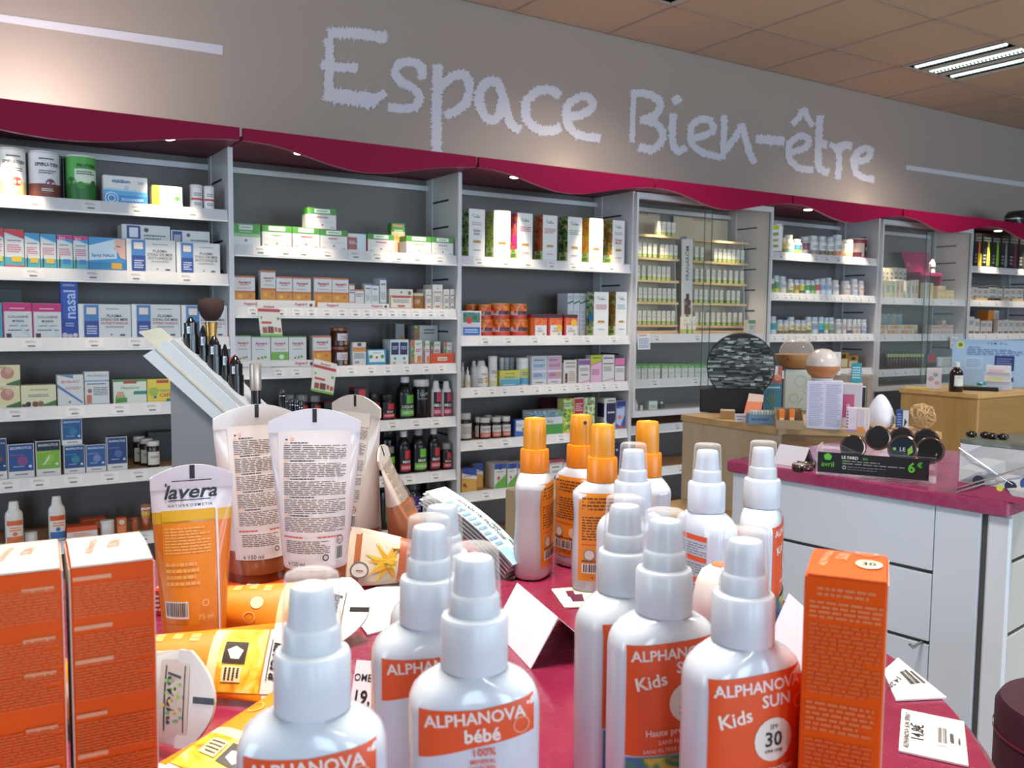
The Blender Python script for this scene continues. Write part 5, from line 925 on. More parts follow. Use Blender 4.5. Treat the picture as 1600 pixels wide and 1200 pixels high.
def face_cam(p): return math.atan2(-p.x, p.y)
def se(x, a, b, n): return -b*(max(0., 1-min(1, abs(x)/a)**n))**(1/n)
PLW = mat('#d0d6df', .2, coat=.6); CAPW = mat('#d3d9e1', .28)
OVER = clear('#efeceb', .15, .16, 1.4); OC = mat('#ee8d1c', .3); OCT = mat('#f0a02a', .3)
ORL = '#e2541f'
LBL = {}
def kids(pic=True):
    return [('q', 0, 1, .27, .285, .965, 1.0, ORL), ('t', 'ALPHANOVA', .49, .915, .075, '#ece4e0', .92, 3, .022), ('t', 'SUN', .66, .83, .072, '#ece4e0', .4, 3, .022), ('t', 'Kids', .24, .745, .082, '#f1e6d8', .42, 12, .02), ('c', .64, .60, .21, '#e8e6da'),
            ('t', 'SPF', .64, .675, .028, '#2a3a34', .3), ('t', '30', .64, .605, .085, '#22302c', .32, 0, .02), ('t', 'UVA UVB', .64, .535, .02, '#2a3a34', .3), ('o', .93, .80, .07, .012, '#f0a488'),
            ('t', 'Haute protection', .52, .43, .042, '#f1d8c8', .8, 3, .015), ('t', 'SANS NANO', .5, .365, .028, '#f1c8b0', .6, 3), ('t', 'SANS FILTRES CHIMIQUES', .5, .315, .026, '#f1c8b0', .85, 3),
            ('q', 0, 1, .0, .0, .26, .275, mat('#3a6fa8', .4, kind='photo', key=('#1f3a6a', '#3a6fa8', '#3f8a5a', '#c8c04a', '#c8703a')))]
def bebe(v):
    top = [('q', 0, .5, .70, .76, .955, .955, ORL), ('q', .5, 1, .76, .815, .955, 1.0, ORL), ('t', 'ALPHANOVA', .48, .915, .07, '#ece0d8', .88, 4, .022), ('t', 'bébé', .54, .825, .07, '#f0e4dc', .5, 3, .03), ('o', .88, .86, .075, .012, '#f0a488'), ('t', '®', .97, .965, .02, '#f0d8cc', .1)]
    if v: return top+[('t', '100%', .56, .735, .042, ORL, .5, 3, .015), ('t', 'MINERAL', .55, .685, .024, ORL, .5, 3), ('t', 'NATUREL', .55, .65, .024, ORL, .5, 3), mtext(.2, .3, .85, .58, 6, ORL)]
    return top+[('t', 'S', .33, .57, .16, '#e0825a', .3), ('r', .3, .40, 1, .48, '#e0825a'), ('r', .3, .33, 1, .38, '#e89a7a'), mtext(.2, .1, .85, .26, 3, ORL)]
def backl(): 
    o = []
    for k in range(4): o += [('r', .1, .86-.2*k, .9, .91-.2*k, ORL), mtext(.1, .72-.2*k, .9, .84-.2*k, 5, '#8a8a92')]
    return o
def orangel(): return [('r', .04, .0, .96, 1, '#ef9226'), mtext(.1, .80, .86, .96, 4, '#7a4a20'), mtext(.1, .46, .9, .74, 9, '#7a4a20'), mtext(.1, .40, .6, .43, 1, '#d8541f'), ('c', .24, .30, .11, '#e6dcca'), ('c', .62, .30, .11, '#eed2a8'), ('o', .24, .30, .11, .02, '#7a8a9a'), mtext(.1, .21, .8, .245, 1, '#7a4a20'), ('b', .1, .09, .72, .20), ('t', 'e 125 ml', .42, .045, .035, '#6a4018', .6)]
BODY = [(0, .0250, .0142, 2.8), (.0025, .0278, .0165, 2.9), (.006, .0285, .017, 2.9), (.05, .0285, .017, 2.9), (.086, .0285, .017, 2.9), (.0905, .0279, .0168, 2.8), (.0945, .0262, .0162, 2.6), (.098, .0228, .0153, 2.4), (.1008, .0180, .0142, 2.1), (.1025, .0136, .0134, 2)]
BODYO = [(0, .0235, .0142, 2.6), (.0025, .0262, .0168, 2.7), (.006, .027, .0175, 2.7), (.03, .0272, .0175, 2.7), (.055, .0262, .0172, 2.7), (.072, .0258, .017, 2.7), (.088, .0272, .0172, 2.7), (.0925, .0268, .0168, 2.5), (.0965, .0225, .0158, 2.4), (.1000, .0180, .0148, 2.1), (.1025, .0136, .0136, 2)]
def halfw(B, z):
    for (z0, a0, b0, n0), (z1, a1, b1, n1) in zip(B, B[1:]):
        if z <= z1:
            s = (z-z0)/(z1-z0); return a0+(a1-a0)*s, b0+(b1-b0)*s, n0+(n1-n0)*s
    return B[-1][1:]
def spray(u, v, delta, label, front=None, back=None, orange=False, hole=False):
    p = onZ(u, v, T+.1555); rz = face_cam(p)+math.radians(delta)
    t = empty('spray_bottle', (p.x, p.y, T+.0003), rz, label, 'bottle', 'sun sprays with orange caps' if orange else 'sun sprays with clear overcaps')
    B = BODYO if orange else BODY
    m = MB(); m.loft(B, PLW, 56); b = m.build('bottle_body', t, smooth=50)
    W, H0, HH = .049, .0125, .0812
    for lst, sgn, nm in ((front, 1, 'front_label'), (back, -1, 'back_label')):
        if not lst: continue
        def fn(x, z, l, sgn=sgn):
            zz = H0+z; a, bb, n = halfw(B, zz); xx = x-W/2
            return (xx*sgn, (se(xx, a, bb, n)-.00015-l*.6)*sgn, zz)
        q = MB(); q.ops(lst, fn, W, HH, nx=26, seed=int(u)); q.build(nm, t, smooth=40)
    if not orange:
        c = MB(); c.lathe([(.0128, .1023), (.0145, .1027), (.0147, .104), (.0146, .1235), (.0138, .1252), (.0118, .1258), (.0112, .1262)], CAPW, 40); c.build('collar', t, smooth=38)
        c = MB(); c.lathe([(.0109, .1255), (.0107, .1338), (.0101, .1347), (.0094, .1354), (.0086, .1450), (.0083, .1488), (.0076, .1502), (.0054, .1490), (.0018, .1480)], CAPW, 32); c.build('pump_head', t, smooth=38)
        c = MB(); c.lathe([(.0117, .1262), (.0116, .128), (.0103, .1530), (.0099, .1548), (.0088, .1555), (.004, .1556), (.0005, .1556)], OVER, 40, caps=False); c.build('clear_overcap', t, smooth=60)
    else:
        c = MB(); c.lathe([(.0128, .1023), (.0142, .1027), (.0143, .1045), (.0141, .1235), (.0134, .1250), (.0114, .1254)], OC, 40); c.build('collar', t, smooth=38)
        c = MB(); c.lathe([(.0113, .1252), (.0112, .140), (.0107, .1530), (.0100, .1549), (.0086, .1552), (.0078, .1545), (.002, .1545)], OCT, 36); h = c.build('orange_cap', t, smooth=38)
        if hole:
            a = math.radians(-90-delta+22); d = MB(); d.lathe([(.0018, 0), (.0018, .0012), (.0008, .0014)], pc('#4a4a1a'), 14, T=Matrix.Translation((.0103*math.cos(a), .0103*math.sin(a), .1485)) @ Matrix.Rotation(a, 4, 'Z') @ Matrix.Rotation(math.pi/2, 4, 'Y'))
            d.build('nozzle', h)
    return t
spray(487, 895, -5, 'large white sun spray in front, its orange banner cut by the lower edge', bebe(True))
spray(742, 853, 6, 'white baby sun spray showing its full orange banner and 100% line', bebe(True))
spray(671, 807, 8, 'white baby sun spray with script S, half hidden behind another', bebe(False))
spray(691, 777, 4, 'white sun spray of which only shoulder and overcap show behind another', bebe(False))
spray(977, 776, 42, 'white sun spray turned edgewise, leaf picture on narrow label strip', kids())
spray(1040, 798, 24, 'white kids sun spray with SPF 30 disc half covered by its neighbour', kids())
spray(1165, 828, 33, 'white kids sun spray with whole SPF 30 disc, beside the orange carton', kids())
spray(1106, 694, 130, 'white sun spray seen from behind with orange-striped text panel', kids(), backl())
spray(1193, 690, 84, 'white sun spray in narrow view beside the crimson counter', kids(), backl())
spray(990, 693, 30, 'white sun spray standing between orange-capped sprays, overcap reflecting light', None)
spray(836, 653, 76, 'orange-capped spray with text panel along its edge, beside the leaflets', orangel(), None, True)
spray(908, 648, -38, 'orange-capped spray with round nozzle hole on its cap', orangel(), None, True, True)
spray(942, 663, 8, 'orange-capped spray facing out with full orange text panel and bar code', orangel(), None, True)
spray(1012, 658, -52, 'orange-capped spray showing narrow orange strip, hindmost by the wooden counter', orangel(), None, True)
# roll-on with domed cap
p = onZ(1126, 884, T+.088); t = empty('roll_on', (p.x, p.y, T+.0003), face_cam(p), 'cream domed roll-on with orange disc on top, behind the kids sprays', 'roll-on')
m = MB(); m.lathe([(.015, 0), (.017, .003), (.0175, .045), (.0165, .05)], mat('#ead9cd', .3), 32); m.build('roll_on_body', t, smooth=40)
m = MB(); m.lathe([(.0172, .0502), (.0182, .053), (.0178, .066), (.0160, .077), (.0125, .0845), (.0070, .088), (.001, .0886)], mat('#eee3da', .3), 32); c = m.build('domed_cap', t, smooth=60)
m = MB(); m.lathe([(.0062, .0885), (.0058, .0891), (.0005, .0893)], pc('#ee7a48'), 20); m.build('orange_disc', c)
# tall cartons
def tallbox(a, b, h, d, label, front, topops, cream, bulge=False):
    pa, pb = onZ(*a, T+h), onZ(*b, T+h); v = pb-pa; wd = v.length; rz = math.atan2(v.y, v.x)
    t = empty('spray_carton', (pa.x, pa.y, T+.0003), rz, label, 'carton', 'orange sun spray cartons')
    om = mat('#e25206', .5, spec=.2); wm = mat('#d9cfc0', .5)
    m = MB(); m.cbox(0, 0, 0, wd, d, h-.0006, om, .0008); 
    o = m.build('carton_body', t)
    s = MB(); s.box(wd, .0008, .001, wd+.0004, d-.001, h-.002, wm); s.box(-.0004, .0008, .001, 0, d-.001, h-.002, wm if cream else om); s.build('white_side', t)
    f = MB(); n = 8; vs = []
    for i in range(n+1):
        y = d*(i/n); zz = h+(.0016*math.sin(math.pi*i/n) if not bulge else .0024*math.sin(math.pi*i/n))
        vs += [(.0006, y-.0004, zz), (wd-.0006, y-.0004, zz), (.0006, y-.0004, h-.0008), (wd-.0006, y-.0004, h-.0008)]
    f.add(vs, [(4*i, 4*i+1, 4*i+5, 4*i+4) for i in range(n)]+[(4*i, 4*i+4, 4*i+6, 4*i+2) for i in range(n)]+[(4*i+1, 4*i+3, 4*i+7, 4*i+5) for i in range(n)]+[(0, 2, 3, 1)], wm if cream else mat('#e8602a', .4))
    lid = f.build('lid_flap', t, smooth=40)
    q = MB(); q.ops(topops, lambda x, y, l: (x, y, h+(.0016 if not bulge else .0024)*math.sin(math.pi*min(1, max(0, y/d)))+.0001+l), wd, d, nx=4); q.build('lid_print', lid)
    q = MB(); q.ops(front, lambda x, z, l: (x, -l, z), wd, h, seed=4); q.build('printed_front', t)
    return t
fr = []
for z in (.955, .81, .71, .55, .43, .3, .15):
    fr += [('r', .03, z, .03+.45*(1 if z > .6 else .36/.45), z+.012, '#e39a70'), mtext(.03, z-.11, .97, z-.012, 11, '#d7621c')]
tp = [('t', 'ALPHANOVA', .3, .5, .13, '#e58a72', .8, 80), ('t', 'SUN', .58, .5, .15, '#e58a72', .4, 80)]
tallbox((109, 886.5), (240, 871.5), .147, .052, 'tall orange carton with white lid, the one beside the standing orange tube', fr, tp, True)
tallbox((-34, 901), (96, 886.5), .147, .052, 'tall orange carton with white lid, cut off at the corner', [o if o[0] != 'r' else ('r', .5, o[2]-.02, .9, o[4]-.02, o[5]) for o in fr], tp, True)
fr2 = [mtext(.15, .93, .88, .965, 2, '#de7d4f'), mtext(.06, .86, .96, .92, 4, '#de7d4f'), mtext(.06, .62, .96, .85, 16, '#d4602f'), mtext(.06, .50, .9, .60, 6, '#dc7546'), mtext(.06, .36, .9, .48, 8, '#d4602f'), mtext(.06, .22, .85, .28, 4, '#dc7546'), mtext(.06, .1, .8, .2, 6, '#d4602f')]
tp2 = [('t', 'ALPHANOVA', .22, .5, .13, '#f2b088', .85, 84), ('t', 'SUN', .42, .55, .15, '#f2b088', .4, 84), ('c', .76, .34, .17, '#ead9bc'), ('t', '30', .76, .34, .1, '#3a3a30', .3, 0, .02), ('o', .72, .76, .15, .03, '#f2b088')]
tallbox((1259, 895.5), (1388, 910.5), .142, .046, 'tall orange carton with orange lid, beside the price labels', fr2, tp2, False, True)
# ------------------------------------------------------------------ cosmetic tubes
class Tube:
    def __init__(s, H, r, fan, cap, arch): s.H, s.r, s.fan, s.cap, s.arch = H, r, fan, cap, arch
    def ab(s, z):
        q = min(1, max(0, (z-s.cap)/(s.H-.009-s.cap))); q2 = q*q*(3-2*q)*.35+q*.65
        return s.r+(s.fan/2-s.r)*q2, max(.0009, s.r*(1-q2)**.85)
    def fn(s, x, z, l):
        a, b = s.ab(z); q = max(-1.5, min(1.5, x/a)); return ((a+.0001)*math.sin(q), -(b+.0002+l*.7)*math.cos(q), z)
def cosmetic_tube(S_, Mx, label, bands, capcol, front, fw, z0, z1, crimp='#e9e7ea', back=None, name='cosmetic_tube', rough=.22, group='cosmetic tubes on the round table', tab=True):
    t = bpy.data.objects.new(name, None); C.objects.link(t); t.matrix_world = Mx; tag(t, label, 'tube', group)
    zz = sorted(set([S_.cap+(S_.H-.008-S_.cap)*i/26 for i in range(27)]+[b[0] for b in bands if S_.cap < b[0] < S_.H-.008]))
    prof = [(z, *S_.ab(z), 2.) for z in zz]
    def mf(a, k):
        zc = (zz[a]+zz[a+1])/2; c = bands[0][1]
        for zb, cc in bands:
            if zc >= zb: c = cc
        return mat(c, rough, coat=.4)
    m = MB(); m.loft(prof, None, 56, mf); m.build('tube_body', t, smooth=50)
    m = MB(); f = S_.fan/2; n = 20; poly = [(-f, S_.H-.011), (f, S_.H-.011)]+[(f-2*f*i/n, S_.H-.002+S_.arch*(1-(1-2*i/n)**2)) for i in range(n+1)]
    m.prism(poly, lambda x, z, d: (x, -.0009+d, z), .0018, mat(crimp, .3, coat=.3)); cr = m.build('crimp', t)
    if tab:
        q = MB(); q.box(-.0018, -.0012, S_.H-.008+S_.arch*.5, .0018, -.00095, S_.H-.002+S_.arch, pc('#1d1b1e')); q.build('eye_mark', cr)
    m = MB(); rc = S_.r; m.lathe([(rc*.93, 0), (rc*.98, .001), (rc*.99, S_.cap*.9), (rc*.99, S_.cap+.001)], mat(capcol, .25), 40); m.build('cap', t, smooth=40)
    for lst, sg, nm in ((front, 1, 'front_print'), (back, -1, 'back_print')):
        if not lst: continue
        q = MB(); q.ops(lst, lambda x, z, l: tuple(c*sg if i < 2 else c for i, c in enumerate(S_.fn(x-fw/2, z0+z, l))), fw, z1-z0, nx=24, seed=3); q.build(nm, t, smooth=40)
    return t
def stand(u, v, delta, z=T): p = onZ(u, v, z); return Matrix.Translation((p.x, p.y, T+.0003)) @ Matrix.Rotation(face_cam(p)+math.radians(delta), 4, 'Z')
LV = Tube(.136, .0225, .058, .012, .0085)
lv = [('r', .0, .735, .82, .80, '#dfae1e'), ('r', .0, .0, .80, .725, '#e98a1c'), ('r', .83, .0, .87, .8, '#e9e5e6'), mtext(.05, .54, .74, .70, 9, '#f0b060'), mtext(.05, .35, .55, .5, 4, '#f0b060'), ('t', 'lavera', .47, .912, .105, '#252227', .66, 0, .022, .28, 1.22), ('r', .20, .972, .78, .978, '#252227'), ('r', .15, .856, .76, .862, '#252227'), ('t', 'N A T U R K O S M E T I K', .46, .828, .026, '#35323a', .66), ('r', .09, .945, .12, .965, '#3a383c'),
      ('b', .0, .165, .38, .265), ('t', '75 ml', .62, .17, .03, '#f0c080', .3), ('o', .62, .25, .05, .012, '#f0d0a0'), ('r', 0, 0, .8, .13, '#e07a1a')]
cosmetic_tube(LV, stand(305, 1020, 6), 'standing orange and white tube with black lettering and yellow stripe', [(0, '#e57e1a'), (.1005, '#e2b02a'), (.109, '#e6e3ea')], '#ecc9a6', lv, .050, .013, .134, '#e6e3ea')
BT = Tube(.166, .0255, .076, .03, .011)
bt = [('r', -.06, .10, 1.06, .99, '#e6dcd8'), mtext(.06, .955, .3, .97, 1, '#d8825a'), ('r', .08, .925, .12, .945, '#3a383c'), ('r', .16, .925, .22, .945, '#e8b89a')]
for k in range(5): bt += [('r', .06, .90-.118*k, .12, .915-.118*k, '#e8b89a'), mtext(.16, .90-.118*k, .5, .915-.118*k, 1, '#3a2a26'), mtext(.05, .80-.118*k, .97, .895-.118*k, 8, '#75625a')]
bt += [mtext(.03, .285, .35, .305, 1, '#c8502a'), mtext(.55, .285, .9, .305, 1, '#c8502a'), mtext(.08, .19, .72, .275, 7, '#75625a'), ('b', .82, .135, .93, .235), ('o', .88, .27, .06, .012, '#6a5a52'), ('t', 'BIO', .88, .27, .018, '#6a5a52', .1), ('o', .66, .165, .045, .016, '#2a2626'), ('t', 'e 150 ml', .25, .125, .028, '#2a2422', .4)]
cosmetic_tube(BT, stand(494, 957, -4), 'large standing white tube full of small print with window reflections', [(0, '#8a4a26'), (.043, '#e3dcda')], '#6e3617', bt, .062, .033, .158, '#e9e7ea')
cosmetic_tube(BT, stand(404, 938, 20), 'large standing white tube with brown foot, overlapped by its neighbour', [(0, '#93502a'), (.05, '#e0d6cf')], '#6e3617', bt, .052, .030, .158, '#e5e0da')
cosmetic_tube(BT, stand(557, 888, -52), 'large standing cream tube turned sideways behind the lying brown tube', [(0, '#b5764a'), (.045, '#d8cbbd')], '#7a3f1e', [o if o[0] != 'r' or o[2] != .10 else ('r', 0, .1, 1, 1, '#d8cbbd') for o in bt], .052, .030, .158, '#d8cdbf')
def between(p0, p1, roll, S_):
    z = (p1-p0).normalized(); side = z.cross(Vector((0, 0, 1))).normalized()
    if side.dot(Vector((-p0.x, -p0.y, 0))) < 0: side = -side
    up = side.cross(z); up = up if up.z > 0 else -up
    n = up*math.cos(math.radians(roll))+side*math.sin(math.radians(roll)); y = -n; x = y.cross(z)
    return Matrix(((x.x, y.x, z.x, p0.x), (x.y, y.y, z.y, p0.y), (x.z, y.z, z.z, p0.z), (0, 0, 0, 1)))
def lay(a, b, roll, S_, flip=0):
    pa, pb = onZ(*a, T), onZ(*b, T); d = (pb-pa); d.z = 0; d.normalize()
    p0 = Vector((pa.x, pa.y, T+S_.r*.99+.0006)); zend = T+max(.0016, (S_.fan/2)*abs(math.sin(math.radians(roll)))+.0042+(.005 if roll < 20 else 0))
    p1 = p0+d*S_.H; p1.z = zend; return between(p0, p1, roll, S_)
OR = Tube(.128, .0175, .054, .02, .019); O3 = Tube(.128, .0190, .062, .02, .020)
orl = [('r', 0, 0, 1, .52, '#ee8e1c'), ('r', 0, .50, 1, .56, '#f0dca8'), ('r', 0, .56, 1, .84, mat('#f0c23a', .3, kind='photo', key=('#e8842a', '#f0b02a', '#f2d04a', '#f4e08a', '#f0c85a'))), ('r', 0, .85, 1, 1, '#e9e4dc'), mtext(.1, .1, .3, .44, 3, '#f6c070'), ('c', .5, .34, .1, '#f2dcae'), ('o', .75, .3, .1, .02, '#f4b860'),
       ('r', .26, .59, .56, .73, '#3a2a22'), ('p', [(.32, .66), (.38, .61), (.50, .64), (.50, .69), (.38, .71)], '#e8e0d4'), ('r', .60, .6, .82, .72, '#f0dca8'), mtext(.62, .61, .8, .71, 4, '#3a2a22'), ('t', 'lavera', .5, .93, .075, '#2a262a', .6, 0, .02, .28), ('r', .22, .985, .8, .991, '#2a262a'), ('r', .2, .876, .78, .882, '#2a262a')]
cosmetic_tube(OR, lay((305, 985), (540, 1000), 48, OR), 'lying orange tube behind the front spray, cream crimp showing beside it', [(0, '#ec8a1a'), (.106, '#e9e2d6')], '#e8dccb', orl, .05, .022, .126, '#e9e3d8')
cosmetic_tube(OR, lay((170, 1076), (480, 1092), 50, OR), 'lying orange tube with umbrella mark, in front of the standing orange tube', [(0, '#ec8a1a'), (.112, '#e9e2d6')], '#e8dccb', orl, .05, .022, .126, '#e9e3d8')
cosmetic_tube(OR, lay((60, 1118), (258, 1172), 78, O3), 'lying tube showing only its translucent crimp with glittering upright lettering', [(0, '#ec8a1a'), (.098, '#d8ccb8')], '#e8dccb', [('r', -.0, .80, 1, 1, '#d6ccba'), ('t', 'lavera', .5, .90, .09, '#2a262a', .8, 0, .02, .28), ('r', .1, .965, .9, .973, '#2a262a'), ('r', .1, .835, .9, .843, '#2a262a')]+[('c', .3+.5*((k*37)%11)/11, .84+.13*((k*53)%7)/7, .022, ('#8fd86a', '#d8d84a', '#5ac87a')[k % 3]) for k in range(14)], .05, .022, .126, '#dcd4c6')
cosmetic_tube(OR, lay((500, 1128), (330, 1262), 15, OR), 'lying orange tube at the lower edge beside the front spray', [(0, '#ec8a1a'), (.112, '#e9e2d6')], '#e8dccb', orl, .05, .022, .126, '#e9e3d8')
BL = Tube(.104, .0165, .054, .018, .002)
fl = [('r', 0, .93, 1, 1, '#e4d3bd'), ('r', 0, .86, 1, .93, '#b5683a'), ('r', 0, .44, 1, .86, '#e6d8c4'), ('r', 0, 0, 1, .44, '#a8593a')]
fl += [('p', [(.42+.07*math.cos(a+1.57), .55+.05*math.sin(a+1.57)), (.42+.55*math.cos(a)*(.6+.4*((k*7)%5)/4), max(.45, .55+.30*math.sin(a)*(.6+.4*((k*3)%5)/4))), (.42+.07*math.cos(a-1.57), .55+.05*math.sin(a-1.57))], '#e8cf3a' if k % 2 else '#e0a83a') for k, a in enumerate([.2+i*.33 for i in range(19)])]
fl += [('c', .25, .86, .17, '#e6e0d6'), ('o', .25, .86, .17, .03, '#6a6a6a'), ('t', '1', .25, .86, .08, '#6a6a6a', .2), mtext(.62, .12, .68, .40, 2, '#d8a88a'), mtext(.3, .12, .36, .40, 1, '#d8a88a'), ('r', .7, .44, .95, .52, '#e6d2a0')]
cosmetic_tube(BL, lay((713, 909), (545, 918), 74, BL), 'lying brown and cream tube with yellow flower petals and round badge', [(0, '#a8593a'), (.055, '#e4d5c0')], '#6e3617', fl, .052, .020, .103, '#e4d5c0', tab=False)
# leaning tube
LEAN = -20
p0 = Vector((.388, .779, T+.014)); tip = onD(602, 722, .864)
z = (tip-p0).normalized(); LT = Tube(.112, .0195, .056, .024, .008)
Mx = between(p0-z*.0, p0+z*LT.H, 0, LT)
cosmetic_tube(LT, Mx @ Matrix.Rotation(math.radians(LEAN), 4, 'Z'), 'cream tube leaning aslant against the sideways tube, brown lower half', [(0, '#b5764a'), (.062, '#ddd0c2')], '#7a3f1e', bt[1:-4], .05, .04, .108, '#ddd2c6')
b_ = onY(*px('C', 988, 790), YS+.04); ST = Tube(.093, .0145, .034, .02, .004)
cosmetic_tube(ST, Matrix.Translation((b_.x, YS+.045, SH[1][5]-.002)), 'small orange-brown tube standing on sixth shelf of canister bay', [(0, '#b4552c'), (.04, '#cf7a30'), (.05, '#d8a53a'), (.068, '#b0552c'), (.073, '#d8cfc6')], '#a84e28', [('c', .5, .62, .22, '#e0c04a'), mtext(.1, .1, .9, .35, 3, '#d89a70'), ('c', .5, .93, .12, '#8a8078')], .026, .022, .085, '#b0562e', group='cosmetic tubes on the shelf', tab=False)
# red carton lying behind the standing orange tube
pa, pb = onZ(238, 962, T), onZ(450, 962, T); v = pb-pa
m = MB(); m.cbox(0, -.001, 0, v.length, .030, .022, mat('#c23a1e', .35), .0008); o = m.build('flat_carton', loc=(pa.x, pa.y, T+.0003), rot=(0, 0, math.atan2(v.y, v.x)))
q = MB(); q.ops([('t', 'FLUIDE SOLAIRE', .2, .5, .2, '#efe0d8', .35, 0, .01), mtext(.02, .1, .3, .35, 2, '#efe0d8'), ('t', 'FPS 20', .72, .7, .18, '#efe0d8', .12), ('t', 'BIO', .72, .4, .2, '#efe0d8', .1)], lambda x, y, l: (x, y, .022+l), v.length, .03); q.build('printed_lid', o)
q = MB(); q.ops([mtext(.02, .15, .25, .85, 4, '#efd8d0'), mtext(.6, .3, .9, .7, 2, '#efd8d0')], lambda x, z, l: (x, -.001-l, z), v.length, .022); q.build('printed_front', o)
tag(o, 'flat red carton with white print lying behind the standing orange tube', 'carton')
# ------------------------------------------------------------------ leaflets, tent cards, price labels
P0, PR = onZ(784, 906, T), onZ(812, 894, T); PL = onD(650, 790, .885); sh_ = PR-P0; PF = PL+sh_
nrm = (PR-P0).cross(PL-P0).normalized(); nrm = nrm if nrm.z > 0 else -nrm
for i in range(6):
    y_ = i == 0; off = nrm*(.0038*i+(-.004 if i == 0 else .0004))+(P0-PL).normalized()*(.0012*(i % 2))+(sh_*.42+nrm*.004 if y_ else Vector((0, 0, 0))); P = [q+off+Vector((0, 0, .0006)) for q in (P0, PR, PF, PL)]; c0 = P[0]; P = [q-c0 for q in P]
    m = MB(); vs = []; n = 10; bul = .006
    for j in range(n+1):
        s = j/n; sag = nrm*(bul*math.sin(math.pi*s))
        l = P[0].lerp(P[3], s)+sag; r = P[1].lerp(P[2], s)+sag; vs += [l, r, l-nrm*.0012, r-nrm*.0012]
    m.add(vs, [(4*j, 4*j+1, 4*j+5, 4*j+4) for j in range(n)]+[(4*j+2, 4*j+6, 4*j+7, 4*j+3) for j in range(n)]+[(4*j, 4*j+4, 4*j+6, 4*j+2) for j in range(n)]+[(4*j+1, 4*j+3, 4*j+7, 4*j+5) for j in range(n)]+[(0, 2, 3, 1), (4*n, 4*n+1, 4*n+3, 4*n+2)], mat('#cfe0e2' if not y_ else '#e6dfb4', .5))
    o = m.build('leaflet', loc=c0)
    q = MB(); W_, H_ = P[1].length, P[3].length; f3 = lambda x, z, l: P[0].lerp(P[3], z/H_).lerp(P[1].lerp(P[2], z/H_), x/W_)+nrm*(l+.0004+bul*math.sin(math.pi*z/H_))
    if i in (0, 5):
        q.ops([mtext(.05, .2, .45, .95, 12, '#8ab8d2'), ('r', .0, .0, .48, .18, '#a8cfe0'), ('t', 'BIEN-ETRE AU NATUREL', .66, .55, .16, '#5a5a5a', .6, 90), ('c', .68, .12, .09, '#c8385a'), mtext(.8, .1, .92, .5, 2, '#b0c0c4')] if i else [('r', .2, .3, .6, .5, '#d8c86a'), ('r', .7, .15, .85, .22, '#5a5a52')], f3, W_, H_, nx=1); q.build('print', o)
    tag(o, ['pale yellow leaflet, undermost and sticking out behind the fanned stack', 'pale blue leaflet, lowest of the five in the fanned stack', 'pale blue leaflet, second lowest in the fanned stack', 'pale blue leaflet, middle of the fanned stack', 'pale blue leaflet, second from the top of the fanned stack', 'pale blue printed leaflet on top of the fanned stack'][i], 'leaflet', 'leaflets fanned beside the orange-capped spray')
def tent(bl, br, h, lean, label, ops=(), back=.035, col='#e9e6ee'):
    a, b = onZ(*bl, T), onZ(*br, T); v = b-a; rz = math.atan2(v.y, v.x); wd = v.length; m = MB(); th = .0006
    dy = h*math.tan(math.radians(lean))
    m.add([(0, 0, 0), (wd, 0, 0), (wd, dy, h), (0, dy, h), (0, th, 0), (wd, th, 0), (wd, dy+th, h-.001), (0, dy+th, h-.001), (0, dy+back, 0), (wd, dy+back, 0), (0, dy+back-.001, 0), (wd, dy+back-.001, 0)],
          [(0, 1, 2, 3), (4, 7, 6, 5), (3, 2, 9, 8), (7, 10, 11, 6), (0, 3, 7, 4), (1, 5, 6, 2), (3, 8, 10, 7), (2, 6, 11, 9), (0, 4, 5, 1), (8, 9, 11, 10)], mat(col, .5))
    o = m.build('tent_card', loc=(a.x, a.y, T+.0004), rot=(0, 0, rz))
    if ops:
        q = MB(); q.ops(ops, lambda x, z, l: (x, z/h*dy-l*.9, z), wd, h); q.build('print', o)
    return tag(o, label, 'card', 'white price cards on the round table')
tent((770, 982), (829, 1046), .036, 30, 'blank white folded card standing beside the baby sun spray', back=.04)
tent((1196, 1010), (1244, 1066), .042, 22, 'blank white folded card between kids spray and orange carton', back=.02)
tent((543, 1120), (655, 1130), .030, 30, 'white folded card with black price, between the sprays', [('t', 'OMEGA 3', .26, .70, .17, '#2a282c', .5), ('t', '19,90', .28, .36, .24, '#1a181c', .5, 0, .02)])
def flatcard(pts, ops, label, col='#e8e4ea', dz=.0012):
    P = [onZ(u, v, T+.0005) for u, v in pts]; c0 = P[0]; P = [p-c0 for p in P]; m = MB(); up = Vector((0, 0, dz)); n = len(P)
    m.add([p+up for p in P]+P, [tuple(range(n)), tuple(range(2*n-1, n-1, -1))]+[(k, n+k, n+(k+1) % n, (k+1) % n) for k in range(n)], mat(col, .5))
    o = m.build('price_card', loc=c0)
    if ops:
        q = MB(); W_, H_ = P[1].length, P[3].length; q.ops(ops, lambda x, z, l: P[0].lerp(P[1], x/W_).lerp(P[3].lerp(P[2], x/W_), z/H_)+up+Vector((0, 0, l)), W_, H_); q.build('print', o)
    return tag(o, label, 'card', 'price cards lying on the round table')
flatcard([(574, 993), (700, 962), (640, 904), (531, 936)], [], 'blank white card lying flat behind the front spray')
flatcard([(1400, 1096), (1479, 1092), (1403, 1030), (1380, 1050)], [('b', .5, .3, .8, .75), mtext(.84, .2, .92, .8, 1, '#4a4a4a'), ('t', '14,20', .16, .5, .2, '#3a383a', .5, -150)], 'bar-coded price label lying nearest the slatted counter', '#ece6e2')
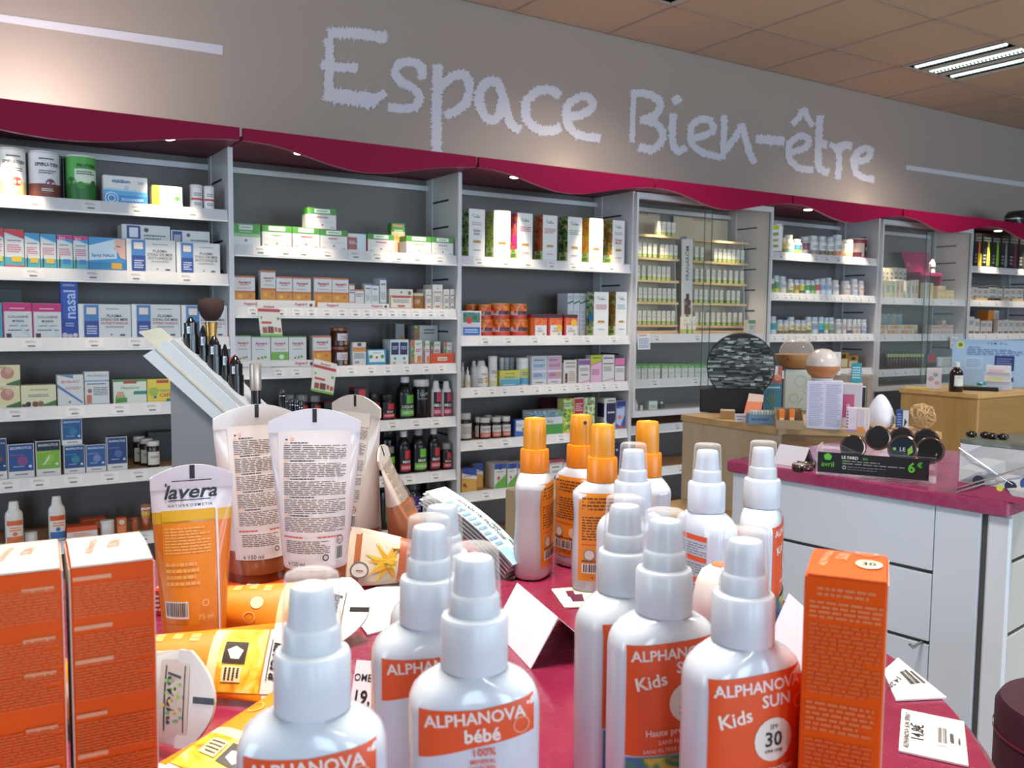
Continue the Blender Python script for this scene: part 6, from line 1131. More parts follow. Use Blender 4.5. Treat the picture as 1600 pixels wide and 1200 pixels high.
flatcard([(1404, 1175), (1513, 1199), (1506, 1130), (1409, 1110)], [('t', 'ALPHANOVA SUN SPRAY', .10, .5, .09, '#3a383a', .85, 90), ('t', '14,8€', .26, .5, .12, '#2a282a', .5, 90, .01), ('b', .56, .28, .72, .72), mtext(.76, .3, .82, .7, 1, '#4a4a4a'), mtext(.88, .3, .92, .6, 1, '#4a4a4a')], 'bar-coded price label with upright lettering at the table rim', '#ece6e6')
flatcard([(882, 951), (930, 949), (925, 917), (861, 922)], [('r', .35, .25, .7, .6, '#5a1a3a'), ('r', .3, .5, .5, .8, '#6a1f44')], 'cream cut-out card lying under the edgewise spray', '#e9dcc4')
flatcard([(1241, 966), (1262, 975), (1266, 958), (1246, 953)], [mtext(.1, .3, .9, .6, 1, '#3a3a3a')], 'small white label peeping out behind the orange carton', '#e8e2de')
# ------------------------------------------------------------------ cosmetics display wedge behind the table
D0 = 1.38; PXM = D0/F_PX
o0 = onD(268, 735, D0); o0.z -= 0
fx = Vector((RT.x, RT.y, 0)).normalized(); fy = Vector((-fx.y, fx.x, 0)); rzw = math.atan2(fx.y, fx.x)
t = empty('cosmetics_display', (o0.x, o0.y, 0), rzw, 'grey and white sloping cosmetics display stand holding mascaras and brush', 'display stand')
def wz(v): return onD(300, v, D0).z
def wx(u): return (u-268)*PXM
GP = mat('#7b7c80', .55); WP = mat('#c4c8cc', .4)
m = MB(); poly = [(0, .0), (wx(470), .0), (wx(470), wz(770)), (0, wz(592))]; m.prism(poly, lambda x, z, d: (x, .002+d, z), .018, GP); m.build('side_panel', t)
m = MB(); m.prism(poly, lambda x, z, d: (x, .115+d, z), .018, GP); m.build('side_panel', t)
# sloping white channel along the top edge
ch = [(wx(229), wz(556)), (wx(267), wz(532)), (wx(470), wz(722)), (wx(436), wz(744))]
m = MB(); m.prism(ch, lambda x, z, d: (x, -.004+d, z), .0055, WP); mid = [(wx(248), wz(544)), (wx(251), wz(542)), (wx(455), wz(732)), (wx(452), wz(734))]
m.prism(mid, lambda x, z, d: (x, -.0055+d, z), .0015, mat('#c9c0a8', .4)); m.build('sloping_channel', t)
m = MB(); m.prism([(wx(221), wz(519)), (wx(254), wz(512)), (wx(276), wz(530)), (wx(249), wz(543))], lambda x, z, d: (x, .0+d, z), .003, clear('#e2dcc4', .62, .25)); m.build('clear_end_plate', t)
m = MB(); m.prism([(wx(262), wz(536)), (wx(268), wz(530)), (wx(474), wz(722)), (wx(470), wz(728))], lambda x, z, d: (x, .02+d, z), .092, WP); m.build('sloping_top', t)
BLK = mat('#141316', .18, coat=.3); 
def slope(u): return wz(536+(u-268)*.93)
def wpt(u, y=.07): return o0+fx*wx(u)+fy*y
def cosm(u, r, top, label, name, cat, y=.05, build=None):
    b = wpt(u, y); zb = slope(u-r/PXM)+.006; e = empty(name, (b.x, b.y, zb), 0, label, cat, 'make-up standing in the sloping display'); build(e, onD(u, top, D0+y).z-zb, r); return e
def holder(e, r): 
    m = MB(); m.lathe([(r*1.12, -.045), (r*1.14, .012), (r*1.02, .0125)], BLK, 20); m.build('holder_cup', e, smooth=40)
def mascara(e, h, r):
    m = MB(); m.lathe([(r*.98, 0), (r, .03), (r*.96, h*.5), (r*.72, h*.78), (r*.35, h*.95), (r*.18, h)], BLK, 20); m.build('mascara_body', e, smooth=50)
    q = MB(); q.ops([('r', 0, 0, 1, 1, '#b8c4d0'), mtext(.2, .2, .8, .8, 3, '#5a6a7a')], lambda x, z, l: (-r*.75+x, -r*.86-l-.0004, h*.34+z), r*.8, h*.28); q.build('sticker', e)
    holder(e, r)
for u, top, r, d in ((284, 495, .0105, 'highest black pointed mascara, beside the brush'), (303.5, 508, .0068, 'slim black pointed mascara behind the highest one'), (321, 524, .0105, 'black pointed mascara in the middle of the slope'), (338, 537, .0065, 'slim black mascara between two wide ones'), (354.5, 555, .0112, 'lowest black pointed mascara, beside the red-topped paper')):
    cosm(u, r, top, d, 'mascara', 'mascara', .05, mascara)
def brush(e, h, r):
    m = MB(); m.lathe([(r*.35, .0), (r*.4, h-.062), (r*.5, h-.040)], mat('#c9a25a', .25, .8), 20); m.build('ferrule', e, smooth=40)
    m = MB(); m.lathe([(r*.45, h-.038), (r*.75, h-.031), (r*1.0, h-.019), (r*1.02, h-.011), (r*.88, h-.004), (r*.5, h-.001), (r*.1, h)], mat('#3a2420', .9, kind='grain'), 28); m.build('bristle_head', e, smooth=60)
cosm(303, .0205, 465, 'round make-up brush with dark brown bristles and gold ferrule', 'makeup_brush', 'brush', .09, brush)
def silver(e, h, r):
    m = MB(); m.lathe([(r*.9, -.0), (r*.9, h-.043)], BLK, 20); m.build('tube_body', e, smooth=40)
    m = MB(); m.lathe([(r, h-.043), (r*1.05, h-.04), (r*1.1, h-.002), (r*1.0, h)], mat('#b5a89c', .3, .5), 24); m.build('silver_cap', e, smooth=40)
cosm(389.5, .0085, 567, 'lip gloss with silver-beige cap, low on the slope', 'lip_gloss', 'lip gloss', .04, silver)
def pencil(e, h, r):
    m = MB(); m.lathe([(r, 0), (r, h*.86), (r*.92, h*.87), (r*.92, h-.001), (r*.6, h)], BLK, 14); m.build('pencil_body', e, smooth=40); m = MB(); m.lathe([(r*1.06, h*.84), (r*1.06, h*.86)], STEEL, 14); m.build('ring', e, smooth=40)
for u, top, r, d in ((429.5, 608, .0052, 'tallest black eye pencil at the display end'), (436, 617, .003, 'slim black pencil beside the tallest one'), (444, 622, .0042, 'grey-black pencil, third from the display end'), (452, 622, .0042, 'grey-black pencil, second from the display end'), (459, 625, .0042, 'grey-black pencil at the very display end')):
    cosm(u, r, top, d, 'eye_pencil', 'pencil', .05, pencil)
def wcard(quad, ops, label, y, col='#e4d9c4', name='leaflet'):
    P = []
    for u, v in quad:
        b = onD(u, v, D0+y); P.append(b)
    c0 = P[0]; P = [p-c0 for p in P]; m = MB(); n_ = fy*.0008
    m.add(P+[p+n_ for p in P], [(0, 1, 2, 3), (7, 6, 5, 4)]+[(k, 4+k, 4+(k+1) % 4, (k+1) % 4) for k in range(4)], mat(col, .5)); o = m.build(name, loc=c0)
    if ops:
        q = MB(); W_, H_ = P[1].length, P[3].length; q.ops(ops, lambda x, z, l: P[0].lerp(P[1], x/W_).lerp(P[3].lerp(P[2], x/W_), z/H_)-fy*l, W_, H_); q.build('print', o)
    return tag(o, label, 'leaflet')
wcard([(378, 668), (398, 650), (368, 553), (350, 568)], [('r', 0, .72, 1, 1, '#c0252f'), ('t', 'bio', .5, .8, .07, '#e8d8d4', .6), ('r', .2, .38, 1, .56, '#d88a3a'), mtext(.1, .1, .8, .34, 3, '#c8b8a0')], 'red-topped leaflet leaning behind the lowest mascara', .138)
wcard([(398, 668), (424, 670), (420, 640), (404, 622)], [], 'small white folded paper at the display foot', .07, '#dcd8d0', 'folded_paper')
# ------------------------------------------------------------------ slatted crimson-topped counter
ZT_ = ZC-.35
def onPl(u, v, P, n): d = ray(u, v); o = Vector((0, 0, ZC)); s = (P-o).dot(n)/d.dot(n); return o+d*s
Cn = onZ(1577, 786, ZT_); Pl = onZ(1135, 718, ZT_); ay = (Pl-Cn); Lc = ay.length; ay.normalize(); bx = Vector((ay.y, -ay.x, 0)); rzc = math.atan2(bx.y, bx.x)
t = empty('slatted_counter', (Cn.x, Cn.y, 0), rzc, 'white slatted counter with film-wrapped crimson top', 'counter')
WD = .62
FILM = mat('#9a2c5c', .22, coat=.8, kind='film', key='#a23a66')
m = MB(); m.cbox(0, 0, ZT_-.030, WD, Lc, ZT_, FILM, .004); m.build('crimson_top', t)
SL = mat('#d3d9e4', .4); SLR = mat('#bfbdb8', .45)
def loc_front(u, v): p = onPl(u, v, Cn+bx*.012, bx); d = p-Cn; return d.dot(ay), p.z
y_seam = loc_front(1457, 900)[0]; g = [loc_front(1457, v)[1] for v in (897, 1009)]
step = g[0]-g[1]; m = MB(); m.box(.022, .02, 0, WD-.02, Lc-.012, ZT_-.031, mat('#4c4a48', .7)); m.build('core', t)
zt = ZT_-.031; k = 0; z = g[0]
edges = [zt]+[g[0]-step*i for i in range(8) if g[0]-step*i > .05]+[.03]
for a, b in zip(edges, edges[1:]):
    m = MB(); m.cbox(.012, y_seam+.002, b+.006 if b > .04 else b, .0215, Lc-.012, a-(.0 if a == zt else .002), SL, .0015); m.build('slat', t)
m = MB(); m.cbox(.012, .055, .03, .0215, y_seam, zt, SL, .001); m.build('corner_post', t)
m = MB(); m.cbox(.018, .001, 0, .03, .045, zt, mat('#dfe3ea', .35), .004); m.build('corner_strip', t)
eR = [zt, zt-.10]+[zt-.10-.15*i for i in range(1, 6)]+[.03]
for a, b in zip(eR, eR[1:]):
    m = MB(); m.cbox(.052, .010, b+.006 if b > .04 else b, WD-.02, .0195, a-(.0 if a == zt else .002), SLR, .0015); m.build('slat', t)
m = MB(); m.cbox(.031, .008, .03, .0515, .0195, zt, SLR, .001); m.build('end_post', t)
yh, zh = loc_front(1441, 1003); m = MB(); m.tube([(.012, yh, zh), (-.002, yh, zh), (-.03, yh+.0, zh-.002), (-.045, yh, zh+.008)], .003, STEEL, 10); m.build('chrome_hook', t, smooth=50)
def cl(u, v, z=0): p = onZ(u, v, ZT_+z); return p
def at_c(name, p, label, cat, rz=None, group=None): return empty(name, (p.x, p.y, ZT_+.0004), rzc-math.pi/2 if rz is None else rz, label, cat, group)
# acrylic display with black price strip and compacts
pl_, pr_ = cl(1274, 741), cl(1462, 757); v = pr_-pl_; W_ = v.length; rza = math.atan2(v.y, v.x)
ACR = clear('#f2eef2', .018, .04, 1.49, 'acrylic')
t = empty('acrylic_display', (pl_.x, pl_.y, ZT_+.0004), rza, 'clear acrylic counter display with black price strip and compacts', 'display'); Hs = .052
m = MB(); m.box(0, 0, 0, W_, .004, Hs+.004, ACR); m.build('front_plate', t)
m = MB(); m.box(.004, -.0012, .006, W_-.014, -.0002, Hs, pc('#17181a')); s = m.build('price_strip', t)
q = MB(); q.ops([('c', .08, .80, .022, '#62c23a'), ('c', .095, .86, .02, '#62c23a'), ('c', .11, .80, .022, '#62c23a'), ('c', .082, .72, .018, '#62c23a'), ('c', .108, .72, .018, '#62c23a'), ('t', 'avril', .095, .44, .26, '#62c23a', .16, 0, .004), ('t', 'LE FARD', .30, .82, .15, '#e8e8e6', .15, 0, .02), ('t', 'BIO', .44, .80, .10, '#62c23a', .06), mtext(.24, .60, .66, .68, 1, '#9a9a98'), mtext(.24, .48, .8, .56, 1, '#9a9a98'), ('t', '99%', .245, .64, .07, '#62c23a', .04), ('t', '20%', .245, .52, .07, '#62c23a', .04), mtext(.28, .34, .62, .40, 1, '#8a8a88'), mtext(.28, .22, .56, .28, 1, '#7a7a78'), ('o', .25, .33, .018, .006, '#c8c8c6'), ('t', '6', .85, .58, .46, '#62c23a', .12, 0, .03), ('t', '€', .92, .72, .24, '#62c23a', .06, 0, .02)],
       lambda x, z, l: (.004+x, -.0013-l, .006+z), W_-.018, Hs-.006); q.build('lettering', s)
m = MB(); m.box(0, .0045, 0, W_, .095, .003, ACR); m.build('base_plate', t)
for x in (0, W_-.003): 
    m = MB(); m.box(x, .0045, .0035, x+.003, .095, .062, ACR); m.build('end_plate', t)
for yy, y2, h in ((.008, .055, .032), (.0555, .0945, .054)):
    m = MB(); m.box(.0035, yy, h-.003, W_-.0035, y2, h, ACR); m.box(.0035, yy, .0035, W_-.0035, yy+.002, h-.003, ACR); m.build('riser', t)
CMP = mat('#1c1a1e', .15, coat=.5); GOLDR = mat('#8a7466', .15, .9)
def compact(xl, yl, zl, r, tilt, label, face='#26262c', ops=(), turn=0):
    M_ = Matrix.Translation((pl_.x, pl_.y, ZT_)) @ Matrix.Rotation(rza, 4, 'Z') @ Matrix.Translation((xl, yl, zl)) @ Matrix.Rotation(math.radians(turn), 4, 'Z') @ Matrix.Rotation(math.radians(90-tilt), 4, 'X')
    e = bpy.data.objects.new('compact', None); C.objects.link(e); e.matrix_world = M_; tag(e, label, 'compact', 'make-up compacts on the counter')
    m = MB(); m.lathe([(r*.97, -.010), (r, -.009), (r, -.001), (r*.97, -.0002)], CMP, 36); m.build('compact_base', e, smooth=40)
    m = MB(); m.lathe([(r*.985, .0), (r*1.0, .001), (r*1.0, .005), (r*.95, .0068), (r*.84, .0064)], GOLDR, 36, caps=False); b = m.build('rim', e, smooth=40)
    m = MB(); m.lathe([(r*.85, .0058), (r*.84, .0060), (r*.2, .0061)], mat(face, .15, coat=.5), 36); l = m.build('lid', e, smooth=10)
    if ops:
        q = MB(); q.ops(ops, lambda x, z, l_: (x-r, z-r, .0067+l_), 2*r, 2*r); q.build('print', l)
    return e
sc = W_/.188
compact(.30*W_, .040, .0622, .028, 8, 'dark compact with brass rim standing first in the acrylic display')
compact(.50*W_, .078, .0825, .028, 8, 'dark compact with brass rim, second in the back row')
compact(.70*W_, .079, .0825, .028, 8, 'dark compact with brass rim, third in the back row')
compact(.90*W_, .078, .0825, .028, 8, 'dark compact with brass rim, last in the back row')
compact(.72*W_, .030, .0668, .031, 8, 'navy compact with green leaf standing in front', '#1c2a3c', [('p', [(.68, .30), (.84, .42), (.80, .66), (.66, .50)], '#8fc43a'), ('t', 'LE', .5, .5, .14, '#c8ccd0', .3), ('c', .24, .5, .05, '#8fc43a')])
compact(.94*W_, .0370, .0672, .0295, 8, 'large plain black compact at the display end', '#1a181c')
compact(-.034, .10, .0075, .024, 90, 'dark compact lying beside the display end')
for xx, yy in ((.06, .012), (.168, .012)):
    m = MB(); M_ = Matrix.Translation((xx, yy+.002, Hs+.006)) @ Matrix.Rotation(.4, 4, 'Y'); m.box(-.02, -.001, -.006, .02, .002, .006, ACR, M_); m.build('clip', t)
# folded white card and compact before the display
pa, pb = cl(1222, 727), cl(1262, 733); v = pb-pa; rr_ = math.atan2(v.y, v.x)
m = MB(); w_ = v.length+.012; m.add([(0, .0, 0), (w_, .0, 0), (w_, .03, .045), (0, .03, .045), (0, .001, 0), (w_, .001, 0), (w_, .031, .044), (0, .031, .044), (0, .06, 0), (w_, .06, 0)], [(0, 1, 2, 3), (7, 6, 5, 4), (3, 2, 9, 8), (0, 3, 7, 4), (1, 5, 6, 2), (0, 4, 5, 1)], mat('#e6e2ee', .5))
o = m.build('tent_card', loc=(pa.x, pa.y+.03, ZT_+.0004), rot=(0, 0, rr_)); tag(o, 'white folded card standing on crimson counter behind the lying compact', 'card')
p = cl(1251, 733)-Vector((0, 0, 0)); lp = (p-pl_); 
e = compact(0, 0, 0, .024, 90, 'dark compact lying open-faced in front of the white folded card', '#8a7a70'); e.matrix_world = Matrix.Translation((p.x, p.y-.005, ZT_+.0064))
for (u, v_, r, h, d) in ((1176, 716, .004, .012, 'tiny dark make-up pot at the counter corner'),):
    p = cl(u, v_); m = MB(); m.lathe([(r, 0), (r, h*.7), (r*1.1, h*.72), (r*1.1, h)], CMP, 14); tag(m.build('makeup_pot', loc=(p.x, p.y, ZT_+.0004), smooth=40), d, 'pot')
# cellophane-wrapped gift box
pa, pb = cl(1497, 772), cl(1640, 794); v = pb-pa; W2 = v.length; rz2 = math.atan2(v.y, v.x)
t = empty('gift_box', (pa.x, pa.y, ZT_+.0006), rz2, 'gift box wrapped in crinkled silvery cellophane with dark bows', 'gift box')
FOIL = mat('#eceef4', .18, .35)
m = MB(); H2, D2 = .104, .11; rg = random.Random(8); n = 4; vs = []; fs = []
def crump(f, nn, flip=False):
    b = len(vs)
    for i in range(nn+1):
        for j in range(nn+1):
            e = (i in (0, nn)) or (j in (0, nn)); q = f(i/nn, j/nn); nr = f(.5, .5)-Vector((W2/2, D2/2, H2/2)); nr.normalize(); vs.append(q+nr*(0 if e else (rg.random()-.5)*.022))
    for i in range(nn):
        for j in range(nn):
            a = b+i*(nn+1)+j; fs.append((a, a+1, a+nn+2, a+nn+1))
V = Vector
crump(lambda s, r: V((W2*s, 0, H2*r)), n); crump(lambda s, r: V((W2*s, D2, H2*r)), n); crump(lambda s, r: V((0, D2*s, H2*r)), n); crump(lambda s, r: V((W2, D2*s, H2*r)), n)
m.add(vs, fs, FOIL); m.build('silver_wrapping', t)
m = MB(); m.cbox(-.001, -.001, H2-.004, W2+.001, D2+.001, H2+.012, mat('#74766a', .3, .4, kind='foil'), .004); m.build('box_lid', t)
for (x0, z0_, x1, z1) in ((.0, H2-.01, W2*.62, H2*.34), (W2, H2-.012, W2*.0, H2*.12), (0, .004, W2*.45, H2*.4)):
    m = MB(); a = V((x0, -.006, z0_)); b = V((x1, -.007, z1)); m.tube([a, (a+b)/2+V((0, -.003, 0)), b], [.0012, .0022, .0012], mat('#e6e6f2', .1, .9), 6); m.build('fold', t, smooth=60)
m = MB(); m.ops([('r', 0, 0, 1, .36, '#a83a62'), ('c', .25, .45, .07, '#2a2a3a'), ('c', .62, .42, .07, '#2a2a3a'), ('c', .8, .55, .08, '#3a5a9a'), ('c', .5, .34, .04, '#d8d84a')], lambda x, z, l: (x, -.0052-l, z), W2*.96, H2*.7); m.build('band', t)
for i, x in enumerate((.012, .035, .052, .068)):
    m = MB(); m.lathe([(.004, 0), (.009, .003), (.008, .009), (.003, .012)], mat('#2a2622', .2, .5), 12, sx=1.2, cx=x, cy=.02+.01*(i % 2), z=H2+.0122); m.build('bow', t, smooth=50)
# ------------------------------------------------------------------ wooden counter with fountain, diffusers and boxes
W1, W2c = onZ(1060, 648, ZC-.33), onZ(1222, 668, ZC-.33); XA = (W1.x+W2c.x)/2; YA, YBk = W2c.y, W1.y; ZW = ZC-.33
OAK = mat('#c2b095', .5, kind='woodv', key='#b3a084'); OAKT = mat('#c9a678', .4, kind='wood', key='#b9935f')
t = empty('wooden_counter', (XA, YA, 0), 0, 'pale wooden counter carrying the slate fountain and diffusers', 'counter')
P2 = onZ(1472, 675.5, ZW); cxy = [(-.006, YBk-YA), (-.006, -.006), (.02, -.012), (P2.x-XA, P2.y-YA), (P2.x-XA+.25, YBk-YA)]
m = MB(); m.prism(cxy, lambda x, y, d: (x, y, ZW-.02+d), .02, OAKT); m.build('worktop', t)
m = MB(); m.box(0, .0, 0, .018, YBk-YA-.004, ZW-.0205, OAK); m.build('end_panel', t)
q2 = (P2.x-XA, P2.y-YA); m = MB(); m.prism([(.0185, .004), (q2[0]-.004, q2[1]+.012), (q2[0]-.004, q2[1]+.03), (.0185, .024)], lambda x, y, d: (x, y, d), ZW-.0205, mat('#a8845e', .5, kind='wood', key='#987450')); m.build('front_panel', t)
m = MB(); m.box(-.26, .10, 0, -.001, YBk-YA-.02, ZC-.62, OAKT); m.build('low_step', t)
def onW(u, v, z=0): return onZ(u, v, ZW+z)
def onwood(name, u, v, label, cat, turn=0, zb=0, base=None):
    p = onZ(u, v, (ZW if base is None else base)); return empty(name, (p.x, p.y, (ZW if base is None else base)+.0004), face_cam(p)+math.radians(turn), label, cat), (p-Vector((0, 0, ZC))).dot(FW)/F_PX
def wbox(u0, u1, vt, vb, label, col, front=(), d=None, turn=0, base=None, name='carton', cat='carton', top=None, side=()):
    e, s = onwood(name, (u0+u1)/2, vb, label, cat, turn, base=base); w_ = (u1-u0)*s; h = (vb-vt)*s; d = d or w_*.6
    m = MB(); m.cbox(-w_/2, 0, 0, w_/2, d, h, mat(col, .45), min(.0012, w_*.05)); o = m.build('carton_body', e)
    m = MB(); m.box(-w_/2+.002, .002, h, w_/2-.002, d-.003, h+.0006, mat(top or col, .45)); m.build('lid_flap', e)
    if front: q = MB(); q.ops(front, lambda x, z, l: (x-w_/2, -l, z), w_, h, seed=int(u0)); q.build('printed_front', e)
    e['h'] = (e.location.z+h+.0008); return e
# slate fountain
e, s = onwood('slate_fountain', 1142, 646, 'round slate water fountain disc in black tray, on wooden counter', 'fountain', 0)
m = MB(); wB = 96*s; m.cbox(-wB/2, 0, 0, wB/2, .13, 38*s, mat('#17181c', .5), .004); m.build('black_tray', e)
m = MB(); r = 52.5*s; R1 = []; seg = 72
ly = 44; vs = []; fs = []; rs_ = random.Random(2)
m.lathe([(r*.985, -.022), (r, -.018), (r, .016), (r*.97, .02)], mat('#14161a', .55), seg, T=Matrix.Translation((13*s, .065, 73*s)) @ Matrix.Rotation(math.pi/2, 4, 'X')); m.build('slate_rim', e, smooth=40)
m = MB(); cz = 73*s; SLATES = [mat('#15181a', .4), mat('#3d4443', .45), mat('#6f7774', .45), mat('#aeb5b0', .4), mat('#2a2f30', .45)]
for i in range(ly):                                          # split-faced layers, each its own ledge
    z0 = -r*.94+i*(1.78*r)/ly; z1 = z0+(1.78*r)/ly*.96; hwid = math.sqrt(max(0, (r*.97)**2-max(abs(z0), abs(z1))**2)); x = -hwid
    while x < hwid-.001:
        x2 = min(hwid, x+.006+rs_.random()*.03); dpt = .003+rs_.random()*.009
        m.box(13*s+x, .065-.021-dpt, cz+z0, 13*s+x2, .0445, cz+z1, rs_.choices(SLATES, (2, 4, 4, 2.6, 3))[0]); x = x2
k = m.build('slate_layers', e); k['kind'] = 'stuff'
# boxes round it
o_ = wbox(1193, 1220, 572, 641, 'blue carton with agave plant picture and white price tag', '#4f8db0', [('r', 0, .62, 1, 1, '#b0665a'), ('r', 0, 0, 1, .6, '#3f86ac'), ('c', .3, .78, .2, '#3a2226'), ('c', .75, .74, .2, '#d89a88'), mtext(.1, .48, .9, .55, 1, '#d8e4ea')]+[('p', [(.5, .05), (.5+.42*math.cos(a)-.03, .1+.3*math.sin(a)), (.5+.42*math.cos(a)+.04, .12+.3*math.sin(a))], '#7aa088') for a in (.5, .9, 1.3, 1.7, 2.1, 2.5)]+[('r', -.02, .80, .75, 1.0, '#e6e2e6'), mtext(.05, .84, .6, .9, 1, '#4a4a52')], turn=12)
wbox(1226, 1272, 578, 642, 'white carton with pale grey scroll ornament under the wooden bowl', '#c9d6d4', [('o', .5, .72, .2, .03, '#a8bcb8'), ('o', .3, .3, .16, .03, '#a8bcb8'), ('q', .4, .6, .1, .3, .14, .36, '#a8bcb8'), ('o', .72, .5, .13, .03, '#b0c2be')], d=.09, turn=4)
scr = [ob for ob in bpy.data.objects if ob.get('label', '').startswith('white carton with pale grey scroll')][0]
pt = onZ(1249, 577, scr['h'])
e = empty('aroma_diffuser', (scr.location.x+math.sin(-scr.rotation_euler.z)*.045*0+.03, scr.location.y+.045, scr['h']+.0004), scr.rotation_euler.z, 'wooden bowl diffuser with clear glass dome', 'diffuser'); k = s
m = MB(); m.lathe([(.042, 0), (.058, .006), (.074, .030), (.078, .052), (.074, .054), (.03, .053)], mat('#b98a5c', .4, kind='wood', key='#a87846'), 40); b = m.build('wooden_bowl', e, smooth=50)
m = MB(); m.lathe([(.003, 0), (.003, .002)], pc('#2a1a12'), 12, T=Matrix.Translation((-.035, -.069, .038)) @ Matrix.Rotation(math.pi/2, 4, 'X')); m.build('hole', b)
m = MB(); m.lathe([(.060, .0542), (.0615, .064), (.055, .085), (.040, .103), (.020, .112), (.004, .115)], clear('#efe6de', .2, .06), 40, caps=False); g_ = m.build('glass_dome', e, smooth=60)
m = MB(); m.tube([(.026, 0, .104), (.040, -.004, .117), (.056, -.008, .113)], [.012, .011, .009], clear('#efe6de', .14, .05), 14); m.build('spout', g_, smooth=60)
hold = wbox(1260, 1313, 596, 671, 'white two-column text leaflet panel on wooden counter', '#d2d6e6', [mtext(.08, .06, .46, .95, 22, '#a8aec8'), mtext(.54, .06, .94, .95, 22, '#a8aec8'), ('c', .5, .98, .012, '#b04a4a')], d=.07, name='leaflet_holder', cat='holder')
e = empty('aroma_diffuser', (hold.location.x+.032, hold.location.y+.036, hold['h']+.0004), 0, 'ball-shaped diffuser with pearl top and wooden lower half', 'diffuser')
m = MB(); m.lathe([(.030, 0), (.033, .006), (.030, .007)], mat('#d8d4d0', .3), 32); m.build('foot', e, smooth=40)
m = MB(); m.lathe([(.030, .0072), (.043, .020), (.050, .038), (.0505, .044)], mat('#b98255', .35, kind='wood', key='#a86e42'), 40); m.build('wooden_half', e, smooth=60)
m = MB(); m.lathe([(.0512, .0442), (.0508, .049), (.047, .065), (.036, .083), (.020, .093), (.002, .096)], mat('#cfc6bd', .22, coat=.4), 40); m.build('pearl_top', e, smooth=60)
g2 = wbox(1315, 1344, 600, 668, 'grey carton with pink square beside the text leaflet panel', '#c2bcc0', [('r', .0, .22, .62, .76, '#b8557a'), ('c', .32, .5, .1, '#d8a0b4')], d=.08)
wbox(1322, 1338, 637, 674, 'small white carton with grey edge print, before the grey carton', '#dcd8e0', [mtext(.05, .1, .2, .9, 6, '#55505a'), ('o', .6, .5, .2, .03, '#b8b4c0'), ('r', 0, 0, 1, .08, '#a890c8')], d=.02)
wbox(1339, 1357, 638, 675, 'small cream carton with orange foot beside the egg lamp', '#d8d2cc', [('r', 0, 0, .7, .2, '#e0964a'), ('r', .3, .2, .6, .9, '#c8cad0'), ('r', .6, .1, .66, .9, '#f0ece8')], d=.02)
e, s = onwood('egg_lamp', 1374.5, 668, 'smooth white egg-shaped lamp between the small cartons', 'lamp'); h = 52*s
m = MB(); m.lathe([(h*.28, 0), (h*.36, h*.06), (h*.41, h*.22), (h*.40, h*.36), (h*.335, h*.58), (h*.23, h*.79), (h*.12, h*.94), (h*.05, h*.99), (.001, h)], mat('#dfe0ea', .35), 40); m.build('egg_shade', e, smooth=60)
m = MB(); m.lathe([(h*.25, -.0003), (h*.275, .0)], mat('#b8b8c0', .4), 24); m.build('foot_ring', e)
wbox(1344, 1379, 607, 660, 'white and dark carton standing behind the egg lamp', '#cfd4e0', [('r', .45, 0, 1, 1, '#2a3040'), mtext(.08, .2, .4, .9, 6, '#9aa4c0')], d=.05).location.y += .07
wb = wbox(1357, 1424, 594, 664, 'grey-brown carton with pale flame print, behind the wicker ball', '#85786a', [('r', 0, .0, .5, 1, '#8f8274'), ('p', [(.62, .25), (.82, .25), (.72, .85)], '#cfc8c0'), ('r', .62, .1, .82, .3, '#b8804a')], d=.10, turn=-6); wb.location.y += .20; wb.location.x += .05
wbox(1400, 1418, 641, 672, 'small navy carton with white floral side, beside wicker ball', '#2f4a86', [mtext(.1, .2, .45, .85, 5, '#8aa0d0'), ('r', .55, 0, 1, 1, '#cfd4d8'), ('p', [(.6, .1), (.9, .4), (.7, .6)], '#2a3a4a')], d=.022)
# wicker ball
e, s = onwood('wicker_ball', 1440, 672, 'ball woven from thin pale wicker canes', 'ball'); r = 20.5*s; m = MB(); rw = random.Random(4); CANE = mat('#c9a878', .6)
for i in range(26):
    q = Matrix.Rotation(rw.random()*6.28, 4, 'X') @ Matrix.Rotation(rw.random()*6.28, 4, 'Y'); rr2 = r*(.9+rw.random()*.1)
    m.tube([q @ Vector((rr2*math.cos(a), rr2*math.sin(a), rr2*.25*math.sin(2*a+i)))+Vector((0, 0, r*1.03)) for a in [2*math.pi*j/20 for j in range(21)]], .0011, CANE, 5)
k = m.build('canes', e, smooth=60); k['kind'] = 'stuff'
# front row on the wooden counter
e = wbox(1125, 1148, 642, 655, 'shallow brown card tray with clear wrap, before the fountain', '#a88258', [], d=.05, name='card_tray', cat='tray', top='#cfc4b0')
wbox(1148, 1168, 647, 660, 'white price tag standing before the coral pouch', '#dcd8e2', [mtext(.1, .6, .9, .8, 1), mtext(.2, .25, .6, .45, 1, '#3a4a7a')], d=.004, name='price_tag', cat='tag')
e, s = onwood('sample_pouch', 1177, 650, 'coral and white sachet leaning on the black tray', 'pouch', 0)
m = MB(); w_, h = 30*s, 34*s; m.add([(-w_/2, 0, 0), (w_*.35, 0, 0), (w_/2, .03, h*.95), (-w_*.25, .03, h), (-w_/2, .008, 0), (w_*.35, .008, 0), (w_/2, .033, h*.95), (-w_*.25, .033, h)], [(0, 1, 2, 3), (7, 6, 5, 4), (0, 4, 5, 1), (1, 5, 6, 2), (2, 6, 7, 3), (3, 7, 4, 0)], mat('#e8845a', .35)); b = m.build('pouch_body', e)
q = MB(); q.add([(-w_*.25, .027, h*1.0), (w_/2, .027, h*.95), (w_*.47, .019, h*.62), (-w_*.32, .019, h*.64)], [(0, 3, 2, 1)], pc('#e8d0c4')); q.build('pale_top', b)
e, s = onwood('soap_tray', 1191, 664, 'blue-grey card tray filled with striped wrapped soaps', 'tray', 10); w_ = 42*s; h = 16*s; dp = .05
m = MB(); bl = mat('#6f93ac', .5)
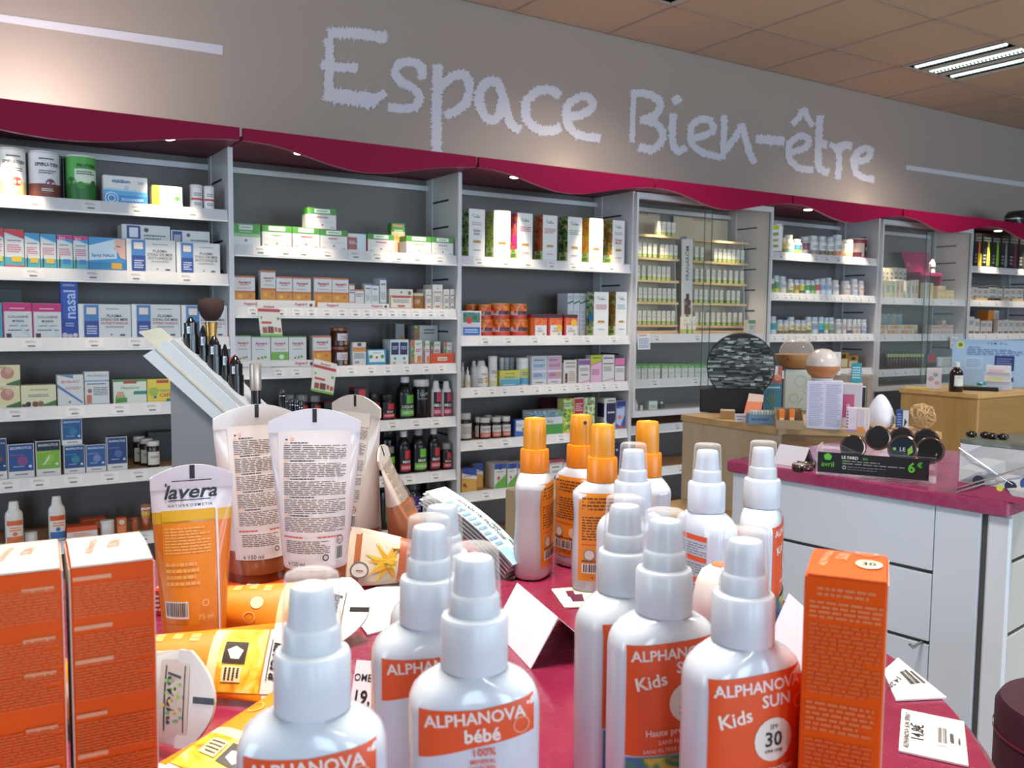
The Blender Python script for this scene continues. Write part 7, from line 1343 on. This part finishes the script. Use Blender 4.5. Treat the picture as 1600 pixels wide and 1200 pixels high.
m.box(-w_/2, 0, 0, w_/2, .002, h, bl); m.box(-w_/2, dp, 0, w_/2, dp+.002, h, bl); m.box(-w_/2, .002, 0, -w_/2+.002, dp, h, bl); m.box(w_/2-.002, .002, 0, w_/2, dp, h, bl); m.box(-w_/2+.002, .002, 0, w_/2-.002, dp, .002, bl); b = m.build('tray_body', e)
q = MB(); q.ops([mtext(.1, .3, .9, .75, 1, '#4a6a9a')], lambda x, z, l: (x-w_/2, -l, z), w_, h); q.build('print', b)
for i in range(8):
    pz = Vector(((i % 4-1.5)*w_*.21, .012+.022*(i//4), .0025)); a = e.rotation_euler.z
    sm = MB(); sm.cbox(-w_*.095, -.009, 0, w_*.095, .009, h*1.25, mat('#dfe2e0', .4), .002); sm.box(-w_*.06, -.0095, .004, -w_*.03, .0095, h*1.26, pc('#5a7a7a')); sm.box(w_*.02, -.0095, .004, w_*.05, .0095, h*1.26, pc('#5a7a7a'))
    o = sm.build('wrapped_soap'); o.location = e.location+Vector((pz.x*math.cos(a)-pz.y*math.sin(a), pz.x*math.sin(a)+pz.y*math.cos(a), pz.z)); o.rotation_euler = (0, 0, a)
    tag(o, f"small striped wrapped soap, {['first', 'second', 'third', 'fourth'][i % 4]} in {'front' if i < 4 else 'rear'} row of the blue-grey tray", 'soap', f"wrapped soaps in the {'front' if i < 4 else 'rear'} row of the blue-grey tray")
e, s = onwood('kraft_box', 1234, 671, 'kraft card counter box with slanted sides and orange packs', 'box', 6); w_ = 42*s; h0, h1 = 14*s, 30*s; dp = .07; KR = mat('#a08a6c', .6)
m = MB(); m.box(-w_/2, 0, 0, w_/2, .002, h0, KR); m.box(-w_/2, dp, 0, w_/2, dp+.002, h1, KR); m.box(-w_/2, .002, 0, w_/2, dp, .002, KR)
for x in (-w_/2, w_/2-.002): m.prism([(.002, .002), (dp, .002), (dp, h1), (.002, h0)], lambda y, z, d, x=x: (x+d, y, z), .002, KR)
m.build('box_body', e); bx_ = e
for i, x in enumerate((-.28, .12)):
    q = MB(); q.cbox(-w_*.1, -.01, 0, w_*.1, .012, h1*.92, mat('#dd7a2c', .4), .001); a = bx_.rotation_euler.z; o = q.build('orange_pack'); lx, lyy = x*w_, .03+.02*i
    o.location = bx_.location+Vector((lx*math.cos(a)-lyy*math.sin(a), lx*math.sin(a)+lyy*math.cos(a), .0026)); o.rotation_euler = (0, 0, a); c = MB(); c.box(-w_*.08, -.0104, h1*.2, w_*.08, -.01, h1*.5, pc('#e8c8a0')); c.build('printed_front', o); tag(o, ['orange pack in the kraft box, front one', 'orange pack in the kraft box, rear one'][i], 'carton')
# goods stacked on the cartons
wbox(1330, 1345, 568, 598, 'small teal carton standing on the grey carton', '#2a93a0', [mtext(.1, .2, .9, .85, 5, '#bfe0e2')], d=.02, base=g2['h'])
wbox(1371, 1389, 555, 593, 'slim white carton with violet corner on the grey-brown carton', '#d8d6e0', [('c', .4, .5, .12, '#c8a8b8'), ('r', .85, .2, 1, .45, '#7a4a80'), mtext(.2, .7, .7, .85, 2)], d=.03, base=wb['h']).location = (wb.location.x-.03, wb.location.y+.03, wb['h']+.0004)
# ------------------------------------------------------------------ far wooden desk
K1, K2, K3 = onZ(1423, 607, ZW), onZ(1525, 616, ZW), onZ(1600, 609, ZW); XK = (K1.x+K2.x)/2; YK = K2.y
t = empty('wooden_desk', (XK, YK, 0), 0, 'golden wooden desk with raised counter at the far end', 'desk')
OAK3 = mat('#b8935c', .45, kind='woodv', key='#a98450')
m = MB(); m.cbox(-.006, -.006, ZW-.022, 1.6, K1.y-YK+.05, ZW, mat('#cba66e', .4, kind='wood', key='#bb9358'), .002); m.build('worktop', t)
m = MB(); m.box(0, 0, 0, .02, K1.y-YK+.04, ZW-.0225, OAK3); m.build('end_panel', t)
m = MB(); m.box(.0205, 0, 0, 1.59, .02, ZW-.0225, mat('#a07c48', .5, kind='wood', key='#93703e')); m.build('front_panel', t)
m = MB(); m.box(-.0, -.5, 0, 1.59, -.001, ZW-.20, mat('#8d867e', .5)); m.build('lower_desk', t)
wbox(1448, 1469, 576, 608, 'white carton with floral print on the golden desk', '#dad4dc', [('c', .3, .5, .2, '#b8a0b8'), ('c', .6, .7, .16, '#8aa8a8'), ('c', .7, .3, .15, '#c8a8a8')], d=.04)
e, s = onwood('glass_bottle', 1493, 612, 'dark brown glass bottle with white cap on the golden desk', 'bottle'); h = 46*s; r = 10*s
m = MB(); m.lathe([(r*.92, 0), (r, .004), (r, h*.62), (r*.8, h*.72), (r*.42, h*.80), (r*.42, h*.84)], mat('#24100c', .12, coat=.3), 28); m.build('bottle_body', e, smooth=45)
m = MB(); m.lathe([(r*.44, h*.84), (r*.46, h*.85), (r*.46, h*.99), (r*.4, h)], mat('#dcdcdc', .35), 20); m.build('cap', e, smooth=40)
q = MB(); q.ops([('r', 0, 0, 1, 1, '#dcdcd4'), ('r', .2, .3, .9, .6, '#c8d8c4'), mtext(.2, .65, .9, .9, 2)], lambda x, z, l: ((r+.0006)*math.cos(-1.8+x/r), (r+.0006)*math.sin(-1.8+x/r), h*.2+z), r*1.5, h*.36, nx=8); q.build('paper_label', e)
e, s = onwood('card_terminal', 1532, 611, 'long flat black handset lying on the golden desk', 'handset', 0); w_ = 50*s
m = MB(); m.cbox(-w_/2, 0, 0, w_/2, .05, .018, mat('#17171a', .35), .004); m.build('handset_body', e); m = MB(); m.box(-w_*.3, .01, .018, w_*.1, .04, .0186, pc('#3a3d42')); m.build('keypad', e)
e, s = onwood('info_panel', 1580, 606, 'pale blue information poster panel standing on the golden desk', 'poster', 0); w_ = 105*s; h = 74*s; e.location.y += .12
m = MB(); m.box(-w_/2, 0, 0, w_/2, .006, h, mat('#9fc0e2', .4)); b = m.build('panel_board', e)
q = MB(); q.ops([('q', 0, 1, 0, 0, .85, 1, '#a8c8e8'), ('c', .11, .88, .06, '#e0d87a'), ('c', .11, .88, .03, '#5a8a4a'), ('t', 'C E M - V i e', .60, .92, .05, '#5a4a4a', .5), ('t', 'BIEN-ETRE', .3, .83, .035, '#4a5a8a', .3), mtext(.2, .66, .95, .80, 4, '#5a78b0'), ('r', .18, .36, .42, .62, '#b8d4ee'), mtext(.2, .4, .4, .58, 4, '#8aa4cc'), ('r', .58, .34, .84, .66, '#2a3474'), mtext(.61, .38, .81, .62, 5, '#7a88c0'), ('r', .58, .1, .84, .2, '#2a3474')], lambda x, z, l: (x-w_/2, -l, z), w_, h); q.build('poster_print', b)
prev = None
for i, (u0, u1, vb, vt, d, c) in enumerate(((1538, 1578, 609, 597, 'white carton with pale foot, lowest of the desk stack', '#cdd2dc'), (1540, 1577, 597, 583, 'white carton with yellow band in the desk stack', '#d8d8dc'), (1543, 1577, 583, 572, 'white carton with pink edge on top of the desk stack', '#e0dce0'))):
    prev = wbox(u0, u1, vt, vb, d, c, [('r', .1, .1, .7, .5, ['#b8c4d4', '#e0d49a', '#e0b8c4'][i])], d=.06, base=prev['h'] if prev else None)
e, s = onwood('cream_jar', 1533, 608, 'small cream jar with teal lid beside the carton stack', 'jar', 0)
m = MB(); m.lathe([(.018, 0), (.02, .003), (.02, .018)], mat('#c8d8d8', .25), 20); m.build('jar_body', e, smooth=40); m = MB(); m.lathe([(.0205, .018), (.0205, .028), (.012, .034)], mat('#2a8a8a', .3), 20); m.build('lid', e, smooth=40)
e, s = onwood('yellow_paper', 1432, 607, 'yellow paper sheet lying on the golden desk', 'paper'); m = MB(); m.cbox(-.05, 0, 0, .07, .08, .003, pc('#e0c23a'), .0005); m.build('sheet', e)
# black device on the canopy at the far end
p = onY(1604, 338, 3.42); e = empty('black_speaker', (p.x, 3.40, ZSOF+.0195), 0, 'rounded black device with chrome line standing on the canopy', 'device')
m = MB(); R = []
for z, a in ((0, .13), (.03, .15), (.085, .165), (.105, .16), (.135, .12), (.14, .09)): R.append([(a*math.copysign(abs(math.cos(t_))**.6, math.cos(t_)), .07*math.copysign(abs(math.sin(t_))**.6, math.sin(t_))+.05, z) for t_ in [2*math.pi*i/32 for i in range(32)]])
m.rings(R, mat('#1b1719', .3)); b = m.build('device_body', e, smooth=50); m = MB(); R2 = [[(x*1.012, (y-.05)*1.015+.05, z) for x, y, _ in R[2]] for z in (.076, .082)]; m.rings(R2, STEEL, caps=False); m.build('chrome_line', b, smooth=50)
# cardboard boxes on the floor behind the sprays, crimson drum at the counter foot
p = onD(905, 760, 2.1); KB = mat('#a58d6e', .7)
for i, (h, zb) in enumerate(((.44, 0), (p.z-.4408, .4408))):
    e = empty('cardboard_box', (p.x, p.y, zb+.0003), .25, ['lower cardboard box on the floor behind the orange-capped sprays', 'cardboard box glimpsed between the orange-capped sprays'][i], 'box', 'cardboard boxes')
    m = MB(); m.cbox(-.15, -.1, 0, .15, .1, h, KB, .002); m.build('box_body', e)
    for s_ in (-1, 1): 
        f = MB(); f.box(-.148, min(s_*.002, s_*.098), h, .148, max(s_*.002, s_*.098), h+.0004, KB); f.build('flap', e)
p = onD(1706, 1108, 1.30); m = MB(); m.lathe([(.12, 0), (.125, .01), (.125, p.z-.012), (.118, p.z)], mat('#3f0a24', .6), 48); o = m.build('crimson_drum', loc=(p.x, p.y, .0003), smooth=40); m = MB(); m.lathe([(.127, p.z-.05), (.127, p.z-.045)], CRIMD, 48, caps=False); m.build('hem', o); tag(o, 'dark crimson cloth-covered drum at the foot of the slatted counter', 'drum')
# ------------------------------------------------------------------ labels for the goods: look first, then place along the shelf
WORDS = ['first', 'second', 'third', 'fourth', 'fifth', 'sixth', 'seventh', 'eighth', 'ninth', 'tenth', 'eleventh', 'twelfth', 'thirteenth', 'fourteenth', 'fifteenth']
NUM = ['zero', 'one', 'two', 'three', 'four', 'five', 'six', 'seven', 'eight', 'nine', 'ten', 'eleven', 'twelve', 'thirteen', 'fourteen', 'fifteen']
rows = {}
for r in REG: rows.setdefault((r[0], r[1]), []).append(r)
for (b, s), L in rows.items():
    L.sort(key=lambda r: r[2]); descs = [r[4] for r in L]
    for i, (bb, ss, x, o, d) in enumerate(L):
        same = [k for k in range(len(L)) if descs[k] == d]
        lab_ = d if len(same) == 1 else f'{d}, {WORDS[same.index(i)]} of {NUM[len(same)]}'
        for tail in (f' on {ORD[s+1]} shelf, {BAY[b]}', f', {ORD[s+1]} shelf, {BAY[b]}', f', {BAY[b]}', ''):
            if len((lab_+tail).replace(',', '').split()) <= 15: break
        o['label'] = lab_+tail
        o['group'] = f"{o['category']}s on the {ORD[s+1]} shelf of the {BAY[b]}"
for o in list(bpy.data.objects):
    for k_ in ('top', 'h'):
        if k_ in o.keys(): del o[k_]
